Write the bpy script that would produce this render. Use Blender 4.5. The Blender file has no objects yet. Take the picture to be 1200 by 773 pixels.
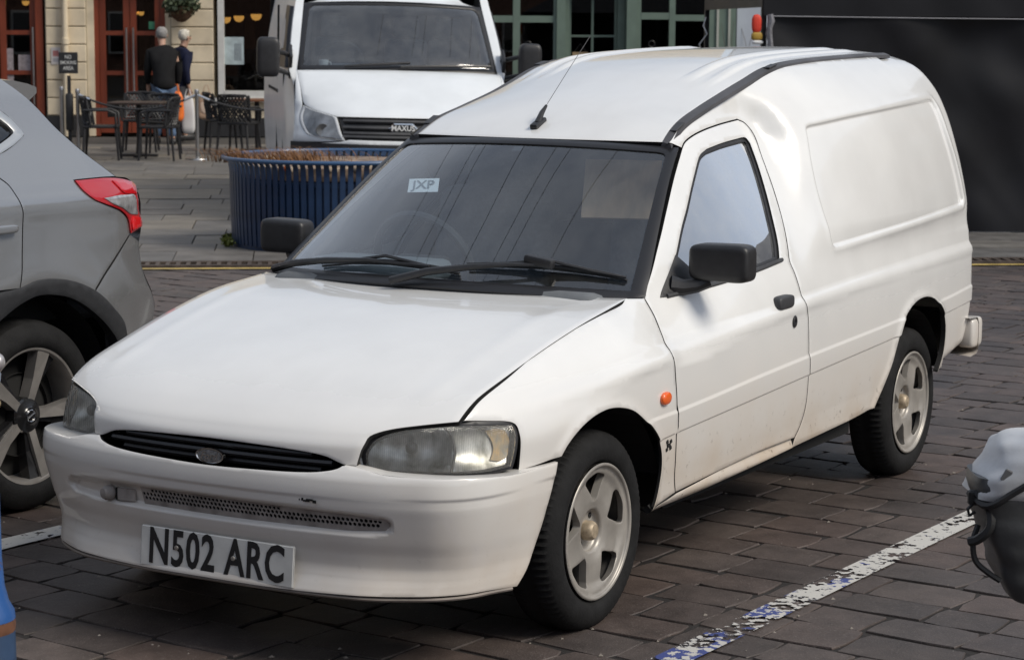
import bpy, bmesh, math, random
import numpy as np
from mathutils import Vector, Matrix, noise as mnoise
from mathutils.geometry import delaunay_2d_cdt

scene = bpy.context.scene
COL = scene.collection
rnd = random.Random(7)

# ------------------------------------------------------------------ camera
cam_d = bpy.data.cameras.new("camera")
cam = bpy.data.objects.new("camera", cam_d)
COL.objects.link(cam)
scene.camera = cam
CAM = Vector((5.4936, 3.7092, 1.7131))
yaw, pit, rol = math.radians(210.1988), math.radians(-7.7122), math.radians(0.3182)
f_ = Vector((math.cos(pit) * math.cos(yaw), math.cos(pit) * math.sin(yaw), math.sin(pit)))
r_ = f_.cross(Vector((0, 0, 1))).normalized()
u_ = r_.cross(f_)
r2 = r_ * math.cos(rol) + u_ * math.sin(rol)
u2 = -r_ * math.sin(rol) + u_ * math.cos(rol)
cam.matrix_world = Matrix(((r2.x, u2.x, -f_.x, CAM.x), (r2.y, u2.y, -f_.y, CAM.y), (r2.z, u2.z, -f_.z, CAM.z), (0, 0, 0, 1)))
cam_d.sensor_width = 36.0
cam_d.lens = 36.0 * 2579.0 / 1200.0
cam_d.clip_start = 0.1
cam_d.clip_end = 2000.0
cam_d.dof.use_dof = True
cam_d.dof.focus_distance = 6.6
cam_d.dof.aperture_fstop = 11.0

# ------------------------------------------------------------------ light
SUN_AZ = math.radians(93.0)   # direction towards the sun, from +X counter-clockwise
SUN_EL = math.radians(44.0)
world = bpy.data.worlds.new("World")
scene.world = world
world.use_nodes = True
wn = world.node_tree.nodes
wl = world.node_tree.links
bg = wn["Background"]
sky = wn.new("ShaderNodeTexSky")
sky.sky_type = 'NISHITA'
sky.sun_disc = False
sky.sun_elevation = SUN_EL
sky.sun_rotation = math.radians(90.0) - SUN_AZ
sky.air_density = 1.0
sky.dust_density = 2.0
sky.ozone_density = 1.0
# thin broken cloud over the clear sky
wtc = wn.new("ShaderNodeTexCoord")
wno = wn.new("ShaderNodeTexNoise"); wno.inputs['Scale'].default_value = 2.6; wno.inputs['Detail'].default_value = 7; wno.inputs['Roughness'].default_value = .55
wl.new(wtc.outputs['Generated'], wno.inputs['Vector'])
wmr = wn.new("ShaderNodeMapRange"); wmr.inputs[1].default_value = .36; wmr.inputs[2].default_value = .62; wmr.inputs[3].default_value = .40; wmr.inputs[4].default_value = .92
wl.new(wno.outputs[0], wmr.inputs[0])
wmx = wn.new("ShaderNodeMix"); wmx.data_type = 'RGBA'
wmx.inputs[7].default_value = (5.2, 5.75, 6.7, 1)
wl.new(wmr.outputs[0], wmx.inputs[0]); wl.new(sky.outputs[0], wmx.inputs[6]); wl.new(wmx.outputs[2], bg.inputs[0])
bg.inputs[1].default_value = 0.105
sun_d = bpy.data.lights.new("sun", 'SUN')
sun_d.energy = 2.7
sun_d.angle = math.radians(24.0)
sun_d.color = (1.0, 0.93, 0.82)
sun = bpy.data.objects.new("sun", sun_d)
COL.objects.link(sun)
sd = Vector((math.cos(SUN_EL) * math.cos(SUN_AZ), math.cos(SUN_EL) * math.sin(SUN_AZ), math.sin(SUN_EL)))
sun.rotation_euler = sd.to_track_quat('Z', 'Y').to_euler()
sun.location = (0, 0, 30)
vs = scene.view_settings
vs.view_transform = 'Standard'
vs.look = 'None'
vs.exposure = 0.03
vs.gamma = 1.0

# ------------------------------------------------------------------ helpers
def tag(o, label=None, cat=None, group=None, kind=None):
    if label: o['label'] = label
    if cat: o['category'] = cat
    if group: o['group'] = group
    if kind: o['kind'] = kind
    return o

def empty(name, loc=(0, 0, 0), rz=0.0, label=None, cat=None, group=None):
    o = bpy.data.objects.new(name, None)
    o.empty_display_size = 0.2
    o.location = loc
    o.rotation_euler = (0, 0, rz)
    COL.objects.link(o)
    return tag(o, label, cat, group)

def link(name, me, mat=None, parent=None):
    o = bpy.data.objects.new(name, me)
    COL.objects.link(o)
    if parent is not None: o.parent = parent
    if mat is not None and len(me.materials) == 0: me.materials.append(mat)
    return o

def mk(name, V, F, mat=None, parent=None, normals=None, smooth=True, angle=None):
    me = bpy.data.meshes.new(name)
    me.from_pydata([tuple(v) for v in V], [], [tuple(int(i) for i in f) for f in F])
    me.update()
    if smooth:
        me.polygons.foreach_set('use_smooth', [True] * len(me.polygons))
    if normals is not None:
        me.normals_split_custom_set_from_vertices([tuple(n) for n in normals])
    elif smooth and angle is not None:
        me.set_sharp_from_angle(angle=math.radians(angle))
    return link(name, me, mat, parent)

def bm_obj(name, bm, mat=None, parent=None, smooth=False, angle=35):
    me = bpy.data.meshes.new(name)
    bmesh.ops.recalc_face_normals(bm, faces=bm.faces)
    bm.to_mesh(me)
    bm.free()
    if smooth:
        me.polygons.foreach_set('use_smooth', [True] * len(me.polygons))
        me.set_sharp_from_angle(angle=math.radians(angle))
    return link(name, me, mat, parent)

def bx(bm, c, s, rot=None, bevel=0.0, seg=1):
    """box centre c, size s, into bm"""
    M = Matrix.Translation(c) @ (rot.to_4x4() if rot is not None else Matrix.Identity(4)) @ Matrix.Diagonal((s[0], s[1], s[2], 1))
    r = bmesh.ops.create_cube(bm, size=1.0, matrix=M)
    if bevel > 0:
        es = list({e for v in r['verts'] for e in v.link_edges})
        bmesh.ops.bevel(bm, geom=es, offset=bevel, segments=seg, affect='EDGES', profile=0.5)

def box(name, c, s, mat, parent=None, rot=None, bevel=0.0, seg=1):
    bm = bmesh.new()
    bx(bm, Vector(c), s, rot, bevel, seg)
    return bm_obj(name, bm, mat, parent, smooth=bevel > 0)

def tube(bm, pts, rad, n=10, cap=True):
    """tube along pts; rad number or list"""
    pts = [Vector(p) for p in pts]
    rs = rad if isinstance(rad, (list, tuple)) else [rad] * len(pts)
    rings = []
    up = Vector((0, 0, 1))
    prev = None
    for i, p in enumerate(pts):
        a = pts[max(i - 1, 0)]
        b = pts[min(i + 1, len(pts) - 1)]
        t = (b - a).normalized()
        if prev is None:
            x = t.cross(up)
            if x.length < 1e-3: x = t.cross(Vector((1, 0, 0)))
            x.normalize()
        else:
            x = (prev - t * prev.dot(t)).normalized()
        prev = x
        y = t.cross(x)
        rings.append([bm.verts.new(p + (x * math.cos(2 * math.pi * k / n) + y * math.sin(2 * math.pi * k / n)) * rs[i]) for k in range(n)])
    for A, B in zip(rings, rings[1:]):
        for k in range(n):
            bm.faces.new((A[k], A[(k + 1) % n], B[(k + 1) % n], B[k]))
    if cap:
        bm.faces.new(rings[0][::-1])
        bm.faces.new(rings[-1])

def lathe(bm, prof, n=32, axis='Z', c=(0, 0, 0)):
    """prof list of (r, h) -> surface of revolution about axis through c"""
    c = Vector(c)
    rings = []
    for r, h in prof:
        ring = []
        for k in range(n):
            a = 2 * math.pi * k / n
            if axis == 'Z': p = Vector((r * math.cos(a), r * math.sin(a), h))
            elif axis == 'Y': p = Vector((r * math.cos(a), h, r * math.sin(a)))
            else: p = Vector((h, r * math.cos(a), r * math.sin(a)))
            ring.append(bm.verts.new(c + p))
        rings.append(ring)
    for A, B in zip(rings, rings[1:]):
        for k in range(n):
            bm.faces.new((A[k], A[(k + 1) % n], B[(k + 1) % n], B[k]))
    if prof[0][0] > 1e-4 and prof[0][0] < 1e9: pass
    return rings

def cr(pts, closed=False, n=6):
    """Catmull-Rom resample of 2-D/3-D points"""
    P = np.asarray(pts, float)
    if len(P) < 3: 
        t = np.linspace(0, 1, n + 1)[:, None]
        return P[0] * (1 - t) + P[1] * t
    m = len(P)
    out = []
    for i in range(m if closed else m - 1):
        if closed:
            p0, p1, p2, p3 = P[(i - 1) % m], P[i], P[(i + 1) % m], P[(i + 2) % m]
        else:
            p1, p2 = P[i], P[i + 1]
            p0 = P[i - 1] if i > 0 else 2 * p1 - p2
            p3 = P[i + 2] if i + 2 < m else 2 * p2 - p1
        # centripetal
        d = lambda a, b: max(np.linalg.norm(b - a) ** 0.5, 1e-6)
        t0 = 0.0; t1 = t0 + d(p0, p1); t2 = t1 + d(p1, p2); t3 = t2 + d(p2, p3)
        for t in np.linspace(t1, t2, n, endpoint=False):
            A1 = (t1 - t) / (t1 - t0) * p0 + (t - t0) / (t1 - t0) * p1
            A2 = (t2 - t) / (t2 - t1) * p1 + (t - t1) / (t2 - t1) * p2
            A3 = (t3 - t) / (t3 - t2) * p2 + (t - t2) / (t3 - t2) * p3
            B1 = (t2 - t) / (t2 - t0) * A1 + (t - t0) / (t2 - t0) * A2
            B2 = (t3 - t) / (t3 - t1) * A2 + (t - t1) / (t3 - t1) * A3
            out.append((t2 - t) / (t2 - t1) * B1 + (t - t1) / (t2 - t1) * B2)
    if not closed: out.append(P[-1])
    return np.array(out)

def loop_of(segs):
    """closed outline out of smooth segments with corners between them"""
    out = []
    for s in segs:
        q = cr(s, False, 8)
        for p in q:
            if not out or np.hypot(*(out[-1] - p)) > 1e-5: out.append(p)
    if np.hypot(*(out[0] - out[-1])) < 1e-5: out.pop()
    return np.array(out)

def area2(P):
    return 0.5 * float(np.sum(P[:, 0] * np.roll(P[:, 1], -1) - np.roll(P[:, 0], -1) * P[:, 1]))

def inset(P, d):
    """move a closed outline inwards by d (outwards when negative)"""
    s = 1.0 if area2(P) > 0 else -1.0
    e1 = P - np.roll(P, 1, 0)
    e2 = np.roll(P, -1, 0) - P
    t = e1 / (np.linalg.norm(e1, axis=1)[:, None] + 1e-12) + e2 / (np.linalg.norm(e2, axis=1)[:, None] + 1e-12)
    t /= (np.linalg.norm(t, axis=1)[:, None] + 1e-12)
    return P + s * d * np.stack([-t[:, 1], t[:, 0]], 1)

def resample(P, F, ds):
    """resample a closed param outline so that 3-D spacing is about ds, keeping sharp corners"""
    Q = np.vstack([P, P[:1]])
    X = F(Q[:, 0], Q[:, 1])
    L = np.linalg.norm(np.diff(X, axis=0), axis=1)
    out = []
    acc = 0.0
    n = len(P)
    for i in range(n):
        a = P[i]; b = Q[i + 1]
        e0 = P[i] - P[i - 1]; e1 = b - a
        c = (e0 @ e1) / (np.linalg.norm(e0) * np.linalg.norm(e1) + 1e-12)
        if i == 0 or acc > ds * 0.6 or c < 0.8:
            out.append(a); acc = 0.0
        k = int(L[i] / ds)
        for j in range(1, k + 1):
            out.append(a + (b - a) * j / (k + 1))
        acc = L[i] / (k + 1) if k else acc + L[i]
    return np.array(out)

def polydist(px, pz, poly):
    """signed distance to a closed polygon, inside negative"""
    P = np.asarray(poly, float)
    px = np.asarray(px, float); pz = np.asarray(pz, float)
    px, pz = np.broadcast_arrays(px, pz)
    sh = px.shape
    x = px.ravel(); z = pz.ravel()
    d = np.full(x.shape, 1e9)
    ins = np.zeros(x.shape, bool)
    for a, b in zip(P, np.roll(P, -1, 0)):
        e = b - a
        t = np.clip(((x - a[0]) * e[0] + (z - a[1]) * e[1]) / (e @ e + 1e-15), 0, 1)
        d = np.minimum(d, np.hypot(x - a[0] - t * e[0], z - a[1] - t * e[1]))
        if abs(e[1]) > 1e-15:
            ins ^= ((a[1] > z) != (b[1] > z)) & (x < a[0] + (z - a[1]) * e[0] / e[1])
    return np.where(ins, -d, d).reshape(sh)

def sheet(name, F, outer, h, mat, parent, holes=(), mirror=False, rim=0.02, ds=0.014, centre=(-1.3, 0, 0.6), soft=0.3, keep_holes=False, lines=()):
    """trimmed sheet of the surface F(a,b) -> (N,3); outer/holes are param outlines; h=(ha,hb) inner grid"""
    loops = [resample(np.asarray(outer, float), F, ds)] + [np.asarray(q, float) if keep_holes else resample(np.asarray(q, float), F, ds) for q in holes]
    lo = loops[0].min(0); hi = loops[0].max(0)
    ga, gb = np.meshgrid(np.arange(lo[0] + h[0] * .5, hi[0], h[0]), np.arange(lo[1] + h[1] * .5, hi[1], h[1]), indexing='ij')
    g = np.stack([ga.ravel(), gb.ravel()], 1)
    sc = np.array([1 / h[0], 1 / h[1]])
    ok = np.ones(len(g), bool)
    for i, l in enumerate(loops):
        d = polydist(g[:, 0] * sc[0], g[:, 1] * sc[1], l * sc)
        ok &= (d < -0.5) if i == 0 else (d > 0.5)
    runs = []
    for L in lines:
        L = np.asarray(L, float)
        din = polydist(L[:, 0] * sc[0], L[:, 1] * sc[1], loops[0] * sc) < -.35
        for l in loops[1:]:
            din &= polydist(L[:, 0] * sc[0], L[:, 1] * sc[1], l * sc) > .35
        k = 0
        while k < len(L):
            if din[k]:
                j = k
                while j + 1 < len(L) and din[j + 1]: j += 1
                if j > k: runs.append(L[k:j + 1])
                k = j + 1
            else: k += 1
    for R_ in runs:
        A_ = R_ * sc
        for p_ in range(0, len(A_), 1):
            ok &= np.hypot(g[:, 0] * sc[0] - A_[p_, 0], g[:, 1] * sc[1] - A_[p_, 1]) > .45
    g = g[ok]
    P = np.vstack(loops + runs + [g]) * sc
    edges = []
    o = 0
    for l in loops:
        n = len(l)
        edges += [(o + k, o + (k + 1) % n) for k in range(n)]
        o += n
    for R_ in runs:
        edges += [(o + k, o + k + 1) for k in range(len(R_) - 1)]
        o += len(R_)
    res = delaunay_2d_cdt([Vector(p) for p in P], edges, [], 0, 1e-5)
    V2 = np.array([tuple(v) for v in res[0]]) / sc
    T = np.array([f for f in res[2] if len(f) == 3])
    c = V2[T].mean(1)
    ins = polydist(c[:, 0], c[:, 1], loops[0]) < 0
    for l in loops[1:]:
        ins &= polydist(c[:, 0], c[:, 1], l) > 0
    T = T[ins]
    e = 1e-3 * np.array(h) / max(h) * 2
    X = F(V2[:, 0], V2[:, 1])
    da = F(V2[:, 0] + e[0], V2[:, 1]) - F(V2[:, 0] - e[0], V2[:, 1])
    db = F(V2[:, 0], V2[:, 1] + e[1]) - F(V2[:, 0], V2[:, 1] - e[1])
    N = np.cross(da, db)
    N /= np.linalg.norm(N, axis=1)[:, None] + 1e-15
    cc = np.array(centre)
    if np.mean(np.sum(N * (X - cc), 1)) < 0: N = -N
    # triangle winding to match the normals
    fn = np.cross(X[T[:, 1]] - X[T[:, 0]], X[T[:, 2]] - X[T[:, 0]])
    flip = np.sum(fn * N[T].mean(1), 1) < 0
    T[flip] = T[flip][:, ::-1]
    # boundary edges
    from collections import defaultdict
    cnt = defaultdict(int)
    for t in T:
        for a, b in ((t[0], t[1]), (t[1], t[2]), (t[2], t[0])): cnt[(a, b)] += 1
    bnd = [(a, b) for (a, b) in cnt if (b, a) not in cnt]
    out = np.zeros_like(N)
    for a, b in bnd:
        t = X[b] - X[a]
        w = np.cross(t, (N[a] + N[b]) * .5)
        w /= np.linalg.norm(w) + 1e-12
        out[a] += w; out[b] += w
    l = np.linalg.norm(out, axis=1)
    m = l > 1e-6
    out[m] /= l[m][:, None]
    Nn = N.copy()
    Nn[m] = N[m] + out[m] * soft
    Nn /= np.linalg.norm(Nn, axis=1)[:, None]
    VV = [X]; NN = [Nn]; FF = [tuple(t) for t in T]
    if rim > 0:
        idx = {}
        base = len(X)
        rv = []; rn = []
        for a in sorted({i for ab in bnd for i in ab}):
            idx[a] = base + len(rv)
            rv += [X[a], X[a] - N[a] * rim]
            rn += [out[a] if m[a] else N[a]] * 2
        for a, b in bnd:
            FF.append((idx[b], idx[a], idx[a] + 1, idx[b] + 1))
        VV.append(np.array(rv)); NN.append(np.array(rn))
    VV = np.vstack(VV); NN = np.vstack(NN)
    if mirror:
        VV = VV * [1, -1, 1]; NN = NN * [1, -1, 1]
        FF = [f[::-1] for f in FF]
    o_ = mk(name, VV, FF, mat, parent, normals=NN)
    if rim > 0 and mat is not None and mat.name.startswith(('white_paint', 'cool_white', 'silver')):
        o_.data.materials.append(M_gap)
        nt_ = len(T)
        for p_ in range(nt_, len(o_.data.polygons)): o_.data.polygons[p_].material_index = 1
    return o_

def grid(name, F, a, b, mat, parent, mirror=False, angle=None):
    """open grid of F over arrays a, b"""
    A, B = np.meshgrid(a, b, indexing='ij')
    X = F(A.ravel(), B.ravel())
    if mirror: X = X * [1, -1, 1]
    na, nb = len(a), len(b)
    FF = []
    for i in range(na - 1):
        for j in range(nb - 1):
            q = (i * nb + j, (i + 1) * nb + j, (i + 1) * nb + j + 1, i * nb + j + 1)
            FF.append(q[::-1] if mirror else q)
    return mk(name, X, FF, mat, parent, angle=angle)

def sblob(name, c, s, mat, parent, e1=0.35, e2=0.35, n=24, rot=None, fn=None):
    """superellipsoid (soft box)"""
    V = []; F = []
    def pw_(v, e): return math.copysign(abs(v) ** e, v)
    for i in range(n + 1):
        la = -math.pi / 2 + math.pi * i / n
        for j in range(2 * n):
            lo = 2 * math.pi * j / (2 * n)
            p = Vector((pw_(math.cos(la), e1) * pw_(math.cos(lo), e2) * s[0] / 2, pw_(math.cos(la), e1) * pw_(math.sin(lo), e2) * s[1] / 2, pw_(math.sin(la), e1) * s[2] / 2))
            if fn: p = fn(p)
            if rot is not None: p = rot @ p
            V.append(p + Vector(c))
    m = 2 * n
    for i in range(n):
        for j in range(m):
            F.append((i * m + j, i * m + (j + 1) % m, (i + 1) * m + (j + 1) % m, (i + 1) * m + j))
    return mk(name, V, F, mat, parent, angle=60)

def text_mesh(name, s, size, M, mat, parent, ext=0.0008, off=0.0, sx=1.0, align='CENTER', spacing=1.0):
    cu = bpy.data.curves.new(name, 'FONT')
    cu.body = s
    cu.size = size
    cu.extrude = ext
    cu.offset = off
    cu.align_x = align
    cu.align_y = 'CENTER'
    cu.space_character = spacing
    cu.resolution_u = 3
    t = bpy.data.objects.new(name, cu)
    COL.objects.link(t)
    dg = bpy.context.evaluated_depsgraph_get()
    me = bpy.data.meshes.new_from_object(t.evaluated_get(dg))
    bpy.data.objects.remove(t)
    me.name = name
    me.transform(M @ Matrix.Diagonal((sx, 1, 1, 1)))
    me.materials.clear()
    return link(name, me, mat, parent)

# ------------------------------------------------------------------ materials
def mat(name, col=(.5, .5, .5), rough=.5, metal=0.0, spec=.5, coat=0.0, coat_rough=.05, nscale=0.0, namt=0.0, bump=0.0, bscale=40.0, col2=None, emit=None, estr=0.0, stretch=(1, 1, 1), rvar=0.0, detail=6.0):
    m = bpy.data.materials.new(name)
    m.use_nodes = True
    nt = m.node_tree
    b = nt.nodes["Principled BSDF"]
    b.inputs['Base Color'].default_value = (*col, 1)
    b.inputs['Roughness'].default_value = rough
    b.inputs['Metallic'].default_value = metal
    b.inputs['Specular IOR Level'].default_value = spec
    b.inputs['Coat Weight'].default_value = coat
    b.inputs['Coat Roughness'].default_value = coat_rough
    if emit:
        b.inputs['Emission Color'].default_value = (*emit, 1)
        b.inputs['Emission Strength'].default_value = estr
    if nscale > 0 or bump > 0:
        tc = nt.nodes.new('ShaderNodeTexCoord')
        mp = nt.nodes.new('ShaderNodeMapping')
        mp.inputs['Scale'].default_value = stretch
        nt.links.new(tc.outputs['Object'], mp.inputs[0])
    if nscale > 0:
        n = nt.nodes.new('ShaderNodeTexNoise')
        n.inputs['Scale'].default_value = nscale
        n.inputs['Detail'].default_value = detail
        nt.links.new(mp.outputs[0], n.inputs['Vector'])
        r = nt.nodes.new('ShaderNodeValToRGB')
        r.color_ramp.elements[0].position = .3
        r.color_ramp.elements[1].position = .7
        c2 = col2 if col2 else tuple(max(0, c * (1 - namt)) for c in col)
        r.color_ramp.elements[0].color = (*c2, 1)
        r.color_ramp.elements[1].color = (*[min(1, c * (1 + namt * .5)) for c in col], 1)
        nt.links.new(n.outputs[0], r.inputs[0])
        nt.links.new(r.outputs[0], b.inputs['Base Color'])
        if rvar > 0:
            mr = nt.nodes.new('ShaderNodeMapRange')
            mr.inputs[3].default_value = max(0.02, rough - rvar)
            mr.inputs[4].default_value = min(1, rough + rvar)
            nt.links.new(n.outputs[0], mr.inputs[0])
            nt.links.new(mr.outputs[0], b.inputs['Roughness'])
    if bump > 0:
        n2 = nt.nodes.new('ShaderNodeTexNoise')
        n2.inputs['Scale'].default_value = bscale
        n2.inputs['Detail'].default_value = 8
        nt.links.new(mp.outputs[0], n2.inputs['Vector'])
        bp = nt.nodes.new('ShaderNodeBump')
        bp.inputs['Strength'].default_value = bump
        bp.inputs['Distance'].default_value = .01
        nt.links.new(n2.outputs[0], bp.inputs['Height'])
        nt.links.new(bp.outputs[0], b.inputs['Normal'])
    return m

def glass_mat(name, tint=(.5, .55, .57), ior=1.5, boost=1.0, rough=.0, grime=0.0, grime_scale=20.0, grime_col=(.5, .5, .48)):
    """thin pane: tinted see-through plus mirror reflection, optional film of dust"""
    m = bpy.data.materials.new(name)
    m.use_nodes = True
    nt = m.node_tree
    nt.nodes.remove(nt.nodes["Principled BSDF"])
    out = nt.nodes["Material Output"]
    tr = nt.nodes.new('ShaderNodeBsdfTransparent')
    tr.inputs[0].default_value = (*tint, 1)
    gl = nt.nodes.new('ShaderNodeBsdfGlossy')
    gl.inputs['Roughness'].default_value = rough
    gl.inputs[0].default_value = (1, 1, 1, 1)
    lw = nt.nodes.new('ShaderNodeLayerWeight'); lw.inputs[0].default_value = .5
    p5 = nt.nodes.new('ShaderNodeMath'); p5.operation = 'POWER'; p5.inputs[1].default_value = 5
    nt.links.new(lw.outputs['Facing'], p5.inputs[0])
    fr = nt.nodes.new('ShaderNodeMath'); fr.operation = 'MULTIPLY_ADD'; fr.inputs[1].default_value = .92; fr.inputs[2].default_value = .055
    nt.links.new(p5.outputs[0], fr.inputs[0])
    mu = nt.nodes.new('ShaderNodeMath'); mu.operation = 'MULTIPLY'; mu.use_clamp = True
    mu.inputs[1].default_value = boost
    nt.links.new(fr.outputs[0], mu.inputs[0])
    mx = nt.nodes.new('ShaderNodeMixShader')
    nt.links.new(mu.outputs[0], mx.inputs[0])
    nt.links.new(tr.outputs[0], mx.inputs[1])
    nt.links.new(gl.outputs[0], mx.inputs[2])
    last = mx.outputs[0]
    if grime > 0:
        df = nt.nodes.new('ShaderNodeBsdfDiffuse')
        df.inputs[0].default_value = (*grime_col, 1)
        tc = nt.nodes.new('ShaderNodeTexCoord')
        n = nt.nodes.new('ShaderNodeTexNoise')
        n.inputs['Scale'].default_value = grime_scale
        n.inputs['Detail'].default_value = 9
        n.inputs['Roughness'].default_value = .65
        nt.links.new(tc.outputs['Object'], n.inputs['Vector'])
        r = nt.nodes.new('ShaderNodeMapRange')
        r.inputs[1].default_value = .4; r.inputs[2].default_value = .8
        r.inputs[3].default_value = grime * .25; r.inputs[4].default_value = grime
        nt.links.new(n.outputs[0], r.inputs[0])
        m2 = nt.nodes.new('ShaderNodeMixShader')
        nt.links.new(r.outputs[0], m2.inputs[0])
        nt.links.new(last, m2.inputs[1]); nt.links.new(df.outputs[0], m2.inputs[2])
        last = m2.outputs[0]
    nt.links.new(last, out.inputs[0])
    return m

def van_paint():
    m = mat("white_paint", (.80, .80, .785), .30, coat=.9, coat_rough=.045, spec=.5)
    nt = m.node_tree
    b = nt.nodes["Principled BSDF"]
    geo = nt.nodes.new('ShaderNodeTexCoord')
    sep = nt.nodes.new('ShaderNodeSeparateXYZ')
    nt.links.new(geo.outputs['Object'], sep.inputs[0])
    n1 = nt.nodes.new('ShaderNodeTexNoise'); n1.inputs['Scale'].default_value = 5; n1.inputs['Detail'].default_value = 7
    n2 = nt.nodes.new('ShaderNodeTexNoise'); n2.inputs['Scale'].default_value = 38; n2.inputs['Detail'].default_value = 8; n2.inputs['Roughness'].default_value = .7
    nt.links.new(geo.outputs['Object'], n1.inputs['Vector']); nt.links.new(geo.outputs['Object'], n2.inputs['Vector'])
    # road film rising from the sill: fraction falls with height
    mr = nt.nodes.new('ShaderNodeMapRange'); mr.inputs[1].default_value = .80; mr.inputs[2].default_value = .24
    nt.links.new(sep.outputs[2], mr.inputs[0])
    pw_ = nt.nodes.new('ShaderNodeMath'); pw_.operation = 'POWER'; pw_.inputs[1].default_value = 1.25
    nt.links.new(mr.outputs[0], pw_.inputs[0])
    mu = nt.nodes.new('ShaderNodeMath'); mu.operation = 'MULTIPLY'
    nt.links.new(pw_.outputs[0], mu.inputs[0])
    mr1 = nt.nodes.new('ShaderNodeMapRange'); mr1.inputs[1].default_value = .3; mr1.inputs[2].default_value = .7; mr1.inputs[3].default_value = .5; mr1.inputs[4].default_value = .95
    nt.links.new(n1.outputs[0], mr1.inputs[0]); mrx = nt.nodes.new('ShaderNodeMapRange'); mrx.inputs[1].default_value = .15; mrx.inputs[2].default_value = .55; mrx.inputs[3].default_value = 1.0; mrx.inputs[4].default_value = .55; nt.links.new(sep.outputs[0], mrx.inputs[0]); mux = nt.nodes.new('ShaderNodeMath'); mux.operation = 'MULTIPLY'; nt.links.new(mr1.outputs[0], mux.inputs[0]); nt.links.new(mrx.outputs[0], mux.inputs[1]); nt.links.new(mux.outputs[0], mu.inputs[1])
    mix = nt.nodes.new('ShaderNodeMix'); mix.data_type = 'RGBA'
    mix.inputs[6].default_value = (.80, .80, .785, 1); mix.inputs[7].default_value = (.37, .265, .16, 1)
    nt.links.new(mu.outputs[0], mix.inputs[0])
    # dark specks of tar and rust low down
    sp = nt.nodes.new('ShaderNodeMapRange'); sp.inputs[1].default_value = .60; sp.inputs[2].default_value = .66
    nt.links.new(n2.outputs[0], sp.inputs[0])
    mr2 = nt.nodes.new('ShaderNodeMapRange'); mr2.inputs[1].default_value = .52; mr2.inputs[2].default_value = .30; mr2.inputs[4].default_value = .8
    nt.links.new(sep.outputs[2], mr2.inputs[0])
    mm = nt.nodes.new('ShaderNodeMath'); mm.operation = 'MULTIPLY'
    mr4 = nt.nodes.new('ShaderNodeMapRange'); mr4.inputs[1].default_value = .15; mr4.inputs[2].default_value = -.25; mr4.inputs[3].default_value = .12
    nt.links.new(sep.outputs[0], mr4.inputs[0])
    mm4 = nt.nodes.new('ShaderNodeMath'); mm4.operation = 'MULTIPLY'; nt.links.new(mr2.outputs[0], mm4.inputs[0]); nt.links.new(mr4.outputs[0], mm4.inputs[1])
    nt.links.new(sp.outputs[0], mm.inputs[0]); nt.links.new(mm4.outputs[0], mm.inputs[1])
    mix2 = nt.nodes.new('ShaderNodeMix'); mix2.data_type = 'RGBA'
    mix2.inputs[7].default_value = (.10, .06, .035, 1)
    nt.links.new(mm.outputs[0], mix2.inputs[0]); nt.links.new(mix.outputs[2], mix2.inputs[6])
    # faint greyish patches everywhere
    mr3 = nt.nodes.new('ShaderNodeMapRange'); mr3.inputs[1].default_value = .3; mr3.inputs[2].default_value = .7; mr3.inputs[3].default_value = .93; mr3.inputs[4].default_value = 1.0
    nt.links.new(n1.outputs[0], mr3.inputs[0])
    mm3 = nt.nodes.new('ShaderNodeMix'); mm3.data_type = 'RGBA'; mm3.blend_type = 'MULTIPLY'; mm3.inputs[0].default_value = 1
    nt.links.new(mix2.outputs[2], mm3.inputs[6]); nt.links.new(mr3.outputs[0], mm3.inputs[7])
    nt.links.new(mm3.outputs[2], b.inputs['Base Color'])
    ra = nt.nodes.new('ShaderNodeMapRange'); ra.inputs[3].default_value = .26; ra.inputs[4].default_value = .7
    nt.links.new(mu.outputs[0], ra.inputs[0]); nt.links.new(ra.outputs[0], b.inputs['Roughness'])
    ca = nt.nodes.new('ShaderNodeMapRange'); ca.inputs[3].default_value = .85; ca.inputs[4].default_value = .05
    nt.links.new(mu.outputs[0], ca.inputs[0]); nt.links.new(ca.outputs[0], b.inputs['Coat Weight'])
    return m

M_white = van_paint()
M_gap = mat("gap_shade_black", (.010, .010, .010), .8)  # black on the panel rims stands in for shade inside the shut gaps
M_black = mat("black_plastic", (.022, .022, .024), .45, nscale=30, namt=.25, bump=.05, bscale=300)
M_trim = mat("faded_black_trim", (.045, .046, .05), .55, nscale=14, namt=.3)
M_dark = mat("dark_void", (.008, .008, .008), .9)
M_rubber = mat("tyre_rubber", (.013, .013, .0135), .8, spec=.25, nscale=25, namt=.35, bump=.15, bscale=120)
M_alloy = mat("dirty_alloy", (.40, .375, .34), .45, metal=.45, nscale=9, namt=.25)
M_steel = mat("brushed_steel", (.50, .50, .50), .32, metal=1.0, nscale=30, namt=.15)
M_chrome = mat("bright_chrome", (.75, .75, .75), .12, metal=1.0)
M_wind = glass_mat("windscreen_glass", (.78, .88, .93), 1.5, 2.3, grime=.05, grime_scale=9)
M_side = glass_mat("side_window_glass", (.75, .78, .77), 1.5, 8.0, grime=.22, grime_scale=16)
M_int = mat("grey_interior", (.13, .14, .15), .8, nscale=12, namt=.2)
M_seat = mat("seat_cloth", (.07, .08, .095), .9, nscale=60, namt=.3)
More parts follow.
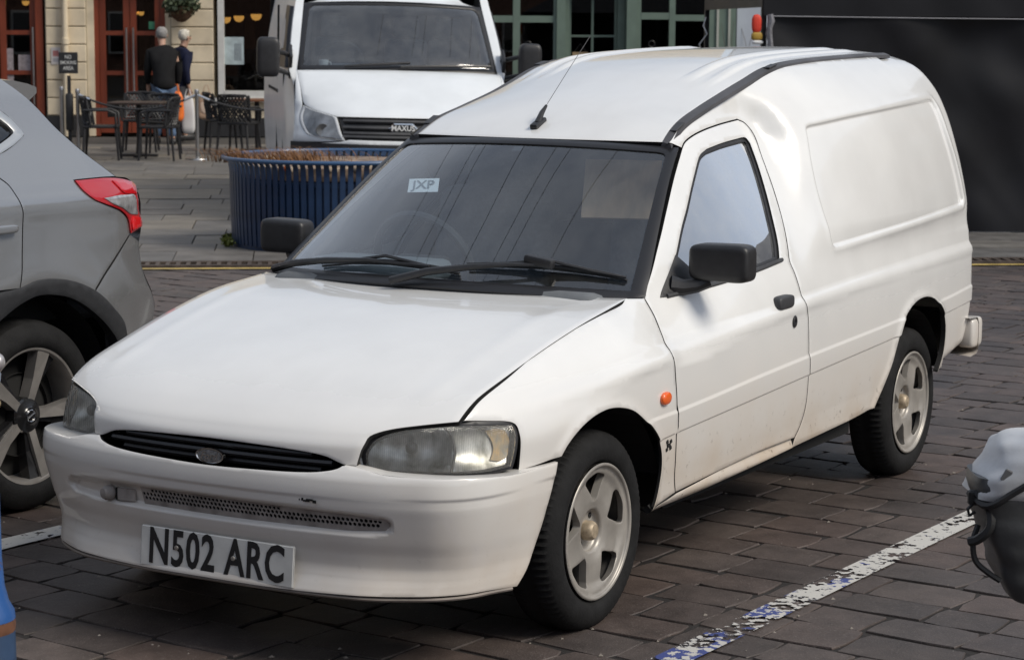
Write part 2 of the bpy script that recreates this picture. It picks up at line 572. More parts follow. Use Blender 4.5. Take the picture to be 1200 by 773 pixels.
# ------------------------------------------------------------------ small van: body surfaces in metres
# x forward from the front axle, y to the van's left, z up
def pch(xs,ys):
    xs=np.asarray(xs,float);ys=np.asarray(ys,float)
    o=np.argsort(xs);xs=xs[o];ys=ys[o]
    h=np.diff(xs);d=np.diff(ys)/h;m=np.zeros_like(ys)
    m[0]=d[0];m[-1]=d[-1]
    for i in range(1,len(xs)-1):
        if d[i-1]*d[i]>0:
            a=2*h[i]+h[i-1];b=h[i]+2*h[i-1]
            m[i]=(a+b)/(a/d[i-1]+b/d[i])
    def f(x):
        x=np.asarray(x,float);i=np.clip(np.searchsorted(xs,x)-1,0,len(xs)-2)
        t=(x-xs[i])/h[i]
        lo=x<xs[0];hi=x>xs[-1]
        tt=np.clip(t,0,1)
        y=ys[i]*(1+2*tt)*(1-tt)**2+m[i]*h[i]*tt*(1-tt)**2+ys[i+1]*tt*tt*(3-2*tt)+m[i+1]*h[i]*tt*tt*(tt-1)
        return np.where(lo,ys[0]+m[0]*(x-xs[0]),np.where(hi,ys[-1]+m[-1]*(x-xs[-1]),y))
    return f
def sm(t):
    t=np.clip(t,0,1);return t*t*(3-2*t)
Ymax=pch([-3.4,-3.2,-2.9,-2.4,-1,-.4,0,.25,.40,.48,.56,.62],[.795,.812,.83,.843,.843,.838,.828,.803,.768,.738,.700,.66])
Ltuck=pch([.12,.18,.22,.27,.31,.36,.42,.5,.62,.8],[.16,.10,.06,.032,.022,.018,.012,.006,0,0])
zt=pch([-3.4,-1.5,-.5,-.45,-.349,-.165,.075,.304,.479,.557,.62],[.92,.92,.92,.918,.904,.884,.836,.778,.726,.685,.63])
yt=pch([-3.4,-1.5,-1.25,-1.0,-.75,-.5,-.45,-.349,-.165,.075,.304,.479,.557,.62],[.80,.80,.793,.7735,.74,.694,.690,.690,.703,.699,.692,.685,.683,.66])
zk=pch([-3.4,-1.5,-1,-.5,-.35,.3,.5,.56],[.78,.78,.75,.71,.73,.60,.58,.56])
pw=pch([-3.4,-1.5,-1,-.5,-.3,.5],[2,2,1.6,1.25,1.7,2])
zg=pch([-3.4,-3.0,-2.4,-2.0,-1.85,-1.699,-1.527,-1.337,-1.162,-1.045,-.9],[1.628,1.629,1.618,1.600,1.577,1.538,1.494,1.45,1.406,1.354,1.26])
yg=pch([-3.4,-2.4,-1.85,-1.527,-1.337,-1.162,-1.045,-.9],[.49,.485,.475,.463,.469,.482,.495,.53])
Gb=pch([0,.2,.46,.66,.79,.88,.947,1.0,1.1],[1,.945,.832,.69,.535,.365,.195,0,-.45])
Gl=pch([0,.1,.5,1.0,1.1],[1,.94,.50,0,-.1])
def S_door(x,z):
    x=np.asarray(x,float);z=np.asarray(z,float)
    Y=Ymax(x);T=zt(x);K=zk(x);y0=yt(x)
    t=np.clip((z-K)/(T-K),0,None)
    p=pw(x);low=Y-Ltuck(z)-(Y-y0)*t**p
    up=y0-.605*(z-T)-.03*(z-T)**2
    # blend slope above belt for cab; wings just extrapolate
    s=sm((-.40-x)/.08)
    return np.where(z>T,low*(1-s)+up*s,low)
def S_box(x,z):
    x=np.asarray(x,float);z=np.asarray(z,float)
    Y=Ymax(x);g=zg(x);Yg=yg(x)
    t=np.clip((z-.85)/np.maximum(g-.85,.25),-1,1.3)
    s=sm((-1.15-x)/1.35)
    G=Gl(t)*(1-s)+Gb(t)*s
    return np.where(z<.85,Y-Ltuck(z)-.004*sm((z-.74)/.11),Yg+(Y-.004-Yg)*G)
# door rear/top edge used to blend the flared box into the door frame plane
DOOR=None
BLEND=np.array([(-.50,.80),(-.50,.92),(-1.05,1.333),(-1.12,1.362),(-1.28,1.392),(-1.43,1.408),(-1.56,1.418),(-1.61,1.412),(-1.645,1.385),(-1.652,1.355),(-1.625,1.28),(-1.51,1.06),(-1.44,.93),(-1.405,.80)])
def S(x,z):
    a=S_door(x,z)
    if DOOR is None: return a
    x=np.asarray(x,float);z=np.asarray(z,float)
    b=S_box(x,z)
    d=polydist(x,z,BLEND)
    q=np.clip((d-.002)/.17,0,1);w=q**3*(q*(6*q-15)+10)*.55+.45*sm(d/.12)
    w=w*sm((z-.82)/.22)*sm((-.90-x)/.14)
    # behind door, below belt both agree closely
    return a+(b-a)*w
# bumper plan (half) as arclength curve, s=0 centre .. 1 end
_bp=np.array([(.790,0),(.789,.1),(.785,.2),(.777,.3),(.764,.4),(.745,.5),(.714,.6),(.680,.675),(.622,.735),(.54,.772),(.42,.791),(.32,.800),(.20,.808),(.05,.815)])
_bs=np.r_[0,np.cumsum(np.hypot(*np.diff(_bp,axis=0).T))]
BLEN=_bs[-1]
_bx=pch(_bs,_bp[:,0]);_by=pch(_bs,_bp[:,1])
Bprof=pch([.12,.16,.175,.19,.21,.235,.26,.29,.32,.36,.40,.43,.46,.49,.525,.545,.56,.58,.62],[.05,.030,.017,.006,.002,.012,.026,.036,.033,.022,.014,.008,.002,0,.004,.013,.024,.042,.09])
def Bump(s,z):
    """s: arclength in m, signed"""
    s=np.asarray(s,float);z=np.asarray(z,float);a=np.abs(s)
    x=_bx(a);y=_by(a);e=1e-3
    tx=_bx(a+e)-_bx(np.maximum(a-e,0));ty=_by(a+e)-_by(np.maximum(a-e,0));n=np.hypot(tx,ty)+1e-12
    nx=ty/n;ny=-tx/n
    k=sm((.90-a)/.40)
    o=Bprof(z)*(.30+.70*k)+.05*np.clip((.46-z)/.27,0,1)**1.2*sm((a-.45)/.32)*(1-.75*sm((a-.86)/.2))
    return np.stack([x-nx*o,(y-ny*o)*np.sign(np.where(s==0,1,s)),z],-1)
_np=np.array([(.715,0),(.712,.25),(.70,.40),(.682,.457),(.645,.55),(.612,.62),(.575,.683),(.52,.727),(.455,.753),(.39,.772),(.28,.795)])
_ns=np.r_[0,np.cumsum(np.hypot(*np.diff(_np,axis=0).T))]
_nx=pch(_ns,_np[:,0]);_ny=pch(_ns,_np[:,1])
def Nose(s,z):
    s=np.asarray(s,float);z=np.asarray(z,float);a=np.abs(s)
    x=_nx(a);y=_ny(a);e=1e-3
    tx=_nx(a+e)-_nx(np.maximum(a-e,0));ty=_ny(a+e)-_ny(np.maximum(a-e,0));n=np.hypot(tx,ty)+1e-12
    o=(z-.6)*.22+(z-.6)**2*1.2
    return np.stack([x-ty/n*o,(y+tx/n*o)*np.sign(np.where(s==0,1,s)),z],-1)
_u=np.arange(9)
_hcx=pch(_u,[-.28,-.05,.20,.42,.58,.68,.735,.758,.762]);_hcz=pch(_u,[.915,.892,.846,.791,.733,.683,.640,.605,.555])
_hex=pch(_u,[-.40,-.165,.075,.304,.479,.557,.60,.63,.645]);_hey=pch(_u,[.693,.703,.699,.692,.685,.683,.668,.650,.640]);_hez=pch(_u,[.912,.884,.836,.778,.726,.683,.648,.605,.555])
def Hood(u,w):
    u=np.asarray(u,float);w=np.asarray(w,float);a=np.abs(w)
    px=2.0+.9*sm((u-3)/3);g=a**px;gz=a**2.2
    return np.stack([_hcx(u)+(_hex(u)-_hcx(u))*g,_hey(u)*w,_hcz(u)+(_hez(u)-_hcz(u))*gz],-1)
# roof u along, w across
_ru=np.array([-.96,-1.1,-1.25,-1.45,-1.65,-1.85,-2.05,-2.4,-3.0,-3.08,-3.14])
_rcx=pch(np.arange(11),_ru)
_rex=pch(np.arange(11),[-1.04,-1.14,-1.28,-1.46,-1.65,-1.85,-2.05,-2.4,-2.97,-3.04,-3.08])
_rcz=pch(np.arange(11),[1.358,1.42,1.475,1.528,1.577,1.612,1.632,1.648,1.658,1.650,1.62])
def Roof(u,w):
    u=np.asarray(u,float);w=np.asarray(w,float);a=np.abs(w)
    ex=_rex(u);ez=zg(ex)+.004;ey=yg(ex)-.012
    g=a**2.3
    z=_rcz(u)+(ez-_rcz(u))*g
    return np.stack([_rcx(u)+(ex-_rcx(u))*a**2,ey*w,z],-1)
# windscreen: v 0 bottom..1 top, w across
_wl=np.array([(-.502,.694,.918),(-.564,.676,.972),(-.658,.646,1.047),(-.78,.608,1.144),(-.912,.568,1.244),(-1.006,.542,1.308),(-1.053,.530,1.338)])
_wv=(_wl[:,2]-.918)/(1.338-.918)
_wx=pch(_wv,_wl[:,0]);_wy=pch(_wv,_wl[:,1])
def Wind(v,w):
    v=np.asarray(v,float);w=np.asarray(w,float);a=np.abs(w)
    b=.215*(1-v)+.105*v
    return np.stack([_wx(v)+b*(1-a**2.2),_wy(v)*w,.918+.42*v+(.028*(1-v)+.020*v)*(1-a**2)],-1)
def st(F):  # scalar surface y=S(x,z) -> points
    return lambda a, b: np.stack([a, F(a, b), b], -1)

door_front = [(-.4913, .9089), (-.5865, .9797), (-.6674, 1.0462), (-.8232, 1.1625), (-.9493, 1.2508), (-1.0863, 1.3353)]
door_top = [(-1.0863, 1.3353), (-1.1206, 1.352), (-1.1848, 1.3692), (-1.2821, 1.3855), (-1.433, 1.402), (-1.5911, 1.413)]
door_rear = [(-1.5911, 1.413), (-1.6387, 1.397), (-1.6582, 1.3607), (-1.6251, 1.2828), (-1.5813, 1.183), (-1.5245, 1.0856), (-1.4511, .9883), (-1.4171, .9438), (-1.4149, .9126), (-1.4107, .8617), (-1.4134, .8024), (-1.4339, .7639), (-1.4463, .6833), (-1.4508, .6121), (-1.4591, .5275), (-1.4549, .4432), (-1.421, .3782), (-1.3852, .3449)]
door_low = [(-1.3852, .3449), (-1.0782, .3448), (-.7892, .3339), (-.478, .3184)]
wing_gap = [(-.4891, .9092), (-.4788, .8579), (-.4477, .806), (-.4137, .7576), (-.4188, .7027), (-.4305, .6357), (-.4424, .5288), (-.4531, .4209), (-.4592, .3666), (-.474, .3184)]
wing_arch = [(-.3119, .2917), (-.3357, .3509), (-.3425, .4209), (-.3329, .4679), (-.3109, .5059), (-.268, .5461), (-.2077, .5851), (-.1425, .6200), (-.0685, .6401), (.0124, .6472), (.0895, .6355), (.1568, .609), (.2071, .5751), (.2355, .5454)]
wing_low = [(.2355, .5454), (.3247, .5345), (.3975, .5281)]
wing_light = [(.3975, .5281), (.3956, .5849), (.394, .6314), (.3977, .6547), (.4143, .6634), (.4836, .6732), (.559, .6816)]
hood_edge = [(.559, .6816), (.4787, .7257), (.3065, .778), (.0922, .8365), (-.165, .884), (-.3564, .9041), (-.3956, .9174)]
gutter = [(-1.0288, 1.3553), (-1.162, 1.408), (-1.337, 1.452), (-1.527, 1.496), (-1.699, 1.540), (-1.8451, 1.576), (-1.9868, 1.5968), (-2.3419, 1.6146), (-2.6906, 1.6231), (-3.0709, 1.6291)]
rear_edge = [(-3.0709, 1.6291), (-3.1734, 1.6224), (-3.2296, 1.6029), (-3.2516, 1.5732), (-3.2588, 1.5283), (-3.2562, 1.4663), (-3.2481, 1.3907), (-3.2516, 1.2764), (-3.2707, 1.1573), (-3.2867, 1.0339), (-3.2941, .8935), (-3.3003, .7692), (-3.3031, .6652), (-3.2778, .5634), (-3.2141, .4384)]
rear_low = [(-3.2141, .4384), (-3.0392, .4148), (-2.8182, .3834)]
rear_arch = [(-2.8182, .3834), (-2.8669, .4639), (-2.8668, .554), (-2.8214, .6266), (-2.7272, .6807), (-2.6176, .7064), (-2.5063, .705), (-2.413, .6788), (-2.352, .6399), (-2.3058, .5771), (-2.2558, .4888), (-2.1882, .4141), (-2.1152, .342)]
sill_low = [(-.3145, .2776), (-.4376, .2839), (-.6444, .287), (-.8889, .2967), (-1.1016, .3042), (-1.3672, .313), (-1.6851, .322), (-1.9314, .3299), (-2.1152, .342)]
DOOR = loop_of([door_front, door_top, door_rear, door_low, wing_gap[::-1]])
DOOR_C = np.array(door_front + door_top[1:] + door_rear[1:] + door_low[1:])
DOOR = DOOR_C
panel_poly = loop_of([[(-1.895, 1.3862), (-2.2417, 1.4132), (-3.0459, 1.4502)], [(-3.0459, 1.4502), (-3.0900, 1.446), (-3.105, 1.420)], [(-3.105, 1.420), (-3.1134, 1.3158), (-3.152, 1.1774), (-3.1833, 1.0492)], [(-3.1833, 1.0492), (-3.172, 1.030), (-3.1248, 1.0241)], [(-3.1248, 1.0241), (-2.4211, .9948), (-1.815, .9675)], [(-1.815, .9675), (-1.770, .972), (-1.757, 1.000)], [(-1.757, 1.000), (-1.7663, 1.0956), (-1.8076, 1.254), (-1.850, 1.355)], [(-1.850, 1.355), (-1.862, 1.378), (-1.895, 1.3862)]])
ledge_z = pch([.5, .4042, .064, -.4087, -.877, -1.1855, -1.4511, -2.067, -2.8396, -3.2789], [.681, .6913, .7259, .7597, .7837, .7963, .8103, .8299, .845, .849])
line1_z = pch([0, -.2631, -.441, -1.0565, -1.4579, -2.3519, -2.7944, -3.2969], [.562, .5691, .5739, .6023, .6171, .6459, .6652, .6848])
line2_z = pch([0, -.3392, -.4515, -1.0474, -1.4445, -2.2507, -2.8563, -3.3061], [.495, .5028, .5089, .5357, .5526, .5843, .611, .6247])
ARCH_F = loop_of([wing_arch, [(.2355, .5454), (.2, .2), (-.3119, .2917)]])
ARCH_R = loop_of([rear_arch, [(-2.1152, .342), (-2.4, .1), (-2.8182, .3834)]])
REAR_POLY = loop_of([gutter, rear_edge, rear_low, [(-2.8182, .3834), (-1.0, .2), (-1.0288, 1.3553)]])

def side_y(x, z):
    x = np.asarray(x, float); z = np.asarray(z, float)
    y = S(x, z)
    L = ledge_z(x)
    fade = sm((.44 - x) / .3)
    y = y - .010 * sm((z - L) / .028) * fade * sm((1.05 - z) / .2)
    y = y + .004 * np.exp(-((z - L + .012) / .016) ** 2) * fade
    f1 = sm((.05 - x) / .1)
    y = y + .0055 * (sm((z - line2_z(x)) / .005) - sm((z - line1_z(x)) / .011)) * f1
    near = x < -1.5
    d = np.full(np.shape(x), 1.0)
    if near.any():
        d = np.where(near, polydist(x, z, panel_poly), 1.0)
    y = y - .011 * sm((.006 - d) / .016) + .003 * np.exp(-((d - .014) / .012) ** 2)
    df = np.where(x > -.6, polydist(x, z, ARCH_F), 1.0)
    dr = np.where((x < -1.9) & (z < .9), polydist(x, z, ARCH_R), 1.0)
    y = y + .009 * np.exp(-(np.maximum(np.minimum(df, dr), 0) / .022) ** 2)
    # rounded rear corner
    if (x < -2.9).any():
        q = np.where(x < -2.9, np.maximum(-polydist(x, z, REAR_POLY), 0), 1.0)
        R = .055
        t = np.clip(1 - q / R, 0, 1)
        y = y - .05 * (1 - np.sqrt(np.maximum(1 - t * t, 0)))
    return y
def sidep(a, b):
    a = np.asarray(a, float); b = np.asarray(b, float)
    return np.stack([a, side_y(a, b), b], -1)

def dooronly(a, b):
    global DOOR
    k = DOOR; DOOR = None
    p = sidep(a, b)
    DOOR = k
    return p

VAN = empty('small_van', (0, 0, 0), 0, "dirty white small car-based van with black trim, parked across the setts in the foreground", "van")
wing_out = loop_of([hood_edge, [hood_edge[-1], wing_gap[0]], wing_gap, [wing_gap[-1], wing_arch[0]], wing_arch, wing_low, wing_light])
door_out = loop_of([door_front, door_top, door_rear, door_low, wing_gap[::-1]])
window = loop_of([[(-1.2425, 1.3264), (-1.3848, 1.342), (-1.5451, 1.3529)], [(-1.5451, 1.3529), (-1.5800, 1.350), (-1.5902, 1.332)], [(-1.5902, 1.332), (-1.5600, 1.262), (-1.5092, 1.1741), (-1.4454, 1.0802), (-1.3851, .9962), (-1.3492, .957)], [(-1.3492, .957), (-1.1325, .9395), (-.9219, .9243), (-.7463, .913), (-.5964, .9058)], [(-.5964, .9058), (-.7697, 1.0417), (-.8492, 1.1011), (-.9175, 1.1463), (-1.0172, 1.2137), (-1.1265, 1.2826)], [(-1.1265, 1.2826), (-1.1741, 1.3082), (-1.2425, 1.3264)]])
quarter_out = loop_of([gutter, rear_edge, rear_low, rear_arch, sill_low[5:][::-1], [sill_low[5], door_rear[-1]], door_rear[::-1], door_top[::-1], [door_top[0], gutter[0]]])
sill_out = loop_of([sill_low[:6], [sill_low[5], (-1.3852, .3449)], door_low, [(-.478, .3184), (-.3119, .2937)], [(-.3119, .2937), (-.3145, .2776)]])
SIDE_H = (.016, .014)
_lx = np.arange(.44, -3.30, -.012)
def _ln(f, offs, lo, hi):
    x = _lx[(_lx < hi) & (_lx > lo)]
    return [np.stack([x, f(x) + o], 1) for o in offs]
CREASES = _ln(ledge_z, (-.014, -.002, .006, .014, .022, .031), -3.3, .44) + _ln(line1_z, (-.0015, .003, .008, .0125), -3.3, -.05) + _ln(line2_z, (-.002, .0025, .007), -3.3, -.05)
def _ring(P, offs, n=260):
    out = []
    for o in offs:
        q = inset(P, o)
        q = np.vstack([q, q[:1]])
        d = np.r_[0, np.cumsum(np.hypot(*np.diff(q, axis=0).T))]
        t = np.linspace(0, d[-1], n)
        out.append(np.stack([np.interp(t, d, q[:, 0]), np.interp(t, d, q[:, 1])], 1))
    return out
PRINGS = _ring(panel_poly, (-.020, -.012, -.005, .001, .006, .012))
for mir in (False, True):
    sheet('wing', sidep, inset(wing_out, .003), SIDE_H, M_white, VAN, mirror=mir, lines=CREASES, rim=.009)
    dr = sheet('door', dooronly, inset(door_out, .003), SIDE_H, M_white, VAN, holes=[window], mirror=mir, lines=CREASES)
    sheet('side_panel', sidep, inset(quarter_out, .002), (.018, .016), M_white, VAN, mirror=mir, lines=CREASES + PRINGS)
    sheet('sill', lambda a, b: sidep(a, b) + np.stack([0 * a, -.012 + .016 * np.sin(np.clip((b - .28) / .06, 0, 1) * 3.14), 0 * a], -1), inset(sill_out, .002), (.02, .008), M_white, VAN, mirror=mir)
    # window: black rubber, glass, chrome-ish waist strip
    wb = inset(window, -.004)
    sheet('window_rubber', lambda a, b: dooronly(a, b) - np.array([0, .006, .003]), wb, (.02, .02), M_black, dr, holes=[inset(window, .013)], mirror=mir, rim=.012)
    sheet('window_glass', lambda a, b: dooronly(a, b) - np.array([0, .012, .006]), window, (.05, .05), M_side, dr, mirror=mir, rim=0, soft=0)
    sg = -1 if mir else 1
    bm = bmesh.new()
    wl_ = cr([(-.60, .9045), (-.7463, .912), (-.9219, .9222), (-1.1325, .9372), (-1.36, .9555)], False, 8)
    wp = dooronly(wl_[:, 0], wl_[:, 1])
    tube(bm, [(p[0], sg * (p[1] + .003), p[2]) for p in wp], .0075, 6)
    bm_obj('waist_strip', bm, M_trim, dr, True)
    # door handle: recessed flap with finger scoop under it
    hp = dooronly(np.array([-1.252]), np.array([.826]))[0]
    sblob('door_handle', (hp[0], sg * (hp[1] + .004), hp[2]), (.125, .038, .046), M_trim, dr, .5, .35, 14)
    kp = dooronly(np.array([-1.315]), np.array([.755]))[0]
    bm = bmesh.new()
    rings = lathe(bm, [(.0165, -.006), (.0165, .004), (.014, .006), (.006, .006), (.005, .002), (.0005, .002)], 18, 'Y')
    bmesh.ops.scale(bm, vec=(1, 1, 1.25), verts=bm.verts)
    bmesh.ops.translate(bm, vec=(kp[0], kp[1], kp[2]), verts=bm.verts)
    if mir: bmesh.ops.scale(bm, vec=(1, -1, 1), verts=bm.verts)
    bm_obj('door_lock', bm, M_black, dr, True)

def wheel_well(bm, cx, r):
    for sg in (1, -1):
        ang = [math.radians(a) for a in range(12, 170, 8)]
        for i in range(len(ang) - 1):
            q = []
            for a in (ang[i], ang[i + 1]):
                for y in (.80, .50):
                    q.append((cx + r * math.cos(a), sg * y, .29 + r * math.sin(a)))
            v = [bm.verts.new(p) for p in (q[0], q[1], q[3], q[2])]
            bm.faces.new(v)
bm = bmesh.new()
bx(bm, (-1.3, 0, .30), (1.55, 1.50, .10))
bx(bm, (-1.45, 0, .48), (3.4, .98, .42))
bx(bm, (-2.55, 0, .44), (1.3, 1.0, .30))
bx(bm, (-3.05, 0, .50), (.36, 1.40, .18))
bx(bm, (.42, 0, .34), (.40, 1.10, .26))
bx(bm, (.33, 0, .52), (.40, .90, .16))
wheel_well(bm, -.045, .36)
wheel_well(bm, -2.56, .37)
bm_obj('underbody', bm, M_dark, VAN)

# bonnet
grille_top = [(7.78, .6509), (7.65, .62), (7.38, .55), (7.22, .43), (7.10, .23), (7.045, 0), (7.10, -.23), (7.22, -.43), (7.38, -.55), (7.65, -.62), (7.78, -.6509)]
frontL = [(5.03, .989), (5.27, .875), (5.535, .78), (5.95, .715), (6.65, .712), (7.32, .709), (7.79, .705)]
frontR = [(a, -b) for a, b in frontL][::-1]
hood_out = loop_of([[(-.07, .978), (1, .989), (2, .989), (3, .989), (4, .989), (5.03, .989)], frontL, [(7.79, .705), (7.78, .6509)], grille_top, [(7.78, -.6509), (7.79, -.705)], frontR, [(5.03, -.989), (4, -.989), (3, -.989), (2, -.989), (1, -.989), (-.07, -.978)], [(-.07, -.978), (-.02, -.7), (0, 0), (-.02, .7), (-.07, .978)]])
def hoodp(u, w):
    p = Hood(u, w)
    # pressed crease near the edges and faint panel unevenness
    d = .0022 * np.exp(-((np.abs(w) - .80) / .05) ** 2) * sm(u / 1.2) * sm((5 - u) / 1.5)
    p[..., 2] += d + .0006 * np.sin(u * 2.3 + 1) * np.cos(w * 4.1)
    return p
sheet('bonnet', hoodp, hood_out, (.11, .028), M_white, VAN, ds=.014)

# front bumper with moulded slot
slot = loop_of([[(-.545, .4242), (-.4348, .4335), (-.2892, .4385), (.0, .442), (.30, .4385), (.45, .4335), (.5483, .4282)], [(.5483, .4282), (.5636, .418), (.5618, .403), (.5484, .393)], [(.5484, .393), (.45, .3876), (.2977, .3883), (.0, .3872), (-.1975, .3882), (-.4045, .3881), (-.5498, .3968)], [(-.5498, .3968), (-.563, .409), (-.545, .4242)]])
def bumpp(s, z):
    p = Bump(s, z)
    d = polydist(s, z, slot)
    dep = .023 * sm((.012 - d) / .020)
    a = np.abs(s); e = 2e-3
    t = Bump(s + e, z) - Bump(s - e, z)
    n = np.stack([t[..., 1], -t[..., 0], 0 * a], -1)
    n /= np.linalg.norm(n, axis=-1)[..., None] + 1e-12
    step = .0025 * sm((z - (.476 + .010 * a * a)) / .006)   # moulding line above the slot
    return p - n * (dep - step)[..., None]
bgr = [(.4277, .5652), (.4116, .556), (.3615, .5455), (.295, .540), (.155, .5352), (0, .532), (-.155, .5352), (-.295, .540), (-.3615, .5455), (-.4116, .556), (-.4277, .5652)]
bhl = [(1.1573, .5334), (1.0534, .5319), (.9566, .5313), (.8453, .5385), (.74, .5432), (.6209, .546), (.5474, .5493), (.4811, .5610), (.4277, .5652)]
barch = [(1.1573, .5334), (1.1261, .4496), (1.094, .3629), (1.0502, .2738), (.992, .2117)]
blow = [(.992, .2117), (.8492, .2165), (.6675, .219), (.5005, .219), (.2851, .2157), (.0, .216)]
half = lambda L: [(-a, b) for a, b in L][::-1]
bump_out = loop_of([barch, blow, half(blow), half(barch), half(bhl), bgr[::-1], bhl[::-1]])
BUMP = sheet('front_bumper', bumpp, bump_out, (.016, .0075), M_white, VAN, ds=.012)
# top ledge of the bumper running in under the lamps
for mir in (False, True):
    def ledge_p(s, t):
        zt_ = np.interp(s, [.4277, .4811, .5474, .6209, .74, .8453, .9566, 1.0534, 1.1573], [.5652, .5610, .5493, .546, .5432, .5385, .5313, .5319, .5334])
        p = bumpp(s, zt_); e_ = 2e-3
        q = Bump(s + e_, zt_) - Bump(s - e_, zt_); nn_ = np.stack([q[..., 1], -q[..., 0], 0 * s], -1); nn_ /= np.linalg.norm(nn_, axis=-1)[..., None]
        return p - nn_ * (t * .085 * (1 - .75 * sm((s - .95) / .2)))[..., None] + np.stack([0 * s, 0 * s, .003 * np.sin(t * 3.1) - .004 * t], -1)
    grid('bumper_ledge', ledge_p, np.linspace(.43, 1.155, 40), np.linspace(0, 1, 6), M_white, BUMP, mirror=mir)
# lower valance lip
bm = bmesh.new()
sv = np.linspace(-.97, .97, 70)
tube(bm, [tuple(Bump(np.array([s]), np.array([.211 - .004 * abs(s)]))[0] - np.array([.008, 0, 0])) for s in sv], .0055, 6)
bm_obj('bumper_lip', bm, mat("scuffed_lip", (.22, .19, .165), .6, nscale=8, namt=.4), BUMP, True)
# honeycomb mesh in the slot
def meshp(s, z):
    p = Bump(s, z); a = np.abs(s)
    t = Bump(s + 2e-3, z) - Bump(s - 2e-3, z)
    n = np.stack([t[..., 1], -t[..., 0], 0 * a], -1); n /= np.linalg.norm(n, axis=-1)[..., None]
    return p - n * .0155
mesh_out = inset(slot, .001)
mesh_out = mesh_out[mesh_out[:, 0] > -.275]
holes = []
hx = .0137
for j in range(4):
    z0 = .3956 + j * .0119
    for i in range(-22, 44):
        s0 = i * hx + (hx / 2 if j % 2 else 0)
        if s0 < -.266 or s0 > .535: continue
        q = np.array([(s0 + .0061 * math.sin(k * math.pi / 3), z0 + .0061 * math.cos(k * math.pi / 3)) for k in range(6)])
        if polydist(q[:, 0], q[:, 1], mesh_out).max() < -.0015: holes.append(q)
M_meshp = mat("grimy_mesh", (.34, .31, .29), .6, nscale=20, namt=.4)
sheet('mesh_grille', meshp, mesh_out, (.02, .02), M_meshp, BUMP, holes=holes, rim=.004, ds=.02, keep_holes=True, soft=0)
sheet('mesh_backing', lambda a, b: meshp(a, b) - np.array([.007, 0, 0]), mesh_out, (.05, .02), M_dark, BUMP, rim=0, soft=0)
# towing-eye cover and its pocket at the right end of the slot
fp = meshp(np.array([-.385]), np.array([.405]))[0]
bm = bmesh.new()
lathe(bm, [(.0005, .030), (.015, .028), (.021, .018), (.022, .0)], 20, 'X')
bmesh.ops.rotate(bm, verts=bm.verts, cent=(0, 0, 0), matrix=Matrix.Rotation(-.3, 3, 'Z'))
bmesh.ops.translate(bm, vec=fp, verts=bm.verts)
bm_obj('towing_eye_plug', bm, M_meshp, BUMP, True)
bp2 = meshp(np.array([-.355]), np.array([.405]))[0]
box('plug_pocket', bp2 + np.array([.001, 0, 0]), (.006, .012, .036), M_dark, BUMP)
bp3 = meshp(np.array([-.315]), np.array([.408]))[0]
box('blank_plate', bp3 + np.array([.003, 0, 0]), (.006, .060, .034), M_meshp, BUMP, rot=Matrix.Rotation(.08, 3, 'Z'))
sp = Bump(np.array([.330]), np.array([.468]))[0]
bm = bmesh.new()
for k in range(6):
    bx(bm, (sp[0] + .0012, sp[1] - .028 + .0105 * k, sp[2] + .002 * math.sin(k * 2.1)), (.002, .013, .005 + .003 * (k % 2)), Matrix.Rotation(-.2, 3, 'Z'))
bm_obj('scratch', bm, M_dark, BUMP)

# grille: dark aperture with three slats and an oval badge
M_slat = mat("grille_slat", (.018, .018, .021), .4)
bm = bmesh.new()
n = 40
rows = [(.60, -.035), (.60, -.085), (.525, -.085), (.525, -.045)]
for w0, w1 in zip(np.linspace(-.41, .41, n)[:-1], np.linspace(-.41, .41, n)[1:]):
    xs = lambda y: .765 - .30 * abs(y) ** 2.6
    for (za, oa), (zb, ob) in zip(rows, rows[1:]):
        bm.faces.new([bm.verts.new((xs(w0) + oa, w0, za)), bm.verts.new((xs(w1) + oa, w1, za)), bm.verts.new((xs(w1) + ob, w1, zb)), bm.verts.new((xs(w0) + ob, w0, zb))])
GR = bm_obj('grille', bm, M_dark, VAN)
for zc, wid, hh in ((.586, .32, .012), (.565, .38, .013), (.543, .34, .014)):
    bm = bmesh.new()
    ys = np.linspace(-wid, wid, 33)
    tube(bm, [(.748 - .30 * abs(y) ** 2.6 - (.012 if zc < .55 else 0), y, zc) for y in ys], hh * .62, 6)
    bm_obj('slat', bm, M_slat, GR, True)
bm = bmesh.new()
lathe(bm, [(.0005, .007), (.9, .007), (.95, .010), (1.0, .010), (1.02, 0)], 40, 'X')
for v in bm.verts: v.co = Vector((v.co.x, v.co.y * .048, v.co.z * .0215))
bmesh.ops.translate(bm, vec=(.761, 0, .5545), verts=bm.verts)
BADGE = bm_obj('badge', bm, M_chrome, GR, True)
bm = bmesh.new()
lathe(bm, [(.0005, .0), (1.0, .0)], 40, 'X')
for v in bm.verts: v.co = Vector((v.co.x + .7693, v.co.y * .041, v.co.z * .0165 + .5545))
bm_obj('badge_field', bm, mat("worn_badge", (.40, .41, .42), .4, metal=.6, nscale=90, namt=.6, col2=(.16, .17, .18)), BADGE)

BT = Matrix.Translation((.7705, 0, .5535)) @ Matrix(((0, 0, 1, 0), (1, 0, 0, 0), (0, 1, 0, 0), (0, 0, 0, 1))) @ Matrix(((1, .3, 0, 0), (0, 1, 0, 0), (0, 0, 1, 0), (0, 0, 0, 1)))
text_mesh('badge_script', "Ford", .030, BT, M_chrome, BADGE, ext=.0004, off=.0003, sx=1.0)

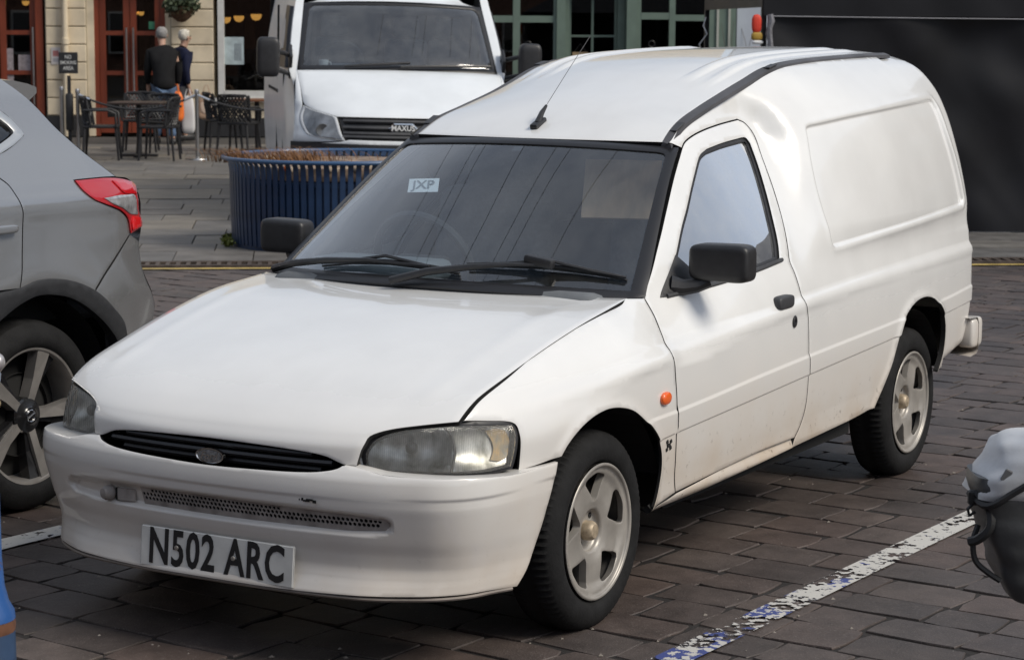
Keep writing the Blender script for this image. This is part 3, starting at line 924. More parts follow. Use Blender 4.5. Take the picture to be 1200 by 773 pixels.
# headlights
lamp = loop_of([[(.4653, .5608), (.4607, .5864), (.4732, .6159), (.500, .6378), (.5436, .6523), (.606, .6615), (.723, .6688), (.8745, .6593)], [(.8745, .6593), (.895, .655), (.9013, .6406)], [(.9013, .6406), (.9022, .6325), (.8849, .5845), (.8688, .5507)], [(.8688, .5507), (.7867, .5454), (.694, .5453), (.5819, .5447), (.5012, .5482), (.4653, .5608)]])
def ribglass():
    m = bpy.data.materials.new("headlight_lens"); m.use_nodes = True
    nt = m.node_tree; nt.nodes.remove(nt.nodes["Principled BSDF"])
    tr = nt.nodes.new('ShaderNodeBsdfTransparent'); tr.inputs[0].default_value = (.93, .93, .90, 1)
    gl = nt.nodes.new('ShaderNodeBsdfGlossy'); gl.inputs['Roughness'].default_value = .06
    df = nt.nodes.new('ShaderNodeBsdfDiffuse'); df.inputs[0].default_value = (.72, .71, .66, 1)
    tc = nt.nodes.new('ShaderNodeTexCoord'); sep = nt.nodes.new('ShaderNodeSeparateXYZ'); nt.links.new(tc.outputs['Object'], sep.inputs[0])
    # prism ribs run vertically round the lens
    ad = nt.nodes.new('ShaderNodeMath'); ad.operation = 'SUBTRACT'; nt.links.new(sep.outputs[1], ad.inputs[0]); nt.links.new(sep.outputs[0], ad.inputs[1])
    ms = nt.nodes.new('ShaderNodeMath'); ms.operation = 'MULTIPLY'; ms.inputs[1].default_value = 900; nt.links.new(ad.outputs[0], ms.inputs[0])
    sn = nt.nodes.new('ShaderNodeMath'); sn.operation = 'SINE'; nt.links.new(ms.outputs[0], sn.inputs[0])
    bp = nt.nodes.new('ShaderNodeBump'); bp.inputs['Strength'].default_value = .35; bp.inputs['Distance'].default_value = .002; nt.links.new(sn.outputs[0], bp.inputs['Height'])
    nt.links.new(bp.outputs[0], gl.inputs['Normal'])
    fr = nt.nodes.new('ShaderNodeFresnel'); fr.inputs[0].default_value = 1.5
    m1 = nt.nodes.new('ShaderNodeMixShader'); nt.links.new(fr.outputs[0], m1.inputs[0]); nt.links.new(tr.outputs[0], m1.inputs[1]); nt.links.new(gl.outputs[0], m1.inputs[2])
    m2 = nt.nodes.new('ShaderNodeMixShader'); rm_ = nt.nodes.new('ShaderNodeMapRange'); rm_.inputs[1].default_value = -1; rm_.inputs[3].default_value = .02; rm_.inputs[4].default_value = .20; nt.links.new(sn.outputs[0], rm_.inputs[0]); nt.links.new(rm_.outputs[0], m2.inputs[0]); nt.links.new(m1.outputs[0], m2.inputs[1]); nt.links.new(df.outputs[0], m2.inputs[2])
    nt.links.new(m2.outputs[0], nt.nodes["Material Output"].inputs[0])
    return m
M_lens = ribglass()
M_refl = mat("lamp_reflector", (.86, .86, .83), .30, metal=.45, nscale=26, namt=.7, col2=(.20, .20, .18), stretch=(1, 1, .6))
M_amber = mat("amber_bulb_cover", (.50, .33, .14), .35, nscale=40, namt=.6, col2=(.30, .28, .24))
for mir in (False, True):
    sg = -1 if mir else 1
    hl = sheet('headlight', lambda a, b: Nose(a, b) + np.array([.004, .003, 0]), lamp, (.02, .02), M_lens, VAN, mirror=mir, rim=.004, ds=.012)
    sheet('lamp_surround', lambda a, b: Nose(a, b) + np.array([-.004, -.002, 0]), inset(lamp, -.010), (.03, .03), M_black, hl, holes=[inset(lamp, .003)], mirror=mir, rim=.05)
    def bowl(a, b):
        c = np.where(a < .70, .585, .79)
        r = np.clip(((a - c) / .115) ** 2 + ((b - .606) / .06) ** 2, 0, 1.4)
        return Nose(a, b) - np.stack([.055 - .040 * r, .02 + .0 * r, 0 * r], -1)
    sheet('reflector', bowl, inset(lamp, .001), (.010, .010), M_refl, hl, mirror=mir, rim=0, soft=0)
    # amber indicator cell at the outer end, dividing wall, bulb cap
    P = Nose(np.array([.80]), np.array([.605]))[0]
    sheet('indicator_bowl', lambda a, b: bowl(a, b) + np.array([.004, .004, 0]), loop_of([[(.795, .568), (.80, .60), (.79, .645)], [(.79, .645), (.83, .65), (.872, .642)], [(.872, .642), (.872, .60), (.86, .57)], [(.86, .57), (.83, .563), (.795, .568)]]), (.01, .01), M_amber, hl, mirror=mir, rim=0, soft=0)
    P = Nose(np.array([.695]), np.array([.605]))[0]
    bm = bmesh.new()
    tube(bm, [tuple(Nose(np.array([s]), np.array([z]))[0] * np.array([1, sg, 1]) - np.array([.004, 0, 0])) for s, z in ((.690, .548), (.700, .60), (.692, .645), (.672, .664))], .004, 6)
    bm_obj('cell_divider', bm, M_alloy, hl, True)
    P = Nose(np.array([.585]), np.array([.606]))[0]
    sblob('bulb_shield', (P[0] - .025, sg * (P[1] - .015), P[2]), (.03, .034, .034), M_alloy, hl, .9, .9, 10)

# roof with pressed ribs
def roofp(u, w):
    p = Roof(u, w)
    a = np.abs(w)
    ribs = .011 * sum(np.exp(-((a - c) / .045) ** 4) for c in (.82, .64))
    p[..., 2] += ribs * sm((u - 3.4) / 1.5) * sm((7.9 - u) / .3)
    return p
roof_out = loop_of([[(0, -1), (2, -1), (5, -1), (8, -1), (10, -1)], [(10, -1), (10, 0), (10, 1)], [(10, 1), (8, 1), (5, 1), (2, 1), (0, 1)], [(0, 1), (0, 0), (0, -1)]])
ROOF = sheet('roof', roofp, roof_out, (.10, .025), M_white, VAN, ds=.02)
M_gut = mat("grey_gutter_tape", (.075, .075, .082), .6, nscale=6, namt=.35)
for mir in (False, True):
    sg = -1 if mir else 1
    gx = np.concatenate([np.linspace(-1.035, -2.1, 60), np.linspace(-2.12, -3.05, 30)])
    V = []; F = []
    for x in gx:
        z = float(zg(x)); y = float(yg(x)); ddz = (float(zg(x - .01)) - float(zg(x + .01))) / .02
        wd = .030 if x > -1.9 else .022
        # across direction: mostly -y (inwards), dropping outwards
        for (dy, dz) in ((.016, -.014), (.013, -.001), (-wd + .012, .0075), (-wd + .008, -.006)):
            V.append((x, sg * (y + dy), z + dz))
    m = 4
    for i in range(len(gx) - 1):
        for k in range(m):
            q = (i * m + k, i * m + (k + 1) % m, (i + 1) * m + (k + 1) % m, (i + 1) * m + k)
            F.append(q if not mir else q[::-1])
    F.append((0, 1, 2, 3)); F.append(tuple(len(V) - 4 + k for k in range(4)))
    g = mk('gutter_strip', V, F, M_gut, VAN, smooth=False)
    for xc in (-1.135, -1.91):
        z = float(zg(xc)); y = float(yg(xc))
        sl = math.atan2(float(zg(xc - .03)) - float(zg(xc + .03)), .06)
        box('roof_rack_cover', (xc, sg * (y - .001), z + .006), (.07, .026, .005), M_trim, g, rot=Matrix.Rotation(sl, 3, 'Y'), bevel=.001)

# windscreen, its black surround, the scuttle
win_o = loop_of([[(-.05, -1.0), (.5, -1.0), (1.0, -1.0)], [(1.0, -1.0), (1.0, 0), (1.0, 1.0)], [(1.0, 1.0), (.5, 1.0), (-.05, 1.0)], [(-.05, 1.0), (-.05, 0), (-.05, -1.0)]])
gi = loop_of([[(.015, -.94), (.5, -.945), (.93, -.945)], [(.93, -.945), (.95, -.93), (.958, -.88)], [(.958, -.88), (.958, 0), (.958, .88)], [(.958, .88), (.95, .93), (.93, .945)], [(.93, .945), (.5, .945), (.015, .94)], [(.015, .94), (.005, 0), (.015, -.94)]])
M_seal = mat("windscreen_seal", (.016, .016, .018), .38)
SURR = sheet('windscreen_surround', Wind, win_o, (.06, .05), M_seal, VAN, holes=[gi], rim=.012, ds=.02)
SCR = sheet('windscreen', lambda a, b: Wind(a, b) - np.array([.003, 0, .003]), inset(gi, -.004), (.06, .05), M_wind, VAN, rim=0, soft=0)
def scut(t, w):
    H = Hood(-.10 + 0 * w, w * 1.0) - np.array([.0, 0, .010])
    Wd = Wind(.0 + 0 * w, w * 1.0) - np.array([.0, 0, .004])
    t = np.asarray(t)[..., None]
    p = H * (1 - t) + Wd * t
    p[..., 2] -= (.010 * (1 - t[..., 0]) + .018 * np.sin(t[..., 0] * math.pi) * (1 - np.abs(w) ** 6))
    return p
SC = grid('scuttle_panel', scut, np.linspace(-.10, 1.05, 14), np.linspace(-1.0, 1.0, 60), mat("scuttle_plastic", (.035, .036, .039), .7, spec=.2, nscale=14, namt=.3), VAN)
bm = bmesh.new()
for s0, s1 in ((-.72, -.05), (.10, .72)):
    for w in np.arange(s0, s1, .0165):
        A = scut(np.array([.12]), np.array([w]))[0]; B = scut(np.array([.70]), np.array([w + .03]))[0]
        d = Vector(B - A); mid = Vector((A + B) / 2) + Vector((0, 0, .003))
        bx(bm, mid, (d.length, .0052, .008), d.to_track_quat('X', 'Z').to_matrix())
bm_obj('vent_louvres', bm, M_dark, SC)
# wipers
def wiper(pts_arm, pts_blade, lift=.018):
    bm = bmesh.new()
    A = [Vector(Wind(np.array([v]), np.array([w]))[0]) + Vector((.6, 0, .8)) * l for v, w, l in pts_arm]
    tube(bm, A, [.013, .0125, .010, .006, .005][:len(A)] + [.005] * max(0, len(A) - 5), 8)
    o = bm_obj('wiper_arm', bm, M_black, VAN, True)
    bm = bmesh.new()
    B = [Vector(Wind(np.array([v]), np.array([w]))[0]) + Vector((.6, 0, .8)) * l for v, w, l in pts_blade]
    tube(bm, B, [.004] + [.007] * (len(B) - 2) + [.004], 6)
    B2 = [b - Vector((.6, 0, .8)) * .012 for b in B]
    tube(bm, B2, .004, 4)
    mid = len(B) // 2
    tube(bm, [B[1], B[mid] + Vector((.012, 0, .018)), B[-2]], .006, 6)
    bm_obj('wiper_blade', bm, M_black, o, True)
    return o
wiper([(-.035, -.98, .020), (.0, -.80, .030), (.03, -.55, .034), (.055, -.30, .030), (.05, .05, .022)], [(.035, -.62, .014), (.065, -.42, .016), (.075, -.20, .016), (.06, 0.03, .016), (.045, .20, .014)])
wiper([(-.06, -.10, .022), (.0, .07, .032), (.05, .28, .034), (.085, .45, .032), (.105, .62, .026)], [(.095, .22, .014), (.11, .40, .016), (.115, .60, .018), (.10, .80, .016), (.08, .92, .014)])
bm = bmesh.new()
pv = Vector(Wind(np.array([.115]), np.array([.56]))[0]) + Vector((.018, 0, .026))
bx(bm, pv, (.035, .10, .030), Matrix.Rotation(-.15, 3, 'X'), .008, 2)
bm_obj('wiper_clip', bm, M_black, VAN, True)
# mirrors
for mir in (False, True):
    sg = -1 if mir else 1
    def fn(p):
        k = 1 - .14 * (p.y / .21 + .5) * (1 if p.z > 0 else .25)
        return Vector((p.x * (1.0 if p.x > 0 else .7), p.y, p.z * (1.0 + .06 * (p.y / .2))))
    dm = sblob('door_mirror', (-.735, sg * (.845 if sg > 0 else .822), 1.005), (.105, .205 if sg > 0 else .185, .118), M_black, VAN, .34, .30, 20, fn=lambda p: Vector((p.x, p.y * sg, p.z)) if False else fn(Vector((p.x, p.y * sg, p.z))).__class__((fn(Vector((p.x, p.y * sg, p.z))).x, p.y, fn(Vector((p.x, p.y * sg, p.z))).z)))
    bm = bmesh.new()
    tube(bm, [(-.725, sg * .80, .945), (-.70, sg * .77, .93), (-.68, sg * .735, .925), (-.66, sg * .70, .93)], [.022, .022, .026, .034], 10)
    bm_obj('mirror_arm', bm, M_black, dm, True)
    tri = [(-.5964 + .03, .9040), (-.70, .902), (-.785, .925), (-.80, .955), (-.735, 1.020)]
    sheet('mirror_sail', lambda a, b: dooronly(a, b) + np.array([0, .004, 0]), np.array(tri), (.03, .03), M_black, dm, mirror=mir, rim=.012, ds=.03)
    box('mirror_glass', (-.782, sg * .845, 1.005), (.004, .175, .092), M_chrome, dm)

# side repeaters
for sg in (1, -1):
    P = sidep(np.array([-.352]), np.array([.630]))[0]
    rp = sblob('side_repeater', (P[0], sg * (P[1] + .004), P[2]), (.062, .022, .040), mat("orange_repeater", (.80, .13, .02), .18, coat=.6), VAN, .9, .8, 12)
    bm = bmesh.new()
    for k, (dx, dz) in enumerate(((-.014, .012), (-.006, .002), (-.014, -.008), (.010, .014), (.004, .002), (.010, -.010))):
        Q = sidep(np.array([-.394 + dx]), np.array([.478 + dz]))[0]
        bx(bm, (Q[0], sg * (Q[1] + .001), Q[2]), (.011, .004, .010), Matrix.Rotation(.35, 3, 'Y'))
    bm_obj('wing_badge', bm, M_dark, VAN)

# rear: closing panel, bumper
ro = cr(rear_edge, False, 6)
def rearp(i, t):
    i = np.asarray(i, int)
    x = ro[i, 0]; z = ro[i, 1]
    y = side_y(x + 1e-4, z)
    return np.stack([x - .045 * (1 - np.abs(t) ** 2.5), y * t, z + .012 * (1 - t * t) * (z > 1.5)], -1)
grid('rear_door', rearp, np.arange(len(ro)), np.linspace(-1, 1, 31), M_white, VAN, angle=60)
def rbp(s, t):
    y = np.clip(s, -1, 1)
    pl = np.abs(y) ** 10
    x0 = -3.365 + .075 * pl
    prof = np.array([(.10, .40), (.02, .405), (0, .42), (0, .53), (.015, .555), (.12, .56)])
    k = np.asarray(t, int)
    return np.stack([x0 + prof[k, 0] * (1), y * (.835 - 0 * x0), prof[k, 1]], -1)
RB = grid('rear_bumper', rbp, np.concatenate([np.linspace(-1, -.85, 14), np.linspace(-.8, .8, 20), np.linspace(.85, 1, 14)]), np.arange(6), M_white, VAN, angle=40)
for sg in (1, -1):
    sblob('bumper_corner', (-3.295, sg * .795, .490), (.135, .075, .125), M_white, RB, .35, .4, 14)

# number plate
M_plate = mat("number_plate_white", (.66, .66, .63), .4, nscale=12, namt=.18)
PL = box('number_plate', (.772, .020, .2765), (.006, .53, .116), M_plate, VAN, rot=Matrix.Rotation(math.radians(-5), 3, 'Y'), bevel=.004)
RM = Matrix.Translation((.7765, .020, .2755)) @ Matrix.Rotation(math.radians(-5), 4, 'Y') @ Matrix(((0, 0, 1, 0), (1, 0, 0, 0), (0, 1, 0, 0), (0, 0, 0, 1)))
text_mesh('plate_lettering', "N502 ARC", .140, RM, mat("plate_black", (.015, .015, .016), .5), PL, ext=.0004, off=.0030, sx=.70, spacing=1.08)
for yy, zz in ((-.115, .283), (.082, .2775)):
    bm = bmesh.new()
    lathe(bm, [(.0005, .004), (.006, .003), (.007, 0)], 10, 'X')
    bmesh.ops.translate(bm, vec=(.7765, yy, zz), verts=bm.verts)
    bm_obj('plate_screw', bm, M_alloy, PL, True)

# aerial
bm = bmesh.new()
bx(bm, (-1.05, 0, 1.404), (.075, .03, .020), Matrix.Rotation(.35, 3, 'Y'), .006, 2)
tube(bm, [(-1.045, 0, 1.405), (-1.075, 0, 1.44), (-1.105, 0, 1.463)], [.012, .009, .005], 8)
AE = bm_obj('aerial', bm, M_black, VAN, True)
bm = bmesh.new()
tube(bm, [(-1.10, 0, 1.460), (-1.26, 0, 1.582), (-1.419, 0, 1.700)], 0.0011, 5)
bm_obj('whip', bm, M_trim, AE, True)

# interior
bm = bmesh.new()
bx(bm, (-.52, 0, .84), (.42, 1.22, .14), Matrix.Rotation(-.12, 3, 'Y'), .05, 3)
bx(bm, (-.60, -.35, .93), (.22, .46, .07), None, .03, 3)
DB = bm_obj('dashboard', bm, M_int, VAN, True)
bm = bmesh.new()
for k in range(1):
    pts = [Vector((-.80 + .07 * math.sin(a) , -.30 + .185 * math.cos(a), .935 + .165 * math.sin(a))) for a in np.linspace(0, 2 * math.pi, 33)]
    tube(bm, pts, .015, 8, cap=False)
tube(bm, [(-.80, -.30, .92), (-.62, -.30, .86)], .03, 8)
bx(bm, (-.795, -.30, .93), (.04, .20, .06), None, .015, 2)
bx(bm, (-.795, -.30, .87), (.03, .05, .14), None, .01, 2)
bm_obj('steering_wheel', bm, M_black, VAN, True)
for sy in (-.36, .36):
    bm = bmesh.new()
    bx(bm, (-1.13, sy, .60), (.46, .48, .16), None, .05, 3)
    bx(bm, (-1.36, sy, .88), (.14, .47, .56), Matrix.Rotation(-.18, 3, 'Y'), .06, 3)
    bx(bm, (-1.42, sy, 1.20), (.09, .27, .20), Matrix.Rotation(-.15, 3, 'Y'), .04, 3)
    bm_obj('seat', bm, M_seat, VAN, True)
bm = bmesh.new()
bx(bm, (-1.63, 0, .72), (.02, 1.40, .60))
bx(bm, (-1.63, 0, 1.20), (.02, 1.02, .30))
bx(bm, (-1.63, 0, 1.40), (.02, .80, .16))
BK = bm_obj('bulkhead', bm, M_int, VAN)
M_ply = mat("plywood_board", (.80, .54, .34), .8, nscale=9, namt=.25, stretch=(1, 2.5, 1))
box('plywood_board', (-1.14, .275, 1.185), (.012, .26, .21), M_ply, BK, rot=Matrix.Rotation(math.radians(18), 3, 'Z') @ Matrix.Rotation(math.radians(-24), 3, 'Y'))
# paper card and label behind the screen
def onwind(v, w, off=-.012):
    return Vector(Wind(np.array([v]), np.array([w]))[0]) + Vector((.6, 0, .8)) * off
def card(name, c4, m, parent, off=-.012):
    P = [onwind(v, w, off) for v, w in c4]
    nrm = (P[1] - P[0]).cross(P[2] - P[0]).normalized() * .001
    V = [tuple(p) for p in P] + [tuple(p + nrm) for p in P]
    return mk(name, V, [(0, 1, 2, 3), (7, 6, 5, 4), (0, 4, 5, 1), (1, 5, 6, 2), (2, 6, 7, 3), (3, 7, 4, 0)], m, parent, smooth=False)
M_card = mat("white_card", (.75, .76, .76), .5)
c0, c2, c3 = onwind(.70, -.60, -.012), onwind(.61, -.297, -.012), onwind(.60, -.515, -.012)
ax = (c2 - c3); ay = (c0 - c3); lw_, lh_ = ax.length, ay.length; ax.normalize(); ay.normalize()
az = ax.cross(ay).normalized(); pa = (c0 + c2) / 2
LV = [pa + ax * sx * lw_ / 2 + ay * sy * lh_ / 2 for sx, sy in ((-1, -1), (1, -1), (1, 1), (-1, 1))]
LB = mk('windscreen_label', [tuple(p) for p in LV] + [tuple(p - az * .001) for p in LV], [(0, 1, 2, 3), (7, 6, 5, 4), (0, 4, 5, 1), (1, 5, 6, 2), (2, 6, 7, 3), (3, 7, 4, 0)], M_card, SCR, smooth=False)
pt_ = pa + az * .0012
text_mesh('label_lettering', "JXP", lh_ * .86, Matrix(((ax.x, ay.x, az.x, pt_.x), (ax.y, ay.y, az.y, pt_.y), (ax.z, ay.z, az.z, pt_.z), (0, 0, 0, 1))), mat("label_grey", (.20, .22, .24), .6), LB, ext=.0003, off=.001, sx=.80)
card('sticker', [(.955, -.02), (.955, .045), (.915, .045), (.915, -.02)], M_black, SCR, -.006)

# wheels
def make_wheel(loc, sg, rotdeg, steer=0):
    """wheel thing-part built round local origin, outer face towards +y"""
    T = Matrix.Translation(loc) @ Matrix.Rotation(steer, 4, 'Z') @ Matrix.Diagonal((1, sg, 1, 1))
    R = .292; hw = .085
    n = 160
    prof = []
    for y, r in [(-hw * 2 + .0, .20), (-hw * 2 + .012, .235), (-hw * 2 + .012, .262), (-hw * 2 + .022, .282), (-hw * 2 + .035, .290), (-.115, .2925), (-.100, .2925), (-.0845, .293), (-.069, .2925), (-.054, .2925), (-.040, .291), (-.026, .287), (-.015, .279), (-.006, .266), (.0, .250), (.001, .232), (-.003, .216), (-.012, .203), (-.02, .200)]:
        prof.append((r, y))
    V = []; F = []
    m = len(prof)
    for k in range(n):
        a = 2 * math.pi * k / n
        for i, (r, y) in enumerate(prof):
            rr = r
            if r > .286:
                rr -= .006 * ((k % 2) == 0) * (abs(y + .085) > .012)
            if r > .2926: rr -= 0
            if abs(y + .0845) < .001: rr -= .007
            if i in (12, 13): rr -= .0035 * ((k % 2) == 0)
            V.append((rr * math.cos(a), y, rr * math.sin(a)))
    for k in range(n):
        for i in range(m - 1):
            F.append((k * m + i, k * m + i + 1, ((k + 1) % n) * m + i + 1, ((k + 1) % n) * m + i))
    W = mk('wheel', V, F, M_rubber, VAN, angle=40)
    me = W.data; me.transform(T)
    if sg < 0: me.flip_normals()
    # alloy face
    def face(a, b):
        r = np.hypot(a, b)
        y = -.022 + .010 * sm((r - .150) / .03) + .012 * sm((r - .186) / .006) - .004 * sm((r - .197) / .003) - .010 * sm((.10 - r) / .05) - .018 * sm((.064 - r) / .006)
        th = np.arctan2(b, a) - math.radians(rotdeg)
        y = y + .003 * np.cos(5 * th) * sm((r - .06) / .05) * sm((.18 - r) / .03)
        return np.stack([a, y, b], -1)
    circ = np.array([(.2 * math.cos(t), .2 * math.sin(t)) for t in np.linspace(0, 2 * math.pi, 72, endpoint=False)])
    hs = []
    for k in range(5):
        c = math.radians(rotdeg + 72 * k)
        pol = [(.168, -.28), (.172, 0), (.168, .28)], [(.168, .28), (.163, .345), (.150, .345)], [(.150, .345), (.120, .24), (.096, .12)], [(.096, .12), (.088, 0), (.096, -.12)], [(.096, -.12), (.120, -.24), (.150, -.345)], [(.150, -.345), (.163, -.345), (.168, -.28)]
        lp = loop_of([[(r * math.cos(c + t), r * math.sin(c + t)) for r, t in s] for s in pol])
        hs.append(lp)
    for k in range(4):
        c = math.radians(rotdeg + 36 + 90 * k)
        cx, cy = .047 * math.cos(c), .047 * math.sin(c)
        hs.append(np.array([(cx + .0105 * math.cos(t), cy + .0105 * math.sin(t)) for t in np.linspace(0, 2 * math.pi, 14, endpoint=False)]))
    RINGS = [np.array([(r * math.cos(t), r * math.sin(t)) for t in np.linspace(0, 2 * math.pi, int(r * 1100))]) for r in (.0575, .061, .0645, .176, .1855, .189, .1925, .1962, .1985)]
    RI = sheet('rim', face, circ, (.008, .008), M_alloy, W, lines=RINGS, holes=hs, rim=.022, ds=.005, centre=(0, -1, 0), soft=.35)
    RI.data.transform(T)
    if sg < 0: RI.data.flip_normals()
    bm = bmesh.new()
    lathe(bm, [(.199, -.012), (.196, -.03), (.185, -.05), (.178, -.14)], 48, 'Y')
    lathe(bm, [(.178, -.10), (.11, -.085), (.0005, -.08)], 48, 'Y')
    bmesh.ops.transform(bm, matrix=T, verts=bm.verts)
    bm_obj('wheel_barrel', bm, mat("brake_dark", (.05, .047, .045), .6, metal=.4, nscale=20, namt=.4), W, True)
    bm = bmesh.new()
    lathe(bm, [(.0005, -.016), (.020, -.017), (.026, -.022), (.029, -.03), (.029, -.055)], 28, 'Y')
    bmesh.ops.transform(bm, matrix=T, verts=bm.verts)
    bm_obj('hub_cap', bm, mat("tarnished_cap", (.42, .34, .24), .5, metal=.3, nscale=60, namt=.4), W, True)
    bm = bmesh.new()
    for k in range(4):
        c = math.radians(rotdeg + 36 + 90 * k)
        lathe(bm, [(.0005, -.048), (.007, -.049), (.008, -.07)], 6, 'Y', (.047 * math.cos(c), 0, .047 * math.sin(c)))
    bmesh.ops.transform(bm, matrix=T, verts=bm.verts)
    bm_obj('wheel_nut', bm, M_black, W)
    return W
for sg in (1, -1):
    make_wheel((-.010, sg * .805, .285), sg, 90)
    make_wheel((-2.645, sg * .785, .285), sg, 78)
# ------------------------------------------------------------------ ground
def quadsheet(name, pts, z, m, kind='structure', parent=None):
    o = mk(name, [(x, y, z) for x, y in pts], [tuple(range(len(pts)))], m, parent, smooth=False)
    if kind: o['kind'] = kind
    return o
KA = Vector((-6.94, -6.62)); KE = Vector((-3.82, 5.28)).normalized(); KN = Vector((KE.y, -KE.x))  # KN points back towards the camera
if KN.dot(Vector((5.5, 3.7)) - KA) < 0: KN = -KN
M_sub = mat("mortar_bed", (.020, .017, .016), .95, nscale=6, namt=.4, bump=.5, bscale=60)
quadsheet('ground', [(-300, -300), (300, -300), (300, 300), (-300, 300)], -.03, M_sub)

def sett_mat():
    m = bpy.data.materials.new("setts"); m.use_nodes = True
    nt = m.node_tree; b = nt.nodes["Principled BSDF"]
    geo = nt.nodes.new('ShaderNodeNewGeometry'); oi = nt.nodes.new('ShaderNodeObjectInfo')
    at = nt.nodes.new('ShaderNodeAttribute'); at.attribute_name = 'tone'
    n1 = nt.nodes.new('ShaderNodeTexNoise'); n1.inputs['Scale'].default_value = 9; n1.inputs['Detail'].default_value = 9; n1.inputs['Roughness'].default_value = .65
    n2 = nt.nodes.new('ShaderNodeTexNoise'); n2.inputs['Scale'].default_value = 180; n2.inputs['Detail'].default_value = 4
    n3 = nt.nodes.new('ShaderNodeTexNoise'); n3.inputs['Scale'].default_value = 1.1; n3.inputs['Detail'].default_value = 5
    for n in (n1, n2, n3): nt.links.new(geo.outputs['Position'], n.inputs['Vector'])
    ad = nt.nodes.new('ShaderNodeMath'); ad.operation = 'ADD'; nt.links.new(oi.outputs['Random'], ad.inputs[0]); nt.links.new(at.outputs['Fac'], ad.inputs[1])
    fr = nt.nodes.new('ShaderNodeMath'); fr.operation = 'FRACT'; nt.links.new(ad.outputs[0], fr.inputs[0])
    r1 = nt.nodes.new('ShaderNodeValToRGB'); e = r1.color_ramp.elements
    e[0].position = 0; e[0].color = (.054, .043, .039, 1); e[1].position = 1; e[1].color = (.094, .073, .064, 1)
    for p, c in ((.3, (.072, .057, .052, 1)), (.55, (.088, .064, .055, 1)), (.8, (.064, .052, .048, 1))):
        q = e.new(p); q.color = c
    nt.links.new(fr.outputs[0], r1.inputs[0])
    mr = nt.nodes.new('ShaderNodeMapRange'); mr.inputs[1].default_value = .25; mr.inputs[2].default_value = .75; mr.inputs[3].default_value = .62; mr.inputs[4].default_value = 1.32
    nt.links.new(n1.outputs[0], mr.inputs[0])
    mx = nt.nodes.new('ShaderNodeMix'); mx.data_type = 'RGBA'; mx.blend_type = 'MULTIPLY'; mx.inputs[0].default_value = 1
    nt.links.new(r1.outputs[0], mx.inputs[6]); nt.links.new(mr.outputs[0], mx.inputs[7])
    mr3 = nt.nodes.new('ShaderNodeMapRange'); mr3.inputs[1].default_value = .3; mr3.inputs[2].default_value = .7; mr3.inputs[3].default_value = .62; mr3.inputs[4].default_value = 1.30
    nt.links.new(n3.outputs[0], mr3.inputs[0])
    mx3 = nt.nodes.new('ShaderNodeMix'); mx3.data_type = 'RGBA'; mx3.blend_type = 'MULTIPLY'; mx3.inputs[0].default_value = 1
    nt.links.new(mx.outputs[2], mx3.inputs[6]); nt.links.new(mr3.outputs[0], mx3.inputs[7])
    # pale grit and lichen specks
    sp = nt.nodes.new('ShaderNodeMapRange'); sp.inputs[1].default_value = .60; sp.inputs[2].default_value = .70; sp.inputs[4].default_value = .5
    nt.links.new(n2.outputs[0], sp.inputs[0])
    mx2 = nt.nodes.new('ShaderNodeMix'); mx2.data_type = 'RGBA'; mx2.inputs[7].default_value = (.24, .21, .19, 1)
    nt.links.new(sp.outputs[0], mx2.inputs[0]); nt.links.new(mx3.outputs[2], mx2.inputs[6])
    nt.links.new(mx2.outputs[2], b.inputs['Base Color'])
    rr = nt.nodes.new('ShaderNodeMapRange'); rr.inputs[1].default_value = .3; rr.inputs[2].default_value = .7; rr.inputs[3].default_value = .42; rr.inputs[4].default_value = .72
    nt.links.new(n3.outputs[0], rr.inputs[0]); nt.links.new(rr.outputs[0], b.inputs['Roughness'])
    bp = nt.nodes.new('ShaderNodeBump'); bp.inputs['Strength'].default_value = .55; bp.inputs['Distance'].default_value = .004
    ad2 = nt.nodes.new('ShaderNodeMath'); ad2.operation = 'MULTIPLY_ADD'; ad2.inputs[1].default_value = 2.5
    nt.links.new(n1.outputs[0], ad2.inputs[0]); nt.links.new(n2.outputs[0], ad2.inputs[2])
    nt.links.new(ad2.outputs[0], bp.inputs['Height']); nt.links.new(bp.outputs[0], b.inputs['Normal'])
    return m
M_sett = sett_mat()
PAVED = quadsheet('sett_paving', [tuple(KA + KE * a + KN * b) for a, b in ((-60, .05), (60, .05), (60, 60), (-60, 60))], -.0046, M_sub)
# sett shapes: unit blocks with worn rounded arrises
r3 = random.Random(3)
def sett_proto(seed):
    q = random.Random(seed)
    # ring based block: base ring, shoulder ring, top ring, slightly irregular outline; unit size 1 x 1, height in z
    n = 12
    base = []
    for k, (x, y) in enumerate([(-.5, -.5), (-.17, -.5), (.17, -.5), (.5, -.5), (.5, -.17), (.5, .17), (.5, .5), (.17, .5), (-.17, .5), (-.5, .5), (-.5, .17), (-.5, -.17)]):
        cx = .05 if abs(abs(x) - abs(y)) < .01 else 0
        base.append((x * (1 - cx) + q.uniform(-.022, .016), y * (1 - cx) + q.uniform(-.034, .024)))
    V = [(x, y, -.02) for x, y in base] + [(x * .997, y * .997, -.0035) for x, y in base] + [(x * .986, y * .980, 0 + q.uniform(-.001, .0008)) for x, y in base] + [(0, 0, q.uniform(.0, .0018))]
    F = []
    for L in (0, 1):
        for k in range(n): F.append((L * n + k, L * n + (k + 1) % n, (L + 1) * n + (k + 1) % n, (L + 1) * n + k))
    for k in range(n): F.append((2 * n + k, 2 * n + (k + 1) % n, 3 * n))
    return V, F
PROT = [sett_proto(40 + i) for i in range(10)]
PME = []
for V, F in PROT:
    me = bpy.data.meshes.new('sett'); me.from_pydata(V, [], F); me.update()
    me.materials.append(M_sett)
    PME.append(me)
TH = math.radians(-5.0)
ca_, sa_ = math.cos(TH), math.sin(TH)
setts = []
a = -13.0   # along the rotated x axis (course depth)
rows = []
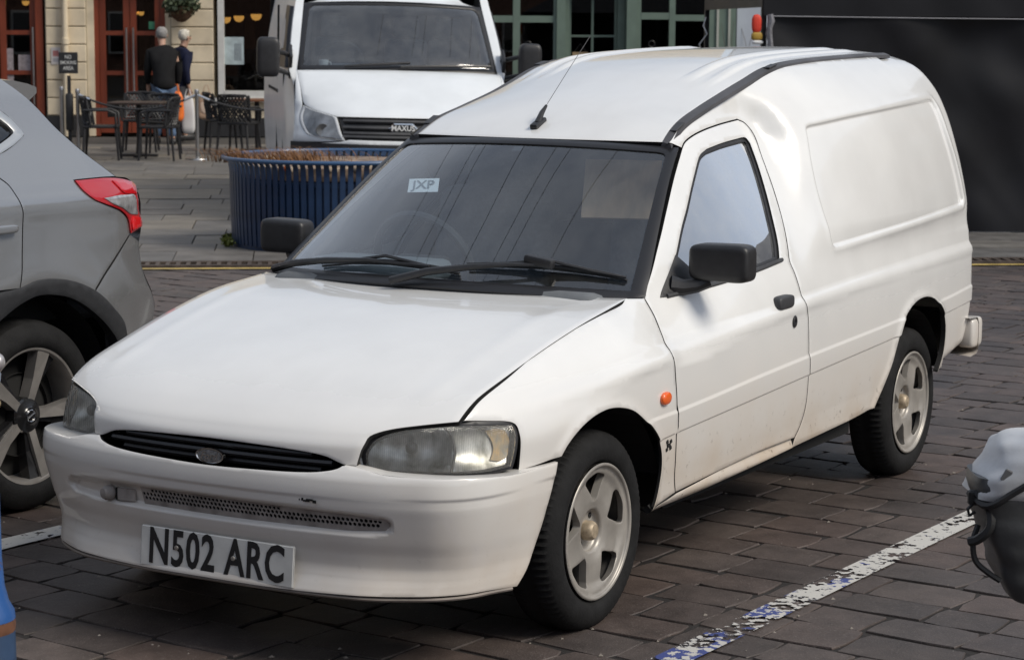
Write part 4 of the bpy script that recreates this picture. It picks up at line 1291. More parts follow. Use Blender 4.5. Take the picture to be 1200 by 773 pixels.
while a < 3.2:
    dpt = r3.choice((.17, .19, .20, .21, .23))
    b = -11.0 + r3.uniform(0, .3)
    while b < 7.5:
        ln = r3.choice((.19, .23, .27, .30, .22, .32)) * (1.0 + r3.uniform(-.05, .05))
        ca0, cb0 = a + dpt / 2, b + ln / 2
        wx, wy = ca0 * ca_ - cb0 * sa_, ca0 * sa_ + cb0 * ca_
        p = Vector((wx, wy))
        if (p - KA).dot(KN) > .16:
            dv = Vector((wx, wy, 0)) - CAM
            zz = dv.dot(f_)
            if zz > 1:
                px = 600 + 2579 * dv.dot(r2) / zz; py = 386.5 - 2579 * dv.dot(u2) / zz
                vis = -60 < px < 1260 and py < 840
                under = (-3.2 < wx < .55 and abs(wy) < .45)
                setts.append((zz + (0 if vis else 100) + (30 if under else 0), wx, wy, dpt, ln, vis))
        b += ln
    a += dpt
setts.sort()
VV = []; FF = []; TN = []
cnt = 0
for i, (zz, wx, wy, dpt, ln, vis) in enumerate(setts):
    gapx, gapy = r3.uniform(.006, .012), r3.uniform(.004, .008)
    sx, sy = dpt - gapx, ln - gapy
    rz = TH + r3.gauss(0, .022); wx += r3.gauss(0, .004) + .02 * math.sin(wy * 1.9 + 1) + .012 * math.sin(wy * 4.3); wy += r3.gauss(0, .004)
    hz = max(-.0012, min(.003, r3.gauss(.0004, .0014)))
    tx, ty = r3.gauss(0, .005), r3.gauss(0, .005)
    if vis and cnt < 300:
        o = bpy.data.objects.new('sett', PME[i % 10])
        COL.objects.link(o); o.parent = PAVED
        o.location = (wx, wy, hz); o.scale = (sx, sy, 1.0); o.rotation_euler = (tx, ty, rz)
        cnt += 1
    elif zz < 100 or abs(wy) < 7:
        V, F = PROT[i % 10]
        b0 = len(VV); c, s = math.cos(rz), math.sin(rz)
        if zz > 100 and zz < 130: pass
        for x, y, z in V:
            VV.append((wx + x * sx * c - y * sy * s, wy + x * sx * s + y * sy * c, hz + z + tx * y * sy - ty * x * sx))
        FF += [tuple(b0 + k for k in f) for f in F]
        TN += [r3.random()] * len(V)
far = mk('sett', VV, FF, M_sett, PAVED, smooth=False)
far['kind'] = 'stuff'
at = far.data.attributes.new('tone', 'FLOAT', 'POINT'); at.data.foreach_set('value', TN)

# bay lines: worn white thermoplastic with the old blue paint showing through
def stripe_mat(name, white_amt, seed):
    m = bpy.data.materials.new(name); m.use_nodes = True
    nt = m.node_tree; b = nt.nodes["Principled BSDF"]
    b.inputs['Roughness'].default_value = .6
    tc = nt.nodes.new('ShaderNodeTexCoord')
    n = nt.nodes.new('ShaderNodeTexNoise'); n.inputs['Scale'].default_value = 34; n.inputs['Detail'].default_value = 8; n.inputs['Roughness'].default_value = .6
    n2 = nt.nodes.new('ShaderNodeTexNoise'); n2.inputs['Scale'].default_value = 5; n2.inputs['Detail'].default_value = 5
    mp = nt.nodes.new('ShaderNodeMapping'); mp.inputs['Location'].default_value = (seed, seed * 2, 0); nt.links.new(tc.outputs['Object'], mp.inputs[0])
    nt.links.new(mp.outputs[0], n.inputs['Vector']); nt.links.new(mp.outputs[0], n2.inputs['Vector'])
    mixn = nt.nodes.new('ShaderNodeMath'); mixn.operation = 'MULTIPLY_ADD'; mixn.inputs[1].default_value = .6; nt.links.new(n2.outputs[0], mixn.inputs[0]); nt.links.new(n.outputs[0], mixn.inputs[2])
    r = nt.nodes.new('ShaderNodeMapRange'); r.inputs[1].default_value = white_amt - .012; r.inputs[2].default_value = white_amt + .012
    sx0 = nt.nodes.new('ShaderNodeSeparateXYZ'); nt.links.new(tc.outputs['Object'], sx0.inputs[0]); mw_ = nt.nodes.new('ShaderNodeMath'); mw_.operation = 'MULTIPLY_ADD'; mw_.inputs[1].default_value = -.055 if white_amt > .72 else 0; nt.links.new(sx0.outputs[0], mw_.inputs[0]); nt.links.new(mixn.outputs[0], mw_.inputs[2]); nt.links.new(mw_.outputs[0], r.inputs[0])
    n3 = nt.nodes.new('ShaderNodeTexNoise'); n3.inputs['Scale'].default_value = 6; n3.inputs['Detail'].default_value = 6
    mp3 = nt.nodes.new('ShaderNodeMapping'); mp3.inputs['Location'].default_value = (seed * 3, 7, 0); nt.links.new(tc.outputs['Object'], mp3.inputs[0]); nt.links.new(mp3.outputs[0], n3.inputs['Vector'])
    rb = nt.nodes.new('ShaderNodeMapRange'); rb.inputs[1].default_value = .49; rb.inputs[2].default_value = .51; sx_ = nt.nodes.new('ShaderNodeSeparateXYZ'); nt.links.new(tc.outputs['Object'], sx_.inputs[0]); mb_ = nt.nodes.new('ShaderNodeMath'); mb_.operation = 'MULTIPLY_ADD'; mb_.inputs[1].default_value = .10; nt.links.new(sx_.outputs[0], mb_.inputs[0]); nt.links.new(n3.outputs[0], mb_.inputs[2]); nt.links.new(mb_.outputs[0], rb.inputs[0])
    mx = nt.nodes.new('ShaderNodeMix'); mx.data_type = 'RGBA'
    mx.inputs[6].default_value = (.50, .49, .46, 1); mx.inputs[7].default_value = (.045, .065, .22, 1)
    inv = nt.nodes.new('ShaderNodeMath'); inv.operation = 'SUBTRACT'; inv.inputs[0].default_value = 1; nt.links.new(r.outputs[0], inv.inputs[1])
    nt.links.new(inv.outputs[0], mx.inputs[0])
    nt.links.new(mx.outputs[2], b.inputs['Base Color'])
    al = nt.nodes.new('ShaderNodeMath'); al.operation = 'MAXIMUM'; nt.links.new(r.outputs[0], al.inputs[0]); nt.links.new(rb.outputs[0], al.inputs[1])
    nt.links.new(al.outputs[0], b.inputs['Alpha'])
    return m
def strip(name, pts, wid, z, m):
    V = []; F = []
    for i, (x, y) in enumerate(pts):
        a_ = Vector(pts[max(i - 1, 0)]); b_ = Vector(pts[min(i + 1, len(pts) - 1)])
        t = (b_ - a_).normalized(); nn = Vector((-t.y, t.x))
        V += [(x + nn.x * wid / 2, y + nn.y * wid / 2, z), (x - nn.x * wid / 2, y - nn.y * wid / 2, z)]
    for i in range(len(pts) - 1): F.append((2 * i, 2 * i + 1, 2 * i + 3, 2 * i + 2))
    o = mk(name, V, F, m, None, smooth=False); o['kind'] = 'structure'
    return o
strip('bay_line', [(2.5, 1.005), (.18, 1.135), (-1.9, 1.25), (-4.9, 1.42)], .105, .0062, stripe_mat("worn_line_paint", .83, 3))
strip('bay_line', [(2.5, -1.45), (.1, -1.385), (-.15, -1.36), (-4.9, -1.15)], .115, .0062, stripe_mat("line_paint", .70, 9))
M_yel = mat("yellow_line_paint", (.50, .36, .10), .6, nscale=9, namt=.45)
strip('yellow_line', [tuple(KA + KE * a + KN * .18) for a in (-40, 0, 40)], .085, .009, M_yel)

# litter and grit: small pale chips lying in the joints and on the stones
VV = []; FF = []
q = random.Random(21)
for k in range(420):
    x = q.uniform(-5, 1.2); y = q.uniform(-2.2, 2.6); s_ = q.choice((.003, .004, .005, .006, .009)); h = .002
    b0 = len(VV)
    for i in range(5):
        a = i * 1.257 + q.uniform(-.3, .3); VV.append((x + s_ * q.uniform(.6, 1.3) * math.cos(a), y + s_ * q.uniform(.5, 1.2) * math.sin(a), .001))
    VV.append((x, y, h + s_ * .5)); FF += [(b0 + i, b0 + (i + 1) % 5, b0 + 5) for i in range(5)]
o = mk('grit', VV, FF, mat("pale_grit", (.26, .23, .20), .9, nscale=3, namt=.6), None, smooth=False)
tag(o, "scattered pale grit and crumbs lying on the setts", "grit", None, 'stuff')
# ------------------------------------------------------------------ silver crossover in the next bay (its left flank shows)
def silver_paint():
    m = mat("silver_grey_metallic", (.36, .365, .37), .20, metal=.65, coat=.8, coat_rough=.06, nscale=900, namt=.12)
    return m
M_sil = silver_paint()
M_clad = mat("black_cladding", (.03, .031, .034), .55, nscale=40, namt=.2)
M_tint = glass_mat("tinted_glass", (.06, .065, .07), 1.5, 1.6)
_ty = pch([.15, .25, .35, .55, .75, .95, 1.06, 1.12, 1.18, 1.25, 1.35, 1.45, 1.52, 1.60], [-1.74, -1.69, -1.665, -1.65, -1.635, -1.632, -1.640, -1.652, -1.685, -1.725, -1.79, -1.87, -1.95, -2.06])
_tr = pch([-1.25, -1.1, -1.0, -.9, -.8, -.7, -.5, 0, 2.4, 2.9, 3.2, 3.5], [.24, .12, .075, .045, .023, .010, .001, 0, 0, .05, .16, .42])
def crossp(a, b):
    a = np.asarray(a, float); b = np.asarray(b, float)
    sh = .10 * sm((.92 - b) / .2)
    y = _ty(b) - _tr(a + sh * (a < 0))
    # haunch over the rear wheel, shoulder crease
    y = y + .012 * np.exp(-((b - 1.10 - .02 * a) / .05) ** 2) * sm((.4 - a) / .8) + .014 * np.exp(-((np.hypot(a + .343, b - .344) - .50) / .08) ** 2) * (b > .5) * sm((-.0 - a + .9) / .5)
    return np.stack([a, y, b], -1)
CRO = empty('crossover_car', (0, 0, 0), 0, "silver grey crossover with red tail lamp and black wheel arches, left of the white van", "car")
c_shut = [(-.5425, 1.5339), (-.578, 1.485), (-.6064, 1.4325)]
c_rear = [(-.6064, 1.4325), (-.6385, 1.3674), (-.6827, 1.3138), (-.741, 1.259), (-.8134, 1.2089), (-.8785, 1.1677)]
tail_top = [(-.604, 1.1713), (-.7792, 1.171), (-.8785, 1.1677)]
tail_o = loop_of([[(-.604, 1.1713), (-.7792, 1.171), (-.8963, 1.1618), (-.975, 1.1458)], [(-.975, 1.1458), (-.992, 1.130), (-.975, 1.0957), (-.979, 1.04), (-1.005, 1.005), (-1.0087, .9705)], [(-1.0087, .9705), (-.9044, .9537)], [(-.9044, .9537), (-.888, 1.010), (-.8366, 1.0428), (-.7791, 1.0617), (-.7164, 1.0797), (-.6605, 1.1009), (-.6199, 1.1341), (-.604, 1.1713)]])
tail_low = [(-.604, 1.1713), (-.6199, 1.1341), (-.6605, 1.1009), (-.7164, 1.0797), (-.7791, 1.0617), (-.8366, 1.0428), (-.888, 1.010), (-.9044, .9537)]
seam = [(-.9044, .9537), (-.7614, .8577), (-.6443, .7744)]
c_arch = [(-.6443, .7604), (-.5326, .8074), (-.4282, .8296), (-.3309, .8328), (-.2439, .8139)]
c_door = [(-.2439, .8139), (-.2626, .8964), (-.274, .9704), (-.2821, 1.0384), (-.2819, 1.086), (-.2726, 1.1338), (-.2644, 1.1722), (-.2378, 1.1969)]
quarter_c = loop_of([c_shut, c_rear, tail_top[::-1], tail_low, seam, [(-.6443, .7744), (-.6443, .7604)], c_arch, c_door, [(-.2378, 1.1969), (-.10, 1.262), (.0, 1.262)], [(.0, 1.262), (-.20, 1.268), (-.2964, 1.280), (-.38, 1.3055), (-.44, 1.3295)], [(-.44, 1.3295), (-.4565, 1.3400), (-.4545, 1.3556)], [(-.4545, 1.3556), (-.4347, 1.3951), (-.4072, 1.4228), (-.33, 1.452), (-.15, 1.482), (.1, 1.497)], [(.1, 1.497), (.1, 1.553)], [(.1, 1.553), (-.15, 1.551), (-.35, 1.5445), (-.5425, 1.5339)]])
Q2 = sheet('rear_quarter', crossp, inset(quarter_c, .002), (.02, .016), M_sil, CRO, soft=.08, centre=(-.3, -2.5, .8))
for mir in (True,):
    pass
CROM = Matrix.Translation((0, -5.08, 0)) @ Matrix.Diagonal((1, -1, 1, 1))
def other_side(o, parent=None):
    me = o.data.copy(); me.transform(CROM); me.flip_normals()
    c = bpy.data.objects.new(o.name.split('.')[0], me); COL.objects.link(c); c.parent = parent or o.parent
    return c
bump_c = loop_of([[(-.9064, .9507), (-.955, .932), (-.985, .917)], [(-.985, .917), (-.9853, .8122), (-1.01, .760), (-1.055, .705), (-1.08, .655), (-1.07, .61), (-1.0, .595)], [(-1.0, .595), (-.90, .56), (-.80, .50)], [(-.80, .50), (-.8202, .555), (-.8122, .6273), (-.746, .6873), (-.6443, .7604)], [(-.6443, .7604), (-.6463, .7704)], [(-.6463, .7704), (-.7614, .8517), (-.9064, .9507)]])
B2 = sheet('rear_bumper', crossp, inset(bump_c, .002), (.02, .016), M_sil, CRO, soft=.08, centre=(-.3, -2.5, .8))
lowb = loop_of([[(-1.06, .60), (-.90, .555), (-.80, .495)], [(-.80, .495), (-.86, .36), (-.9, .28)], [(-.9, .28), (-1.0, .30), (-1.06, .60)]])
B3 = sheet('lower_bumper', lambda a, b: crossp(a, b) + np.array([0, -.004, 0]), lowb, (.03, .03), M_clad, CRO, centre=(-.3, -2.5, .8))
# wheel-arch cladding band
ao = [(.30, .30), (.262, .42), (.215, .56), (.14, .68), (.0, .772), (-.1, .806), (-.2439, .8160), (-.3309, .8348), (-.4282, .8316), (-.5326, .8094), (-.6443, .7624), (-.746, .6893), (-.8142, .6293), (-.840, .555), (-.86, .43)]
ai = [(-.80, .43), (-.7763, .555), (-.724, .6161), (-.6312, .6875), (-.5183, .7498), (-.4188, .7753), (-.3303, .7812), (-.2433, .7598), (-.1582, .7208), (-.06, .66), (.03, .57), (.075, .46), (.09, .30)]
archc = loop_of([ao, [ao[-1], ai[0]], ai, [ai[-1], ao[0]]])
A2 = sheet('arch_cladding', lambda a, b: crossp(a, b) + np.array([0, .012, 0]), archc, (.025, .02), M_clad, CRO, centre=(-.3, -2.5, .8), rim=.05)
# rear door, front half of the flank
door_c = loop_of([c_door, [(-.2378, 1.1969), (-.10, 1.258), (.1, 1.262), (.75, 1.245)], [(.75, 1.245), (.76, .9), (.72, .46)], [(.72, .46), (.31, .46)], [(.31, .46), (.215, .565), (.14, .685), (.0, .777), (-.1, .811), (-.2439, .8139)]])
D2 = sheet('rear_door', crossp, inset(door_c, .003), (.04, .03), M_sil, CRO, soft=.08, centre=(-.3, -2.5, .8))
fd_c = loop_of([[(.755, 1.245), (1.4, 1.215), (1.95, 1.17)], [(1.95, 1.17), (1.95, .8), (1.85, .46)], [(1.85, .46), (.725, .46)], [(.725, .46), (.765, .9), (.755, 1.245)]])
D3 = sheet('front_door', crossp, inset(fd_c, .003), (.05, .04), M_sil, CRO, centre=(-.3, -2.5, .8))
fw = loop_of([[(1.955, 1.17), (2.3, 1.11), (2.8, 1.03), (3.2, .93)], [(3.2, .93), (3.33, .75), (3.30, .45), (3.25, .30)], [(3.25, .30), (2.75, .32)], [(2.75, .32), (2.72, .55), (2.58, .70), (2.36, .76), (2.14, .70), (2.0, .55), (1.96, .32)], [(1.96, .32), (1.86, .46), (1.955, .8), (1.955, 1.17)]])
W3 = sheet('front_wing', crossp, inset(fw, .003), (.05, .04), M_sil, CRO, centre=(-.3, -2.5, .8))
sil2 = loop_of([[(.10, .46), (1.0, .46), (1.95, .46)], [(1.95, .46), (1.95, .22)], [(1.95, .22), (1.0, .20), (.10, .22)], [(.10, .22), (.10, .46)]])
S3 = sheet('side_skirt', lambda a, b: crossp(a, b) + np.array([0, .004, 0]), sil2, (.06, .04), M_clad, CRO, centre=(-.3, -2.5, .8))
# windows of the flank with their bright frame
chrome_o = np.array([(1.9, 1.182), (1.35, 1.43), (1.0, 1.50), (.1, 1.497), (-.15, 1.482), (-.33, 1.452), (-.4072, 1.4228), (-.4347, 1.3951), (-.4545, 1.3556), (-.4565, 1.3400), (-.44, 1.3295), (-.38, 1.3055), (-.2964, 1.280), (-.20, 1.268), (.0, 1.262), (.75, 1.247), (1.4, 1.217)])
chrome_i = np.array([(1.80, 1.20), (1.33, 1.41), (1.0, 1.475), (.1, 1.468), (-.15, 1.452), (-.30, 1.425), (-.3813, 1.3938), (-.4005, 1.3753), (-.4113, 1.3552), (-.408, 1.347), (-.3958, 1.3398), (-.36, 1.327), (-.28, 1.300), (-.19, 1.291), (.0, 1.285), (.75, 1.270), (1.4, 1.240)])
CF = sheet('window_frame', lambda a, b: crossp(a, b) + np.array([0, .003, 0]), chrome_o, (.04, .02), mat("satin_chrome", (.62, .62, .60), .3, metal=.85), CRO, holes=[chrome_i], centre=(-.3, -2.5, .8), rim=.015)
G2 = sheet('side_glass', lambda a, b: crossp(a, b) - np.array([0, .008, 0]), chrome_i, (.06, .04), M_tint, CRO, centre=(-.3, -2.5, .8), rim=0)
hd = crossp(np.array([-.165]), np.array([1.026]))[0]
HD = sblob('door_handle', (hd[0] + .02, hd[1] + .012, hd[2]), (.19, .035, .032), M_sil, D2, .5, .4, 12)
HD3 = sblob('door_handle', (.95, -1.615, 1.03), (.19, .035, .032), M_sil, D3, .5, .4, 10)
for o in (Q2, B2, B3, A2, D2, D3, W3, S3, CF, G2): other_side(o)
# tail lamp: red lens, clear reversing section, dark inner
def tailmat():
    m = mat("red_tail_lens", (.42, .006, .010), .10, coat=1.0, coat_rough=.03)
    return m
M_red = tailmat(); M_clr = mat("clear_tail_lens", (.42, .42, .43), .12, coat=1.0, nscale=30, namt=.5, metal=.4)
for side in (0, 1):
    F = (lambda a, b: crossp(a, b) + np.array([0, .006, 0]))
    TL = sheet('tail_lamp', F, inset(tail_o, .002), (.02, .012), M_red, CRO, centre=(-.3, -2.5, .8), rim=.05, ds=.012)
    clr = loop_of([[(-.72, 1.1007), (-.83, 1.1045), (-.885, 1.1018)], [(-.885, 1.1018), (-.945, 1.095), (-.953, 1.05), (-.968, 1.022)], [(-.968, 1.022), (-.902, 1.0303), (-.8393, 1.0563), (-.7712, 1.0769), (-.72, 1.1007)]])
    TC = sheet('reversing_lens', lambda a, b: F(a, b) + np.array([0, .003, 0]), clr, (.02, .012), M_clr, TL, centre=(-.3, -2.5, .8), rim=.004, ds=.012)
    bar = loop_of([[(-.822, 1.1585), (-.845, 1.130), (-.862, 1.113), (-.965, 1.100)], [(-.965, 1.100), (-.972, 1.125), (-.958, 1.139)], [(-.958, 1.139), (-.895, 1.152), (-.822, 1.1585)]])
    TB = sheet('brake_lens', lambda a, b: F(a, b) + np.array([0, .005, 0]), bar, (.02, .012), mat("deep_red_lens", (.5, .004, .01), .08, coat=1.0), TL, centre=(-.3, -2.5, .8), rim=.005, ds=.012)
    low = loop_of([[(-.915, .9667), (-.912, 1.0), (-.925, 1.018)], [(-.925, 1.018), (-.985, 1.008), (-1.0, .997), (-1.0, .976)], [(-1.0, .976), (-.915, .9667)]])
    TD = sheet('fog_lens', lambda a, b: F(a, b) + np.array([0, .005, 0]), low, (.02, .012), mat("fog_red", (.7, .01, .012), .08, coat=1.0), TL, centre=(-.3, -2.5, .8), rim=.005, ds=.012)
    if side:
        for o in (TL, TC, TB, TD):
            o.data.transform(CROM); o.data.flip_normals()
# tailgate, spoiler, roof, bonnet, screen
def across(name, pts, m, bulge=.0, zb=0.0):
    P = cr(pts, False, 6)
    T_ = np.linspace(-1, 1, 25)
    V = []; F = []
    for x, z in P:
        y0 = float(crossp(np.array([x]), np.array([z]))[0, 1]) + 2.54
        for t in T_:
            V.append((x - bulge * (1 - abs(t) ** 2.4), -2.54 + y0 * t, z + zb * (1 - t * t)))
    n = len(T_)
    for i in range(len(P) - 1):
        for k in range(n - 1):
            F.append((i * n + k, (i + 1) * n + k, (i + 1) * n + k + 1, i * n + k + 1))
    return mk(name, V, F, m, CRO, angle=50)
across('roof', [(-.5425, 1.5339), (-.35, 1.5445), (.1, 1.553), (.6, 1.556), (1.0, 1.54), (1.2, 1.50)], M_sil, 0, .035)
across('rear_window', [(-.6064, 1.4325), (-.6385, 1.3674), (-.741, 1.259), (-.8785, 1.1677)], M_tint, .07)
across('tailgate', [(-.8785, 1.1677), (-.975, 1.1458), (-1.0087, .9705), (-.985, .917)], M_sil, .12)
across('bumper_centre', [(-.985, .917), (-.9853, .8122), (-1.055, .705), (-1.08, .655), (-1.06, .60), (-.9, .28)], M_sil, .13)
across('windscreen', [(1.2, 1.50), (1.6, 1.33), (1.95, 1.17)], M_tint, -.14)
across('bonnet', [(1.95, 1.17), (2.3, 1.11), (2.8, 1.03), (3.2, .93)], M_sil, -.14, .02)
across('front_bumper', [(3.2, .93), (3.33, .75), (3.30, .45), (3.25, .30)], M_sil, -.22)
# spoiler lip hanging over the rear window
sp_pts = [(-.52, 1.528), (-.60, 1.526), (-.68, 1.513), (-.728, 1.499)]
V = []; F = []
T_ = np.linspace(-1, 1, 25); n = len(T_)
for k, (x, z) in enumerate(sp_pts + [(-.730, 1.478), (-.66, 1.44), (-.60, 1.432)]):
    for t in T_:
        V.append((x - .05 * (1 - t * t), -2.54 + .575 * t * (1 if k < 5 else 1.02), z + .02 * (1 - t * t)))
for i in range(6):
    for k in range(n - 1): F.append((i * n + k, (i + 1) * n + k, (i + 1) * n + k + 1, i * n + k + 1))
b0 = 0
F.append(tuple(i * n for i in range(7))); F.append(tuple(i * n + n - 1 for i in range(7))[::-1])
mk('spoiler', V, F, M_sil, CRO, angle=35)
bm = bmesh.new()
bx(bm, (1.1, -2.54, .42), (4.2, 1.30, .40))
bx(bm, (1.1, -2.54, .9), (3.6, 1.45, .5))
wb = bmesh.new()
for cx in (-.343, 2.36):
    for sg in (1, -1):
        ang = [math.radians(a) for a in range(-20, 201, 10)]
        for a0, a1 in zip(ang, ang[1:]):
            q = [(cx + .42 * math.cos(a), -2.54 + sg * y, .36 + .42 * math.sin(a)) for a in (a0, a1) for y in (.87, .55)]
            bm.faces.new([bm.verts.new(p) for p in (q[0], q[1], q[3], q[2])])
wb.free()
bm_obj('underbody', bm, M_dark, CRO)
M_mach = mat("machined_alloy", (.36, .34, .32), .38, metal=.55, nscale=14, namt=.2)
M_gloss = mat("gloss_black", (.012, .012, .013), .2, coat=.5)
def cross_wheel(loc, sg, r0):
    T = Matrix.Translation(loc) @ Matrix.Diagonal((1, sg, 1, 1))
    bm = bmesh.new()
    lathe(bm, [(.245, -.20), (.27, -.19), (.31, -.19), (.335, -.175), (.3435, -.15), (.344, -.10), (.3435, -.05), (.335, -.022), (.318, -.006), (.29, .004), (.268, .004), (.252, -.004), (.244, -.014)], 96, 'Y')
    for v in bm.verts:
        r = math.hypot(v.co.x, v.co.z)
        if r > .338 and int(math.degrees(math.atan2(v.co.z, v.co.x)) / 3.75) % 2: v.co.x *= .985; v.co.z *= .985
    bmesh.ops.transform(bm, matrix=T, verts=bm.verts)
    W = bm_obj('wheel', bm, M_rubber, CRO, True)
    bm = bmesh.new()
    lathe(bm, [(.246, -.010), (.238, -.012), (.232, -.022), (.228, -.10), (.22, -.18)], 64, 'Y')
    bmesh.ops.transform(bm, matrix=T, verts=bm.verts)
    bm_obj('rim', bm, M_mach, W, True)
    bm = bmesh.new()
    lathe(bm, [(.226, -.12), (.10, -.10), (.0005, -.09)], 48, 'Y')
    lathe(bm, [(.15, -.075), (.15, -.09), (.0005, -.074)], 40, 'Y')
    bmesh.ops.transform(bm, matrix=T, verts=bm.verts)
    bm_obj('wheel_backing', bm, M_dark, W, True)
    for k in range(5):
        a = math.radians(r0 + 72 * k)
        R_ = Matrix.Rotation(-a, 4, 'Y')
        def blade(prof_y, m, name):
            bm = bmesh.new()
            top = [bm.verts.new((x, y, z)) for x, y, z in prof_y]
            bot = [bm.verts.new((x, y - .045, z)) for x, y, z in prof_y]
            bm.faces.new(top)
            nn = len(top)
            for i in range(nn): bm.faces.new((top[i], bot[i], bot[(i + 1) % nn], top[(i + 1) % nn]))
            bmesh.ops.transform(bm, matrix=T @ R_, verts=bm.verts)
            return bm_obj(name, bm, m, W)
        blade([(.05, -.034, -.020), (.13, -.030, -.024), (.237, -.016, -.050), (.240, -.016, .012), (.13, -.030, .012), (.05, -.034, .012)], M_mach, 'spoke')
        blade([(.055, -.045, .012), (.13, -.042, .012), (.236, -.026, .012), (.233, -.030, .058), (.13, -.046, .034), (.055, -.047, .024)], M_gloss, 'spoke_side')
    bm = bmesh.new()
    lathe(bm, [(.0005, -.020), (.030, -.021), (.036, -.026), (.060, -.032), (.066, -.040), (.066, -.08)], 36, 'Y')
    bmesh.ops.transform(bm, matrix=T, verts=bm.verts)
    H_ = bm_obj('hub_cap', bm, M_gloss, W, True)
    bm = bmesh.new()
    pts = [(.021 * math.cos(t), -.0195, .021 * math.sin(t)) for t in np.linspace(0, 2 * math.pi, 25)]
    tube(bm, pts, .0028, 6, cap=False)
    tube(bm, [(-.020, -.0195, .009), (.020, -.0195, -.009)], .003, 6)
    bmesh.ops.transform(bm, matrix=T, verts=bm.verts)
    bm_obj('hub_emblem', bm, M_chrome, H_, True)
for cx, r0 in ((-.343, 112), (2.36, 60)):
    cross_wheel((cx, -1.655, .344), 1, r0)
    cross_wheel((cx, -3.425, .344), -1, r0)

# ------------------------------------------------------------------ big white panel van behind the planter
M_van2 = mat("cool_white_paint", (.74, .77, .79), .4, coat=.4, coat_rough=.15, nscale=3, namt=.08)
MAX = empty('panel_van', (-11.45, -7.38, 0), math.radians(37.5), "tall white panel van with black grille, facing the viewer behind the blue planter", "van")
MAX.rotation_euler = (math.radians(-1.2), 0, math.radians(39.0))
MAX.location.z = -.01
mX = pch(np.arange(7), [0, .34, .66, .80, .87, .90, .90]); mZ = pch(np.arange(7), [1.345, 1.205, 1.04, .955, .84, .735, .38]); mW = pch(np.arange(7), [.945, .96, .97, .975, .985, .995, .995])
def maxn(u, w):
    a = np.abs(w)
    return np.stack([mX(u) - (.10 + .34 * sm(u / 3)) * a ** 3.2, mW(u) * w, mZ(u) + .02 * (1 - a ** 2) * sm((4 - u) / 2)], -1)
MC = (-1, 0, .9)
hood2 = loop_of([[(0, -.99), (0, 0), (0, .99)], [(0, .99), (1, .955), (1.9, .925)], [(1.9, .925), (2.4, .825), (2.85, .695), (3.0, .635)], [(3.0, .635), (3.02, 0), (3.0, -.635)], [(3.0, -.635), (2.85, -.695), (2.4, -.825), (1.9, -.925)], [(1.9, -.925), (1, -.955), (0, -.99)]])
sheet('bonnet', maxn, hood2, (.12, .05), M_van2, MAX, centre=MC, ds=.04)
lampc = loop_of([[(1.95, .93), (2.4, .835), (2.85, .705), (3.02, .645)], [(3.02, .645), (4.2, .60), (4.85, .565)], [(4.85, .565), (4.75, .74), (4.6, .84), (4.3, .90)], [(4.3, .90), (3.3, .955), (1.95, .93)]])
lampc2 = lampc * [1, -1]
wing2 = loop_of([[(0, .992), (1, .958), (1.93, .935)], [(1.93, .935), (3.3, .958), (4.3, .905)], [(4.3, .905), (4.6, .85), (4.9, .62)], [(4.9, .60), (5.0, .85), (5.05, 1.0)], [(5.05, 1.0), (2.5, 1.0), (0, 1.0)], [(0, 1.0), (0, .992)]])
def lens2():
    return mat("van_lamp_lens", (.26, .27, .28), .15, coat=1.0, nscale=9, namt=.6, metal=.4)
M_l2 = lens2()
M_l3 = mat("dim_lamp_ring", (.16, .165, .17), .3, metal=.5)
for sg in (1, -1):
    sheet('front_wing', maxn, wing2 * [1, sg], (.15, .03), M_van2, MAX, centre=MC, ds=.04)
    L2 = sheet('headlight', lambda a, b: maxn(a, b) + np.array([.006, 0, 0]), inset(lampc * [1, sg], .004), (.15, .03), M_l2, MAX, centre=MC, ds=.03, rim=.03)
    P = maxn(np.array([4.0]), np.array([.76 * sg]))[0]
    bm = bmesh.new()
    lathe(bm, [(.0005, .0), (.02, .004), (.055, .012), (.060, .004)], 24, 'X')
    bmesh.ops.translate(bm, vec=(P[0] + .006, P[1], P[2]), verts=bm.verts)
    bm_obj('lamp_bulb', bm, M_l3, L2, True)
    sheet('lamp_rim', lambda a, b: maxn(a, b) + np.array([.008, 0, 0]), lampc * [1, sg], (.3, .1), mat("lamp_rim_white", (.7, .72, .73), .4), L2, centre=MC, ds=.03, rim=.02, holes=[inset(lampc * [1, sg], .022)])
gril = loop_of([[(3.08, -.625), (3.10, 0), (3.08, .625)], [(3.08, .625), (4.0, .59), (4.72, .56)], [(4.72, .56), (4.74, 0), (4.72, -.56)], [(4.72, -.56), (4.0, -.59), (3.08, -.625)]])
GRL = sheet('grille', lambda a, b: maxn(a, b) - np.array([.03, 0, 0]), gril, (.2, .05), M_black, MAX, centre=MC, ds=.04)
for u in (3.3, 3.75, 4.2, 4.55):
    bm = bmesh.new()
    tube(bm, [tuple(maxn(np.array([u]), np.array([w]))[0] - np.array([.012, 0, 0])) for w in np.linspace(-.58, .58, 25)], .020, 6)
    bm_obj('slat', bm, M_trim, GRL, True)
P = maxn(np.array([3.72]), np.array([-.055]))[0]
BD = bmesh.new()
def hexpts(sx, sz): return [(-.13 * sx, 0), (-.085 * sx, .045 * sz), (.085 * sx, .045 * sz), (.13 * sx, 0), (.085 * sx, -.045 * sz), (-.085 * sx, -.045 * sz)]
outer = [BD.verts.new((P[0] + .012, P[1] + y, P[2] + z)) for y, z in hexpts(1, 1)]
inner = [BD.verts.new((P[0] + .014, P[1] + y, P[2] + z)) for y, z in hexpts(.88, .74)]
back = [BD.verts.new((P[0] - .01, P[1] + y, P[2] + z)) for y, z in hexpts(1, 1)]
